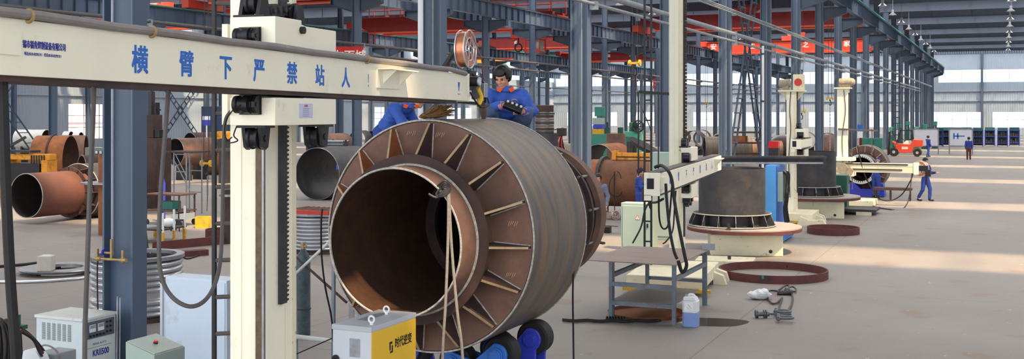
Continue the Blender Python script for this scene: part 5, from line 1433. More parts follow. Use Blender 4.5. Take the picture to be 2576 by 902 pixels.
lying('mottled brown cylinder lying left of the ladder, farthest of its group', 536, 372, 70, .7, 1.6, -.9, rust, mscale)
lying('grey shell lying beneath the ring stack behind the huge pipe', 1414, 394, 63, .75, 1.5, -.9, shellm, mscale)
lying('open orange cylinder with an arched dark mouth, behind the second aisle column', 1506, 404, 57, .85, 3.0, 0, rusto, mscale)
lying('grey cylinder lying behind the second cream post', 1772, 375, 78, .9, 3.2, -1.2, shellm, mscale)
lying('dark flanged drum beside the grey cylinder, left of the tall cross brace', 1808, 368, 84, 1.0, .5, -.6, rustd, mscale, .12)
lying('brown pipe length lying beyond the farther turntable', 2066, 372, 84, .95, 1.9, -1.3, rust, mscale)
lying('brown drum lying between the tall cross brace legs', 1874, 378, 80, .7, 2.6, -1.2, rust, mscale)
lying('dark shell lying right of the tall cross brace', 1905, 372, 82, .8, 2.4, -1.1, rustd, mscale)
lying('dark cylinder low behind the pale pipe stack', 872, 400, 62, .7, 2.5, -1.0, rustd, mscale)
for k, px in enumerate((640, 700, 1160, 1205)): pass
# dark disc shells under the far windows (row)
random.seed(41)
k = 0
for px in (898, 936, 974, 1112, 1152, 1712, 1740, 1764, 1992, 2030, 2076):
    lying('small dark shell, %s from the left in the row along the far floor' % ORD[k], px, 352+random.uniform(-6, 6), 96+random.uniform(-6, 8), random.uniform(.7, 1.0), 1.6, random.uniform(-.5, .2), rustd if k % 2 else mscale, mscale); k += 1
# brown rust post with a flange disc
upright('square-cut rusty pipe standing on end with a disc round it, left of the near column', 272, 32.2, 0, 2.32, .27, rusto, bands=())
q = at(272, 32.2)
t = T('flange_disc', 'thin steel disc fitted round the rusty upright pipe', 'disc', (q.x, q.y, 1.5))
B().lathe([(.28, -.02), (.75, -.02), (.75, .02), (.28, .02)], n=48, closed=True).to('disc', steel, t, True)
# orange gantry cutter at the far left
q = at(70, 47)
t = T('cutting_gantry', 'orange gantry machine with dark plates, at the far left behind the black hose', 'gantry machine', q, .1)
B().bb(-1.3, 1.3, -.2, .2, 1.55, 1.8).to('beam', orange, t, bevel=.02); B().bb(-1.25, -.7, -.4, .4, 0, 1.55).to('drum_leg', orange, t, bevel=.05); B().bb(-.6, .9, -.35, .3, .5, 1.4).to('dark_panel', black, t)
b = B()
for k in range(6): b.bb(.35+.13*k, .4+.13*k, -.24, -.2, 1.4, 1.75)
b.to('teeth', darkst, t); B().bb(-1.3, .4, -.3, .3, 1.85, 1.95).to('top_plate', darkst, t); B().bar((-1.2, -.1, 1.95), (-.2, .1, 2.5), .1).to('arm', darkst, t)
B().bb(.95, 1.25, -.3, .3, 0, 1.55).to('leg', orange, t)
# control desk with meters
q = at(196, 46); wd = 80/F*46/(cs+(196-CX)/F*sn)
t = T('control_desk', 'grey-green control desk with square meters left of the near column', 'control desk', (q.x+wd/2, q.y+.3, 0))
B().bb(-wd/2, wd/2, -.3, .3, 0, 1.6).to('body', offwh, t, bevel=.02)
B().prism([(-.32, 1.6), (.3, 1.6), (.3, 2.1), (-.32, 2.1)], 'yz', -wd/2+.42, wd/2+.3).to('console', greygrn, t)
B().bb(-wd/2+.42, wd/2+.3, -.34, -.32, 1.35, 2.1).to('panel', mat('panel_olive', (120, 126, 112), .5, var=.05), t)
for k in range(3): 
    m_ = B().bb(-.1+.22*k, .05+.22*k, -.36, -.34, 1.82, 1.98).to('meter', black, t); B().bb(-.085+.22*k, .035+.22*k, -.365, -.36, 1.86, 1.97).to('meter_window', lgrey, m_)
for k in range(4): B().cyl((.25+.1*k, -.37, 1.68), (.25+.1*k, -.34, 1.68), .035, n=10).to('red_lamp', redb, t)
# row of gas cylinders with bright caps
gb = None; k = 0
for px in (44, 58, 73, 88, 96, 104, 113, 148, 156, 163, 170, 177, 185, 193, 205, 213):
    q = at(px, 86+(k % 2)*1.2)
    lab = 'grey gas cylinder with bright cap, %s from the left along the left wall' % ORD[k]; k += 1
    if gb is None:
        gb = T('gas_cylinder', lab, 'gas cylinder', q, 0, 'gas cylinders at the left wall')
        B().lathe([(0, 0), (.14, 0), (.14, 1.15), (.1, 1.28), (.05, 1.33), (0, 1.34)], n=18).to('body', mat('tank_grey', (92, 96, 100), .4, var=.1), gb, True)
        B().lathe([(0, 1.58), (.09, 1.56), (.1, 1.34), (0, 1.34)], n=16).to('cap', bright, gb, True)
    else: dup(gb, q, 0, lab)
lying('white tank lying above the gas cylinders at the left wall', 163, 343, 88, .42, .55, -1.3, white, None, name='tank', cat='tank', cradle=True)
lying('second white tank lying right of the first at the left wall', 188, 345, 88, .42, .55, -1.3, white, None, name='tank', cat='tank')
lying('pale tank lying at the far left under the leaning brace', 46, 350, 80, .7, 2.2, -1.3, offwh, None, name='tank', cat='tank')
# tall dark press
q = at(394, 41)
t = T('press_column', 'tall dark brown press column just right of the near blue-grey column', 'press', q)
B().bb(-.55, .35, -.4, .4, 0, 2.6).to('body', rustd, t, bevel=.03); B().bb(-.32, .06, -.25, .25, 2.6, 3.45).to('head', rustd, t, bevel=.02); B().bb(-.3, -.16, -.1, .1, 3.45, 4.3).to('ram', darkst, t)
b = B().bb(-.02, .06, -.1, .1, 3.45, 3.9); b.bb(.0, .16, -.05, .05, 3.6, 3.66); b.bb(.06, .3, -.2, .2, 2.62, 2.9); b.to('bracket', black, t)
# scaffold frame
q = at(468, 38.5)
t = T('scaffold', 'light steel scaffold frame behind the looping hose', 'scaffold', q)
xs_ = (-.27, .27)
for x in xs_:
    for y in (-.3, .5): B().bar((x, y, 0), (x, y, 2.15), .035).to('standard', galv, t)
for z in (.75, 1.5, 2.1):
    for y in (-.3, .5): B().bar((-.27, y, z), (.27, y, z), .03).to('ledger', galv, t)
B().bb(-.65, .55, -.4, .6, 2.15, 2.2).to('deck', rustd, t); B().bar((-.27, -.3, 1.9), (.6, -.3, .6), .025).to('brace', galv, t); B().bar((.27, -.3, 1.35), (-.2, -.3, 2.1), .025).to('brace', galv, t)
# wheeled trolley
q = at(432, 35)
t = T('trolley', 'dark two-deck wheeled trolley in front of the scaffold', 'trolley', q)
for z in (.45, .95): B().bb(-.75, .65, -.4, .4, z, z+.04).to('deck', rustd, t)
for x in (-.7, .6):
    for y in (-.36, .36): B().bar((x, y, .15), (x, y, .97), .04).to('post', darkst, t); B().cyl((x, y-.03, .1), (x, y+.03, .1), .1, n=16).to('castor', rubber, t)
B().bb(-.3, .2, -.2, .2, .5, .75).to('green_box', greenp, t); B().bb(.3, .66, -.38, .3, .2, .4).to('drawer', mgrey, t)
q = at(408, 36.0); t = T('gas_bottle', 'blue slim bottle beside the trolley posts', 'gas bottle', q); B().lathe([(0, 0), (.1, 0), (.1, 1.25), (.05, 1.4), (.0, 1.42)], n=16).to('body', bluepd, t, True); B().cyl((0, 0, 1.42), (0, 0, 1.52), .03).to('valve', brass, t, True)
q = at(447, 33.2); t = T('step_stool', 'small dark step stool before the trolley', 'stool', q)
B().bb(-.16, .16, -.12, .12, .3, .34).to('seat', darkst, t)
for x in (-.13, .13):
    for y in (-.09, .09): B().bar((x*1.2, y*1.2, 0), (x, y, .3), .03).to('leg', darkst, t)
# yellow box
q = G(498, 573); t = T('yellow_box', 'open yellow steel box on the floor of the left bay', 'box', (q.x, q.y+.24, 0), .5)
b = B()
for a, c_, sz in ((0, -.2, 0), (0, .2, 0)): b.bb(-.2, .2, c_-.01, c_+.01, 0, .33)
for x in (-.2, .2): b.bb(x-.01, x+.01, -.2, .2, 0, .33)
b.bb(-.2, .2, -.2, .2, 0, .02); b.to('shell', yelloworn, t); B().bb(-.19, .19, -.19, .19, .02, .2).to('contents', darkst, t)
# low rusty table with striped stakes
q = G(408, 607); t = T('rack_table', 'low rusty table with white-topped yellow stakes along its right side', 'table', (q.x, q.y, 0), .1)
B().bb(-.75, .3, -.45, .7, .34, .38).to('tabletop', rustd, t)
for x in (-.7, .25):
    for y in (-.4, .65): B().bb(x-.03, x+.03, y-.03, y+.03, 0, .34).to('leg', yelloworn, t)
for k, y in enumerate((-.4, .1, .6)):
    o = B().bb(.285, .33, y-.022, y+.022, .3, .82+.06*k).to('stake', white, t); B().bb(.28, .335, y-.03, y+.03, 0, .3).to('yellow_foot', yelloworn, o)
t = T('white_bag', 'white and black bag lying on the low rusty table', 'bag', (q.x+.05, q.y+.2, .38)); b = B(); b.ball((0, 0, .12), (.22, .15, .13), 12)
b.to('bag', white, t, True); B().ball((-.18, 0, .08), (.12, .12, .085), 10).to('dark_bundle', black, t, True)
# flat steel on the floor
t = T('flat_bar', 'long dark red flat bar standing on edge on the floor of the left bay', 'flat bar', G(500, 618))
B().bar(G(384, 630)+V((0, 0, .11)), G(660, 604)+V((0, 0, .11)), .04, .22).to('bar', redox, t, world=True)
t = T('flat_bar', 'shorter dark red flat bar on the floor behind the pale bellows', 'flat bar', G(440, 636)); B().bar(G(384, 650)+V((0, 0, .07)), G(520, 640)+V((0, 0, .07)), .3, .14).to('bar', redox, t, world=True)
ring('small dark red ring on the floor left of the cream post', 566, 597, 96, .25)
p = at(566, 30.5); t = T('round_stand', 'dark round plate on a stubby stand, left of the cream post foot', 'stand', (p.x+.1, p.y-3.5, 0)); B().cyl((0, 0, 0), (0, 0, .7), .3, .22, n=24).to('stem', rustd, t, True); B().cyl((0, 0, .7), (0, 0, .74), .5, n=36).to('plate', steel, t, True)
upright('dark upright pipe with a pale rim, just left of the cream post', 577, 30.0, 0, 1.45, .16, rustd, bands=((1.3, .1),))
cable('black cable lying in loops on the floor right of the pale bellows', 'cable', [gz(430, 655, .02), gz(455, 645, .02), gz(470, 652, .02), gz(488, 648, .02), gz(500, 642, .02), gz(480, 640, .02), gz(455, 650, .02), gz(440, 662, .02)], .018)
# bellows
def bellows(label, px, d, R, h, n, c2=None, split=None, name='expansion_bellows'):
    c = at(px, d); t = T(name, label, 'bellows', (c.x, c.y, 0)); pr = []
    for i in range(n*12+1):
        z = .08+(h-.16)*i/(n*12); ph = PI*i/12
        r = R*.925 + R*.075*abs(math.sin(ph))**.6
        if split and split[0] < z < split[1]: r = R*.92
        pr.append((r, z))
    B().lathe(pr, n=72).to('convolutions', mat('bellows_steel', (196, 196, 200), .3, var=.08, scale=2, metal=.75) if 'bellows_steel' not in MATS else MATS['bellows_steel'], t, True, angle=80)
    B().lathe([(R*.86, h-.06), (R*1.03, h-.06), (R*1.03, h), (R*.86, h)], n=72, closed=True).to('top_flange', steel, t, True)
    B().lathe([(R*.855, h-.1), (R*.855, .1)], n=72).to('liner', darkst, t, True)
    B().lathe([(R*.86, 0), (R*1.03, 0), (R*1.03, .07), (R*.86, .07)], n=72, closed=True).to('bottom_flange', rustd, t, True)
    return t
bl = bellows('tall pale steel bellows standing behind the near blue-grey column', 344, 19.2, .77, 1.08, 9, split=(.38, .5))
q = at(262, 18.9); t = T('crumpled_foil', 'scrap of blue and silver foil sticking out of the pale bellows', 'foil', (q.x+.06, q.y+.15, 1.09)); b = B(); b.poly3([(-.1, 0, 0), (.0, .03, .02), (.04, 0, .24), (-.02, .02, .3)], .01); b.poly3([(-.12, .05, .0), (.1, .05, .0), (.02, .0, .12)], .01); b.to('foil', bright, t)
bellows('stacked silver bellows under a grid pallet, right of the cream post', 800, 28.3, .72, 1.0, 9)
q = at(800, 28.3); t = T('grid_pallet', 'rusty grid pallet with a red edge on top of the silver bellows', 'pallet', (q.x, q.y, 1.0))
b = B()
for k in range(10): b.bb(-.75+.16*k, -.72+.16*k, -.7, .7, .02, .07); b.bb(-.75, .75, -.7+.15*k, -.68+.15*k, .03, .06)
b.to('grid', rust, t); b = B().bb(-.78, .78, -.74, -.7, 0, .1); b.bb(.75, .79, -.7, .7, 0, .1); b.to('edge_bar', redtx, t); b = B().bb(-.8, .8, -.72, -.69, -.04, .0); b.to('rail', galv, t)
# flat flange rings and block on the floor at the left
p = G(152, 684); t = T('flange_ring', 'flat steel flange ring lying on the floor at the left', 'flange', (p.x, p.y, .0))
B().lathe([(.48, .06), (.82, .06), (.86, .1), (.84, .12), (.48, .12)], n=64, closed=True).to('ring', steel, t, True)
for k in range(3): a = 2*PI*k/3+.4; B().bb(.6*math.cos(a)-.06, .6*math.cos(a)+.06, .6*math.sin(a)-.06, .6*math.sin(a)+.06, 0, .06).to('packing', rustd, t)
t = T('concrete_block', 'pale concrete block sitting on the flat flange ring', 'block', (p.x+.17, p.y-.56, .12), .5); B().bb(-.15, .15, -.15, .15, 0, .32).to('block', concrete, t, bevel=.015); B().bb(-.1, .1, -.1, .1, .32, .33).to('worn_top', offwh, t)
p = G(60, 712); t = T('metal_strip', 'long pale curved metal strip on the floor at the left edge', 'strip', (p.x, p.y, 0)); B().tube(spline([gz(-60, 713, .03), gz(0, 712, .03), (p.x, p.y, .03), gz(130, 709, .03), gz(200, 703, .03), gz(222, 697, .03)]), .03, 8).to('strip', bright, t, True, world=True)
cable('dark hose lying across the floor behind the flat flange ring', 'hose', [gz(-40, 676, .03), gz(10, 672, .03), gz(60, 668, .03), gz(110, 662, .03)], .035, rubber, 'hose')
# gas cylinder and poles beside the cream post
q = at(763, 17.6); gc = T('gas_cylinder', 'worn grey-blue gas cylinder standing right of the cream post', 'gas cylinder', q)
B().lathe([(0, 0), (.112, 0), (.112, 1.14), (.108, 1.2), (.085, 1.28), (.05, 1.33), (.04, 1.36), (0, 1.36)], n=36).to('body', mat('worn_cyl', (74, 90, 98), .45, var=.25, scale=5, col2=(54, 60, 64), amt=.35, scale2=7), gc, True)
b = B().cyl((0, 0, 1.36), (0, 0, 1.44), .03, n=12); b.cyl((-.05, 0, 1.4), (.06, 0, 1.4), .018, n=10); b.to('valve', brass, gc, True)
B().cyl((0, 0, 1.44), (0, 0, 1.47), .045, n=14).to('handwheel', steel, gc)
B().torus((0, 0, .42), .118, .008, 'z', 32, 6).to('tie_ring', rustd, gc, True)
sc = T('scaffold_poles', 'pale scaffold poles bracing the work platform beside the gas cylinder', 'scaffold poles', at(838, 14.4))
for a, c_, r, m_ in ((at(838, 14.4), W(840, 610, 14.4), .028, galv), (W(738, 693, 15.2), W(826, 610, 14.6), .02, offwh), (W(738, 640, 15.2), W(872, 760, 14.6), .018, rustd),
                     (W(738, 845, 14.8), W(838, 857, 14.4), .03, offwh), (at(748, 14.9), W(740, 600, 14.9), .02, galv), (W(740, 892, 14.5), W(835, 850, 14.3), .008, rubber)):
    B().cyl(a, c_, r, n=10).to('pole', m_, sc, True, world=True)
cable('thin dark cable hanging from the back of the huge pipe beside the scaffold pole', 'cable', [W(811, 525, 13.2), W(808, 560, 13.2), W(809, 640, 13.3), W(818, 720, 13.4), W(834, 800, 13.6), W(842, 900, 13.8)], .011)
# work platform behind the huge pipe
wp = T('work_platform', 'steel work platform hidden behind the huge pipe, carrying the bending worker', 'platform', at(975, 14.15), TH)
B().bb(-.45, .5, -.45, .45, 2.36, 2.42).to('deck', darkst, wp)
for x in (-.4, .45):
    for y in (-.4, .4): B().bb(x-.03, x+.03, y-.03, y+.03, 0, 2.36).to('leg', steel, wp)
# pale pipe stack
q = at(846, 66)
for j in range(4):
    for i in range(4-j if j else 4):
        pass
t0 = None; n_ = 0
for j in range(4):
    for i in range(3):
        loc = V((q.x-.3+.02*j, q.y+.3*i, 1.35+.16*j))
        lab = 'pale steel tube, %s in the stack above the dark cylinder right of the cream post' % ORD[n_]; n_ += 1
        if t0 is None:
            t0 = T('steel_tube', lab, 'tube', loc, 0, 'pale tube stack'); B().cyl((-.6, 0, 0), (.75, 0, 0), .075, n=12).to('wall', galv, t0, True); B().cyl((.745, 0, 0), (.752, 0, 0), .05, n=12).to('bore', black, t0)
        else: dup(t0, loc, 0, lab)
t = T('tube_rack', 'dark rack holding the pale tube stack', 'rack', (q.x, q.y+.3, 0)); B().bb(-.75, .8, -.5, .5, 1.2, 1.27).to('shelf', rustd, t)
for x in (-.7, .75):
    for y in (-.45, .45): B().bb(x-.04, x+.04, y-.04, y+.04, 0, 1.95).to('post', rustd, t)
# ring stack on a dark drum behind the worker
q = at(1370, 55)
up = upright('dark grey drum carrying the ring stack behind the squatting worker', 1374, 55, 0, 2.52, .6, mscale)
z = 2.52
for k, (h_, R_, m_) in enumerate(((.14, .46, mscale), (.16, .47, rustd), (.14, .46, shellm), (.18, .47, mscale), (.14, .46, shellm), (.16, .46, rustd), (.12, .5, darkst), (.36, .45, rustd))):
    t = T('steel_ring', 'steel ring, %s from the bottom of the stack behind the squatting worker' % ORD[k], 'ring', (q.x, q.y, z), 0, 'ring stack')
    B().lathe([(R_-.04, .005), (R_, .005), (R_, h_-.02), (R_-.04, h_-.02)], n=40, closed=True).to('band', m_, t, True); B().torus((0, 0, h_-.02), R_-.01, .015, 'z', 40, 6).to('rim', steel, t, True); z += h_
# red hose tripod machine
q = at(1412, 57); t = T('hose_tripod', 'tripod machine with red hoses right of the ring stack', 'tripod', q)
for k in range(3): a = 2*PI*k/3; B().bar((0, 0, 2.4), (.5*math.cos(a), .5*math.sin(a), 0), .05).to('leg', darkst, t)
B().bb(-.2, .25, -.15, .15, 2.35, 2.75).to('head', darkst, t, bevel=.03); B().bar((-.7, 0, 2.6), (.1, 0, 2.75), .05).to('arm', darkst, t)
random.seed(4)
for k in range(4):
    x = -.3+.15*k; B().tube(spline([(x*.4, 0, 2.4), (x-.1, -.1, 1.9), (x, -.1, 1.5), (x-.2, -.1, 1.0)]), .03, 6).to('hose', redtx, t, True)
upright('rust-brown cylinder standing on end right of the second aisle column', 1550, 63, 0, 2.36, .54, rust)
q = at(1506, 76); t = T('drill_press', 'pale green drilling machine with a teal base, right of the second aisle column', 'machine tool', q)
B().bb(-.5, .8, -.4, .4, 0, 2.1).to('base', greenp, t, bevel=.03); B().bb(-.35, .3, -.3, .3, 2.1, 2.45).to('lower_head', yelloworn, t); B().bb(-.3, .35, -.35, .35, 2.45, 2.75).to('drum', bluepd, t, bevel=.05); B().bb(-.35, .35, -.3, .3, 2.75, 3.2).to('head', greygrn, t, bevel=.03); B().bb(-.2, .4, -.3, .3, 3.3, 3.95).to('top_box', greenp, t, bevel=.03)
B().bb(-.1, .2, -.1, .2, 2.1, 3.4).to('column', mgrey, t)
q = at(1604, 100); t = T('flywheel_press', 'green press with a dark spoked flywheel under the far windows', 'machine', q)
B().bb(-1.1, .3, -.5, .5, 0, 1.9).to('base', greenp, t, bevel=.04); B().bb(-.7, .05, -.35, .35, 1.9, 2.7).to('frame', greend, t, bevel=.04)
b = B(); b.torus((.2, -.5, 2.35), .5, .07, 'y', 30, 8)
for k in range(6): a = k*PI/3; b.bar((.2, -.5, 2.35), (.2+.5*math.cos(a), -.5, 2.35+.5*math.sin(a)), .07)
b.to('flywheel', black, t, True)
# bar frames under the far windows near the press
q = at(1550, 96); t = T('green_lathe', 'long green lathe with two dark tool posts under the far windows', 'machine tool', q)
B().bb(-2.0, 1.6, -.4, .4, 0, 1.55).to('bed', greenp, t, bevel=.04); B().bb(-1.0, -.6, -.2, .2, 1.55, 2.3).to('tool_post', greend, t); B().bb(.2, .6, -.2, .2, 1.55, 2.3).to('tool_post', greend, t); B().bb(-.85, -.75, -.1, .1, 2.3, 2.75).to('lever', darkst, t)
# welding station: rusty pipe with a ring clamp, carried on supports
c = W(1492, 458, 38.2)
t = T('rusty_pipe', 'large rust-brown pipe lying crosswise behind the two background workers', 'fabricated pipe', (c.x, c.y, c.z-.79), -PI/2)
C = (0, 0, .79)
B().lathe([(.76, 0), (.79, 0), (.79, .42), (.76, .42)], C, 'y', 64, closed=True).to('left_section', rusto, t, True)
B().lathe([(.76, .42), (.79, .42), (.79, 2.35), (.76, 2.35)], C, 'y', 64, closed=True).to('right_section', mat('rust_mid', (128, 84, 58), .7, var=.2, scale=2, col2=(86, 58, 46), amt=.4, scale2=1.4, soft=.2), t, True)
B().lathe([(.05, .02), (.76, .02)], C, 'y', 48).to('end_plate', rustd, t)
B().lathe([(.05, 2.33), (.76, 2.33)], C, 'y', 48).to('end_plate', rustd, t)
for y in (.3, 2.0): B().prism([(-.6, -(c.z-.79)), (.6, -(c.z-.79)), (.6, .2), (.3, .06), (0, -.005), (-.3, .06), (-.6, .2)], 'xz', y-.06, y+.06).to('saddle', darkst, t)
cl = T('ring_clamp', 'black welding ring clamp round the rusty pipe behind the workers', 'ring clamp', (c.x, c.y, c.z), -PI/2)
B().lathe([(.795, .36), (.9, .36), (.9, .46), (.795, .46)], (0, 0, 0), 'y', 64, closed=True).to('ring', darkst, cl, True)
for k in range(28): a = 2*PI*k/28; B().bar((.83*math.cos(a), .35, .83*math.sin(a)), (.83*math.cos(a), .47, .83*math.sin(a)), .05).to('clip', steel, cl)
b = B().box((-.62, .7, .62), (.3, .34, .34)); b.box((-.75, .55, .35), (.2, .3, .2)); b.cyl((-.8, .8, .5), (-.8, .95, .5), .09, n=14); b.box((-.5, .62, .78), (.2, .2, .2)); b.to('carriage', MATS['old_motor'], cl, bevel=.01)
c2 = W(1600, 396, 38.2); q = V((c.x+.85, c.y, c.z+.79))
t = T('yellow_beam', 'dusty yellow beam lying along the top of the rusty pipe', 'beam', q)
B().bb(-.1, 1.45, -.09, .09, .002, .24).to('beam', orange, t, bevel=.01); B().bb(-.12, .02, -.16, .16, .002, .3).to('end_block', orange, t)
B().bb(.0, 1.4, -.1, -.09, .08, .12).to('slot', black, t)
t = T('dished_plate', 'dark dished plate tilted above the yellow beam', 'plate', W(1615, 378, 40)); b = B(); b.lathe([(0, 0), (.3, .03), (.5, .1), (.62, .2), (.62, .22), (.5, .12), (.3, .05), (0, .02)], n=36)
bmp = b.mesh('dish'); bmp.transform(Matrix.Rotation(.5, 4, 'Y')); link('dish', bmp, mscale, t, smooth=True)
for k, px in enumerate((1584, 1595)):
    upright('dark gas bottle, %s of the pair above the rusty pipe' % ('left' if k == 0 else 'right'), px, 52+.4*k, 0, 2.2, .13, darkst, th=.12, name='gas_bottle', cat='gas bottle')
cable('thin black cable looping down the face of the rusty pipe', 'cable', [W(1552, 430, 37), W(1560, 440, 37), W(1566, 470, 37), W(1560, 490, 37), W(1545, 493, 37), W(1533, 480, 37), W(1535, 455, 37), W(1544, 440, 37), W(1546, 430, 37)], .012)
cable('black cable dropping from the ring clamp to the floor reel', 'cable', [W(1546, 430, 37), W(1545, 480, 37), W(1546, 520, 36.8), W(1547, 535, 36.6)], .016)
q = at(1547, 36.6); t = T('wire_reel', 'copper wire reel standing on the floor below the ring clamp', 'wire reel', (q.x, q.y, .155), -.6); reel_parts(t, .145, .09)
q = at(1532, 37); t = T('feed_motor', 'small dark feeder motor beside the floor wire reel', 'motor', q); B().bb(-.2, .12, -.15, .15, 0, .22).to('body', MATS['old_motor'], t, bevel=.03); B().cyl((-.3, 0, .12), (-.2, 0, .12), .08, n=14).to('shaft_end', darkst, t)
q = G(1529, 585); t = T('black_box', 'small black box with a rod on the floor by the background worker', 'box', (q.x, q.y, 0)); B().bb(-.085, .085, -.1, .1, 0, .18).to('body', black, t, bevel=.01); B().bar((-.15, .05, .2), (.28, .1, .19), .02).to('rod', darkst, t)
cable('black hose lying on the floor beside the back end of the huge pipe', 'hose', [gz(1462, 617, .03), gz(1485, 613, .03), gz(1505, 612, .03), gz(1520, 614, .03)], .04, rubber, 'hose')
# hanging hook blocks
def hook(label, px, py0, py1, d, sc=1., m=yelloworn):
    c = W(px, py0, d); h = c.z-W(px, py1, d).z
    t = T('hook_block', label, 'hook block', (c.x, c.y, c.z-h), 0)
    w_ = h*.3
    for s in (-1, 1): B().cyl((s*w_-w_*.14, 0, h*.72), (s*w_+w_*.14, 0, h*.72), w_*.62, n=22).to('sheave', m if s < 0 else yelloworn, t, True)
    B().bb(-w_*.86, w_*.86, -w_*.2, w_*.2, h*.66, h*.78).to('cheek_plate', m, t)
    b = B(); b.cyl((0, 0, h*.45), (0, 0, h*.6), w_*.25, n=12); b.tube(spline([(0, 0, h*.45), (w_*.35, 0, h*.3), (w_*.3, 0, h*.08), (-w_*.05, 0, h*.02), (-w_*.35, 0, h*.15)]), w_*.13, 8); b.to('hook', black, t, True)
    b = B()
    for s in (-.6, .6): b.tube([(s*w_, 0, h*.7), (s*w_*.6, 0, 11.2-(c.z-h))], .014, 5)
    b.to('hoist_rope', darkst, t)
    return t
hook('yellow crane hook block hanging right of the second aisle column', 1597, 146, 190, 62)
hook('small yellow crane hook hanging before the farther turntable columns', 2088, 240, 265, 62)
hook('small brass-coloured hook hanging beside the third manipulator post', 2016, 272, 300, 66)
hook('yellow crane hook block hanging low in the left bay beside the ladder', 519, 398, 442, 41)
hook('small hook hanging left of the tall cross brace', 1777, 255, 270, 90)
def chain(label, px, py0, py1, d):
    a = W(px, py0, d); c = W(px, py1, d); t = T('chain', label, 'chain', c); b = B(); z = 0; L = a.z-c.z; k = 0
    while z < L: b.bb(-.03 if k % 2 else -.012, .03 if k % 2 else .012, -.012 if k % 2 else -.03, .012 if k % 2 else .03, z, z+.11); z += .09; k += 1
    b.to('links', steel, t)
chain('long steel chain hanging from the small hook before the farther turntable columns', 2088, 262, 385, 62)
chain('silver chain hanging under the low yellow hook block in the left bay', 522, 440, 490, 41)
chain('chain hanging under the small hook left of the tall cross brace', 1777, 268, 345, 90)
cable('black pendant cable hanging left of the second cream post', 'cable', [W(1600, 190, 62), W(1604, 240, 61), W(1618, 280, 58), W(1634, 318, 55), W(1640, 345, 52)], .03)
cable('black cable hanging straight down from the crane hook by the second aisle column', 'cable', [W(1598, 190, 62), W(1599, 230, 62), W(1600, 280, 62), W(1596, 292, 62)], .025)
cable('thin black lead hanging below the low yellow hook block', 'cable', [W(522, 488, 41), W(521, 520, 40.5), W(520, 560, 38), W(526, 580, 36), W(532, 590, 35.5)], .014)
# banners
def banner(label, px0, px1, py0, py1, d, body=None):
    a, c = W(px0, py0, d), W(px1, py1, d); t = T('banner', label, 'banner', ((a+c)/2), TH)
    w_ = (px1-px0)/F*d/2; h_ = (a.z-c.z)/2
    B().bb(-w_, w_, -.012, .012, -h_, h_).to('cloth', mat('banner_red', (200, 40, 42), .7, var=.06, scale=2) if 'banner_red' not in MATS else MATS['banner_red'], t)
    b = B()
    for z in (h_, -h_): b.bar((-w_, 0, z), (w_, 0, z), .04)
    b.to('batten', redp, t)
    if body: text(body, 'lettering', whitetx, t, h_*1.15, face((0, -.016, .0), (1, 0, 0), (0, 0, 1)), bold=.012)
banner('red banner with white characters above the boom, left of the big cream carriage gap', 845, 914, 117, 165, 61.5, '左面城')
banner('small red sign hung between the ladder and the second cream post', 1643, 1664, 197, 222, 120, '止')
t = T('orange_lamp_panel', 'glowing orange crane work lamp behind the squatting worker', 'lamp', W(1268, 153, 112), TH)
orl = emis('sodium_lamp', (255, 150, 60), 1.6)
B().bb(-1.0, 1.0, -.3, .3, .15, .3).to('housing', redo, t); B().bb(-.9, .9, -.25, .25, .0, .14).to('diffuser', orl, t)
t = T('orange_lamp_panel', 'small glowing orange work lamp by the copper reel', 'lamp', W(1208, 158, 112), TH)
B().bb(-.35, .35, -.3, .3, .3, .42).to('housing', redo, t); B().bb(-.3, .3, -.25, .25, .0, .29).to('diffuser', orl, t)
# far clutter behind the turntables
q = at(1968, 66); t = T('steel_hoop', 'pale steel hoop standing on edge behind the third manipulator', 'hoop', (q.x, q.y, 0), .5)
B().lathe([(1.02, -.15), (1.1, -.15), (1.1, .15), (1.02, .15)], (0, 0, 1.1), 'y', 48, closed=True).to('band', steel, t, True)
B().bb(-.4, .4, -.3, .3, 0, .06).to('foot', darkst, t)
t = T('red_box', 'small bright red box behind the long dark beam', 'box', at(1946, 52)); B().bb(-.2, .25, -.2, .2, 0, 1.9).to('pedestal', darkst, t); B().bb(-.2, .25, -.2, .2, 1.9, 2.2).to('box', redb, t)
q = at(1870, 74); t = T('rust_rack', 'rust-brown steel rack between the tall brace and the third manipulator', 'rack', q)
for x in (-1.4, 1.2):
    for y in (-.5, .5): B().bb(x-.06, x+.06, y-.06, y+.06, 0, 2.4).to('post', rustd, t)
for z in (.8, 1.5, 2.2): B().bb(-1.5, 1.3, -.55, .55, z, z+.1).to('shelf', rustd, t)
B().bb(-1.0, .2, -.4, .4, 1.6, 2.0).to('stored_plate', rusto, t)
t = T('blue_cabinet', 'dark navy container seen left of the cream post, below the boom', 'container', at(560, 80)); B().bb(-1.1, 1.6, -1, 1, 0, 4.0).to('body', mat('navy_container', (44, 62, 92), .6, var=.08), t, bevel=.03); B().bb(-.9, 1.3, -1.03, -1, .2, 3.8).to('door', MATS['navy_container'], t)
t = T('blue_sign', 'small blue and white sign left of the ladder', 'sign', at(520, 60)); B().bb(-.25, .25, -.02, .02, 2.85, 3.15).to('panel', bluepd, t); B().bb(-.25, .25, -.03, -.02, 3.15, 3.35).to('white_top', white, t); B().bb(-.03, .03, -.02, .02, 0, 2.85).to('pole', white, t)
t = T('orange_machine', 'orange machine peeping out between ladder and cream post', 'machine', at(566, 56)); B().bb(-.3, .35, -.3, .3, 2.2, 2.6).to('head', orange, t, bevel=.05); B().bb(-.2, .25, -.25, .25, 0, 2.2).to('body', darkst, t); B().cyl((.0, -.3, 2.0), (.0, .3, 2.0), .25, n=16).to('wheel', darkst, t)
q = at(826, 58)
t = T('work_bench', 'dark bench seen through the big open cylinder, carrying two crates', 'bench', q); B().bb(-.6, .8, -.4, .4, .52, .6).to('top', rustd, t)
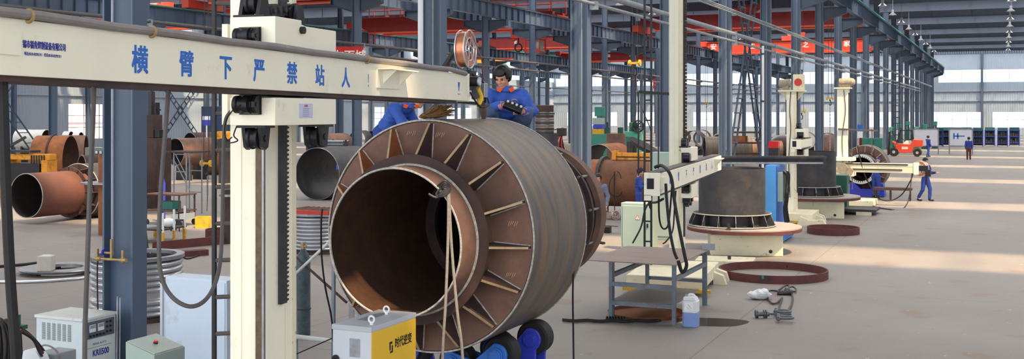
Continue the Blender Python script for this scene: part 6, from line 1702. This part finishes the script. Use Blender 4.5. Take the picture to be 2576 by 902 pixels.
for x in (-.55, .75): B().bb(x-.05, x+.05, -.35, .35, 0, .52).to('leg', rustd, t)
for x0, x1, h_, m_, lab in ((-.35, .2, .4, orange, 'orange crate seen through the big open cylinder'), (.22, .6, .45, bluep, 'blue crate seen through the big open cylinder')):
    t = T('crate', lab, 'crate', (q.x+(x0+x1)/2, q.y, .6)); w_ = (x1-x0)/2; b = B().bb(-w_, w_, -.3, .3, 0, .03)
    for y in (-.29, .29): b.bb(-w_, w_, y-.015, y+.015, 0, h_)
    for x in (-w_, w_): b.bb(x-.015, x+.015, -.3, .3, 0, h_)
    b.to('shell', m_, t)
# ================================================================ PEOPLE
def eval_mesh(o):
    dg = bpy.context.evaluated_depsgraph_get(); dg.update()
    me = bpy.data.meshes.new_from_object(o.evaluated_get(dg)); return me
def skin_mesh(J, E, root, side=V((1, 0, 0))):
    """tapered limbs between joints, to be fused into one surface by remesh()"""
    b = B()
    for a, c in E:
        p, q = V(J[a][0]), V(J[c][0]); ra, rb = J[a][1], J[c][1]
        ra = ra if isinstance(ra, tuple) else (ra, ra); rb = rb if isinstance(rb, tuple) else (rb, rb)
        d = q-p; L = d.length
        if L < 1e-5: continue
        d /= L; x = side - d*side.dot(d)
        x = x.normalized() if x.length > .2 else d.orthogonal().normalized()
        z = x.cross(d); n = 16; rows = []; m = 4
        st = [(-1+i/m, 'a') for i in range(m)] + [(i/m, 't') for i in range(m+1)] + [((i+1)/m, 'b') for i in range(m)]
        for k, kind in st:
            if kind == 'a': f = math.sqrt(max(0, 1-k*k)); c0 = p + d*(k*min(ra)); rx, rz_ = ra[0]*f, ra[1]*f
            elif kind == 't': c0 = p + d*(L*k); rx, rz_ = ra[0]+(rb[0]-ra[0])*k, ra[1]+(rb[1]-ra[1])*k
            else: f = math.sqrt(max(0, 1-k*k)); c0 = q + d*(k*min(rb)); rx, rz_ = rb[0]*f, rb[1]*f
            rx = max(rx, .001); rz_ = max(rz_, .001)
            rows.append([b.bm.verts.new(c0 + x*(rx*math.cos(2*PI*i/n)) + z*(rz_*math.sin(2*PI*i/n))) for i in range(n)])
        for r0, r1 in zip(rows, rows[1:]):
            for i in range(n): b.bm.faces.new((r0[i], r0[(i+1) % n], r1[(i+1) % n], r1[i]))
        b.bm.faces.new(rows[0][::-1]); b.bm.faces.new(rows[-1])
    return b.mesh('limbs')
def remesh(me, vox, smooth=2):
    o = bpy.data.objects.new('rm', me); COL.objects.link(o)
    r = o.modifiers.new('r', 'REMESH'); r.mode = 'VOXEL'; r.voxel_size = vox; r.use_smooth_shade = True
    if smooth:
        s = o.modifiers.new('s', 'SMOOTH'); s.iterations = smooth; s.factor = .5
    out = eval_mesh(o); bpy.data.objects.remove(o); return out
def join(*ms):
    bm = bmesh.new()
    for m in ms: bm.from_mesh(m)
    me = bpy.data.meshes.new('j'); bmesh.ops.recalc_face_normals(bm, faces=bm.faces); bm.to_mesh(me); bm.free(); return me
def head_mesh(R, c):
    """head with brow, nose, lips, chin, ears; faces -y before R"""
    b = B(); c = V(c)
    def bl(p, r, n=16): b.ball(c + R @ V(p), r, n, R)
    bl((0, .012, .025), (.076, .096, .098), 22); bl((0, -.012, -.03), (.062, .078, .085), 20)
    bl((0, -.045, -.085), (.036, .04, .03)); bl((0, -.088, -.012), (.014, .02, .026)); bl((0, -.098, -.026), (.017, .015, .012)); bl((.011, -.092, -.03), (.009, .01, .008)); bl((-.011, -.092, -.03), (.009, .01, .008))
    bl((0, -.072, .022), (.052, .02, .014)); bl((0, -.079, -.058), (.024, .012, .006)); bl((0, -.078, -.068), (.021, .012, .007))
    for s in (-1, 1): bl((s*.04, -.055, -.025), (.022, .026, .024)); bl((s*.075, .012, -.005), (.012, .02, .032))
    return b.mesh('head')
def hand_mesh(wr, dirv_, side, curl=.6, sc=1.):
    """palm + five bent fingers rooted in it; dirv_ = wrist-to-knuckle, side = thumb direction"""
    b = B(); d = V(dirv_).normalized(); s = V(side); s = (s - d*s.dot(d)).normalized(); n = d.cross(s).normalized(); w0 = V(wr)
    R = Matrix((s, d, n)).transposed()
    b.ball(w0 + d*.045*sc, (.042*sc, .055*sc, .018*sc), 14, R); b.ball(w0+d*.01*sc, (.03*sc, .035*sc, .02*sc), 12, R)
    for k, (off, L) in enumerate(((.036, .072), (.012, .08), (-.012, .074), (-.035, .058))):
        p = w0 + d*.085*sc + s*off*sc; pts = [w0+d*.05*sc+s*off*.8*sc, p]; a = 0
        for j in range(3):
            a += curl*(.55+.2*j); q = pts[-1] + (d*math.cos(a) - n*math.sin(a))*(L*(.42, .32, .26)[j]*sc); pts.append(q)
        b.tube(pts, [.0112*sc, .0108*sc, .0102*sc, .0096*sc, .0086*sc], 8)
    p = w0 + d*.025*sc + s*.03*sc
    t1 = (s*.75+d*.66-n*.2).normalized(); t2 = (s*.25+d*.9-n*.5).normalized()
    b.tube([w0+d*.015*sc+s*.01*sc, p, p+t1*.034*sc, p+t1*.034*sc+t2*.03*sc], [.014*sc, .0125*sc, .011*sc, .009*sc], 8)
    return b.mesh('hand')
def person(label, loc, rz, J, head_rot=(0, 0, 0), jacket=jacketm, trousers=jacketn, hair='hair', collar=None, vox=.009, scale=1., hand_dirs=None, curl=.6, shoes=black, cuffs=None):
    """J: joints pelvis chest neck head + sh/el/wr/hip/kn/an/toe with _l (+x) and _r (-x)"""
    t = T('person', label, 'person', loc, rz); t.scale = (scale,)*3
    P = {k: V(v) for k, v in J.items()}
    R = Matrix.Rotation(head_rot[2], 3, 'Z') @ Matrix.Rotation(head_rot[0], 3, 'X') @ Matrix.Rotation(head_rot[1], 3, 'Y')
    hd = P['head']; nb = hd + R @ V((0, .02, -.09))
    sk = {'pelvis': (P['pelvis'], (.13, .1)), 'belly': ((P['pelvis']*.5+P['chest']*.5), (.125, .095)), 'chest': (P['chest'], (.145, .105)), 'neck': (P['neck'], (.06, .055)), 'nt': (nb, (.05, .05))}
    E = [('pelvis', 'belly'), ('belly', 'chest'), ('chest', 'neck'), ('neck', 'nt')]
    for s in 'lr':
        sk['sh_'+s] = (P['sh_'+s], .06); sk['el_'+s] = (P['el_'+s], .042); sk['wr_'+s] = (P['wr_'+s], (.03, .026))
        sk['hip_'+s] = (P['hip_'+s], .09); sk['kn_'+s] = (P['kn_'+s], .058); sk['an_'+s] = (P['an_'+s], .04); sk['toe_'+s] = (P['toe_'+s], (.04, .028))
        E += [('chest', 'sh_'+s), ('sh_'+s, 'el_'+s), ('el_'+s, 'wr_'+s), ('pelvis', 'hip_'+s), ('hip_'+s, 'kn_'+s), ('kn_'+s, 'an_'+s), ('an_'+s, 'toe_'+s)]
    sd_ = (P['sh_l']-P['sh_r']).normalized()
    body = skin_mesh(sk, E, 'pelvis', sd_)
    hands = []
    for s in 'lr':
        d, sd = (hand_dirs or {}).get(s, ((P['wr_'+s]-P['el_'+s]), V((0, -1, .2))))
        hands.append(hand_mesh(P['wr_'+s], d, sd, curl))
    me = remesh(join(body, head_mesh(R, hd), *hands), vox, 2)
    o = link('body', me, skinm, t, True, angle=180)
    # clothes follow the body
    ck = {k: sk[k] for k in ('belly', 'chest')}
    ck['pelvis'] = (P['pelvis']*.85+P['chest']*.15, (.152, .122)); ck['belly'] = (sk['belly'][0], (.15, .12)); ck['chest'] = (sk['chest'][0], (.168, .128)); ck['neck'] = (P['neck']*.8+P['chest']*.2, (.085, .08))
    Ec = [('pelvis', 'belly'), ('belly', 'chest'), ('chest', 'neck')]
    for s in 'lr':
        ck['sh_'+s] = (sk['sh_'+s][0], .082); ck['el_'+s] = (sk['el_'+s][0], .064); w_ = P['el_'+s]*.1+P['wr_'+s]*.9; ck['wr_'+s] = (w_, .048)
        m_ = (P['sh_'+s]+P['el_'+s])/2; ck['ua_'+s] = (m_, .07)
        Ec += [('chest', 'sh_'+s), ('sh_'+s, 'ua_'+s), ('ua_'+s, 'el_'+s), ('el_'+s, 'wr_'+s)]
    jm = remesh(skin_mesh(ck, Ec, 'pelvis', sd_), .012, 6)
    for v in jm.vertices:
        v.co += v.normal*(noise.noise(v.co*13)*.010 + noise.noise(V((v.co.x*8, v.co.y*8, v.co.z*24)))*.012)
    link('jacket', jm, jacket, t, True, angle=180)
    tk = {'pelvis': (P['pelvis'], (.142, .112)), 'waist': (P['pelvis']*.75+P['chest']*.25, (.132, .106))}; Et = [('pelvis', 'waist')]
    for s in 'lr':
        a_ = P['an_'+s]*.9+P['kn_'+s]*.1
        tk['hip_'+s] = (P['hip_'+s], .105); tk['th_'+s] = ((P['hip_'+s]+P['kn_'+s])/2, .092); tk['kn_'+s] = (P['kn_'+s], .077); tk['cf_'+s] = ((P['kn_'+s]+P['an_'+s])/2, .068); tk['an_'+s] = (a_, .064)
        Et += [('pelvis', 'hip_'+s), ('hip_'+s, 'th_'+s), ('th_'+s, 'kn_'+s), ('kn_'+s, 'cf_'+s), ('cf_'+s, 'an_'+s)]
    tm = remesh(skin_mesh(tk, Et, 'pelvis', sd_), .012, 5)
    for v in tm.vertices: v.co += v.normal*(noise.noise(v.co*13)*.009)
    link('trousers', tm, trousers, t, True, angle=180)
    for s in 'lr':
        a, z_ = P['an_'+s], P['toe_'+s]; d = (z_-a); d.z = 0; d = d.normalized() if d.length > 1e-5 else V((0, -1, 0))
        b = B(); Rz = Matrix.Rotation(math.atan2(-d.x, d.y), 3, 'Z'); zf = min(z_.z, a.z-.03)
        b.ball(V((a.x, a.y, zf+.02))+d*.02, (.05, .085, .055), 14, Rz); b.ball(V((a.x, a.y, zf))+d*.11, (.048, .09, .04), 14, Rz)
        for v in b.bm.verts: v.co.z = max(v.co.z, zf-.035)
        b.to('shoe', shoes, t, True)
    b = B(); c = hd
    if hair == 'hair':
        b.ball(c + R @ V((0, .014, .03)), (.103, .12, .118), 32, R); Ri = R.inverted()
        cut = [f for f in b.bm.faces if (lambda q: (q.y < -.045 and q.z < .062+.25*(abs(q.x)-.03)) or q.z < -.06 or (q.y < -.01 and q.z < -.005))(Ri @ (f.calc_center_median()-c))]
        bmesh.ops.delete(b.bm, geom=cut, context='FACES')
        for v in b.bm.verts:
            q = Ri @ (v.co-c); v.co += (v.co-c).normalized()*(noise.noise(v.co*26)*.016)
        ho = b.to('hair', hairm, t, True, angle=180); sm = ho.modifiers.new('solid', 'SOLIDIFY'); sm.thickness = .03; sm.offset = -1
    else:
        b.ball(c + R @ V((0, .01, .045)), (.088, .106, .075), 22, R); b.box(c + R @ V((0, -.115, .04)), (.13, .1, .012), R=R); b.to('cap', jacketn, t, True)
    b = B()
    for s in (-1, 1): b.ball(c + R @ V((s*.031, -.0775, .004)), (.0135, .008, .0052), 10, R)
    b.to('eyes', black, t, True); b = B()
    for s in (-1, 1): b.ball(c + R @ V((s*.031, -.086, .022)), (.02, .008, .004), 10, R)
    b.to('eyebrows', hairm, t, True)
    B().ball(c + R @ V((0, -.089, -.063)), (.018, .004, .004), 10, R).to('lips', mat('lip', (160, 96, 86), .5, var=.03) if 'lip' not in MATS else MATS['lip'], t, True)
    if collar:
        b = B(); nk = P['neck']
        b.lathe([(.075, -.01), (.095, -.02), (.09, .03), (.072, .04)], nk + V((0, -.005, .0)), 'z', 24, closed=True)
        b.to('collar', jacket, t)
        for s in (-1, 1): b = B().poly3([nk+V((s*.03, -.09, .005)), nk+V((s*.085, -.075, .035)), nk+V((s*.1, -.09, -.015)), nk+V((s*.06, -.112, -.03))], .008); b.to('collar_tab', collar, t)
    if cuffs:
        for s in 'lr':
            d = (P['wr_'+s]-P['el_'+s]); B().cyl(P['wr_'+s]-d*.16, P['wr_'+s]-d*.0, .05, .043, n=16).to('shirt_cuff', cuffs, t, True)
    return t
def stand_pose(**kw):
    J = dict(pelvis=(0, 0, .92), chest=(0, .0, 1.24), neck=(0, .01, 1.45), head=(0, -.01, 1.6), sh_l=(.18, 0, 1.38), sh_r=(-.18, 0, 1.38), el_l=(.23, .02, 1.1), el_r=(-.23, .02, 1.1),
             wr_l=(.22, -.08, .86), wr_r=(-.22, -.08, .86), hip_l=(.09, 0, .88), hip_r=(-.09, 0, .88), kn_l=(.1, -.02, .48), kn_r=(-.1, -.02, .48), an_l=(.1, .02, .09), an_r=(-.1, .02, .09), toe_l=(.11, -.12, .05), toe_r=(-.11, -.12, .05))
    J.update(kw); return J
# squatting worker on the platform
base = W(1272, 285, 13.55); base.z = PZ+1.207+.80-.012
J = dict(pelvis=(0, .16, .26), chest=(.01, .03, .52), neck=(.0, -.05, .72), head=(-.035, -.12, .855), sh_l=(.185, -.02, .665), sh_r=(-.18, -.04, .665), el_l=(.31, -.15, .47), el_r=(-.23, -.22, .49),
         wr_l=(.205, -.375, .47), wr_r=(-.02, -.40, .545), hip_l=(.1, .14, .24), hip_r=(-.1, .14, .24), kn_l=(.235, -.29, .455), kn_r=(-.17, -.31, .465), an_l=(.17, .02, .09), an_r=(-.14, .0, .09), toe_l=(.2, -.12, .05), toe_r=(-.16, -.14, .05))
worker = person('worker in blue jacket and jeans squatting on the huge pipe with a black control box', base, TH, J, (.42, .0, -.45), jacketm, denim, 'hair', orangec, .0055, 1.06,
       hand_dirs={'r': (V((1, -.15, -.35)), V((.1, -.3, 1))), 'l': (V((-.8, -.25, .1)), V((-.1, -.3, 1)))}, curl=.75, cuffs=plaid)
B().bb(-.1, -.0, -.105, -.1, .54, .6).to('pocket', jacketn, worker)
b = B(); b.tube(spline([(.07, -.145, .6), (.1, -.15, .61), (.13, -.14, .6)]), .006, 6); b.to('badge', mat('gold_thread', (196, 150, 70), .6, var=.1), worker)
M = MW(worker)
pc_ = M @ V((.085, -.445, .52))
pend = T('control_pendant', 'black hand-held control box in the squatting worker hands', 'control box', pc_, TH)
Rp = Matrix.Rotation(.38, 3, 'Y') @ Matrix.Rotation(-.5, 3, 'X')
B().box((0, 0, 0), (.23, .07, .1), R=Rp).to('housing', black, pend, bevel=.012)
for k in range(4):
    b = B(); p = Rp @ V((-.08+.055*k, -.037, .02)); q = Rp @ V((-.08+.055*k, -.052, .02)); b.cyl(p, q, .016, n=12); b.to('button', bright, pend, True)
# bending worker, only his blue back and orange collar below the boom
base2 = W(985, 285, 14.1); base2.z = 2.44
J2 = stand_pose(pelvis=(-.08, .0, .84), chest=(.06, -.1, 1.06), neck=(.22, -.18, 1.15), head=(.32, -.23, 1.25), sh_l=(.2, -.02, 1.12), sh_r=(.02, -.24, 1.12), el_l=(.3, -.1, .92), el_r=(.1, -.36, .94), wr_l=(.36, -.3, .76), wr_r=(.28, -.42, .8),
                hip_l=(.0, .04, .82), hip_r=(-.14, -.04, .82), kn_l=(.04, -.04, .45), kn_r=(-.12, -.1, .45), an_l=(.02, .05, .09), an_r=(-.14, .0, .09), toe_l=(.06, -.08, .05), toe_r=(-.12, -.14, .05))
wk2 = person('worker in bright blue jacket bending down behind the huge pipe, half hidden by the boom', base2, TH+.2, J2, (.4, 0, .8), jacketm, jacketn, 'cap', orangec, .008)
# background worker by the rusty pipe (back half turned)
q = at(1607, 36.2)
person('worker in dark blue overalls at the rusty pipe behind the control cabinet', (q.x, q.y, 0), TH+1.35, stand_pose(el_l=(.24, -.1, 1.12), wr_l=(.15, -.34, 1.18), el_r=(-.24, -.1, 1.12), wr_r=(-.12, -.35, 1.15), head=(0, -.05, 1.6)), (.3, 0, 0), jacketn, jacketn, vox=.008)
q = at(1505, 32.0)
person('worker in a grey-blue jacket standing behind the back end of the huge pipe', (q.x, q.y, 0), TH-.35, stand_pose(wr_l=(.26, -.06, .84), el_l=(.27, .03, 1.1)), (.1, 0, .2), jacketg, jacketn, collar=redtx, vox=.008, scale=1.02)
# aisle workers
q = G(2328, 506)
person('worker in blue overalls walking in the aisle with hands raised before him', (q.x, q.y, 0), TH+.55, stand_pose(el_l=(.25, -.08, 1.12), wr_l=(.2, -.34, 1.16), el_r=(-.24, -.06, 1.12), wr_r=(-.1, -.3, 1.22), kn_l=(.1, -.14, .5), an_l=(.1, -.12, .1), toe_l=(.11, -.27, .06), kn_r=(-.1, .04, .48), an_r=(-.1, .26, .13), toe_r=(-.11, .14, .05)),
       (.1, 0, .2), jacketn, jacketn, vox=.008)
q = G(2204, 497)
person('worker in blue with a cap standing with his back to us behind the fourth boom', (q.x, q.y, 0), TH+2.4, stand_pose(chest=(0, -.06, 1.22), neck=(0, -.12, 1.42), head=(0, -.2, 1.55), wr_l=(.15, -.36, 1.0), el_l=(.25, -.16, 1.12), wr_r=(-.15, -.36, 1.0), el_r=(-.25, -.16, 1.12)), (.4, 0, 0), jacketn, jacketn, 'cap', vox=.008)
q = G(2335, 395)
person('distant worker in blue walking past the whiteboard right of the forklift', (q.x, q.y, 0), TH+1.9, stand_pose(el_l=(.24, -.1, 1.14), wr_l=(.16, -.4, 1.2), kn_l=(.1, -.1, .5), an_l=(.1, -.14, .1), toe_l=(.11, -.27, .06), kn_r=(-.1, .06, .48), an_r=(-.1, .22, .12), toe_r=(-.11, .1, .05)), (.0, 0, 0), jacketn, jacketn, vox=.009)
q = G(2437, 402)
person('distant worker at the far right standing before the blue-marked whiteboard', (q.x, q.y, 0), TH+2.8, stand_pose(), (0, 0, 0), jacketn, redox, vox=.009)
# ================================================================ LIGHT
su = bpy.data.lights.new('sun', 'SUN'); so = bpy.data.objects.new('sun', su); COL.objects.link(so)
su.energy = 22.0; su.angle = math.radians(3.0); su.color = (1, .74, .44)
dirv = V((-.45, .27, -.85)).normalized()
so.rotation_euler = dirv.to_track_quat('-Z', 'Y').to_euler()
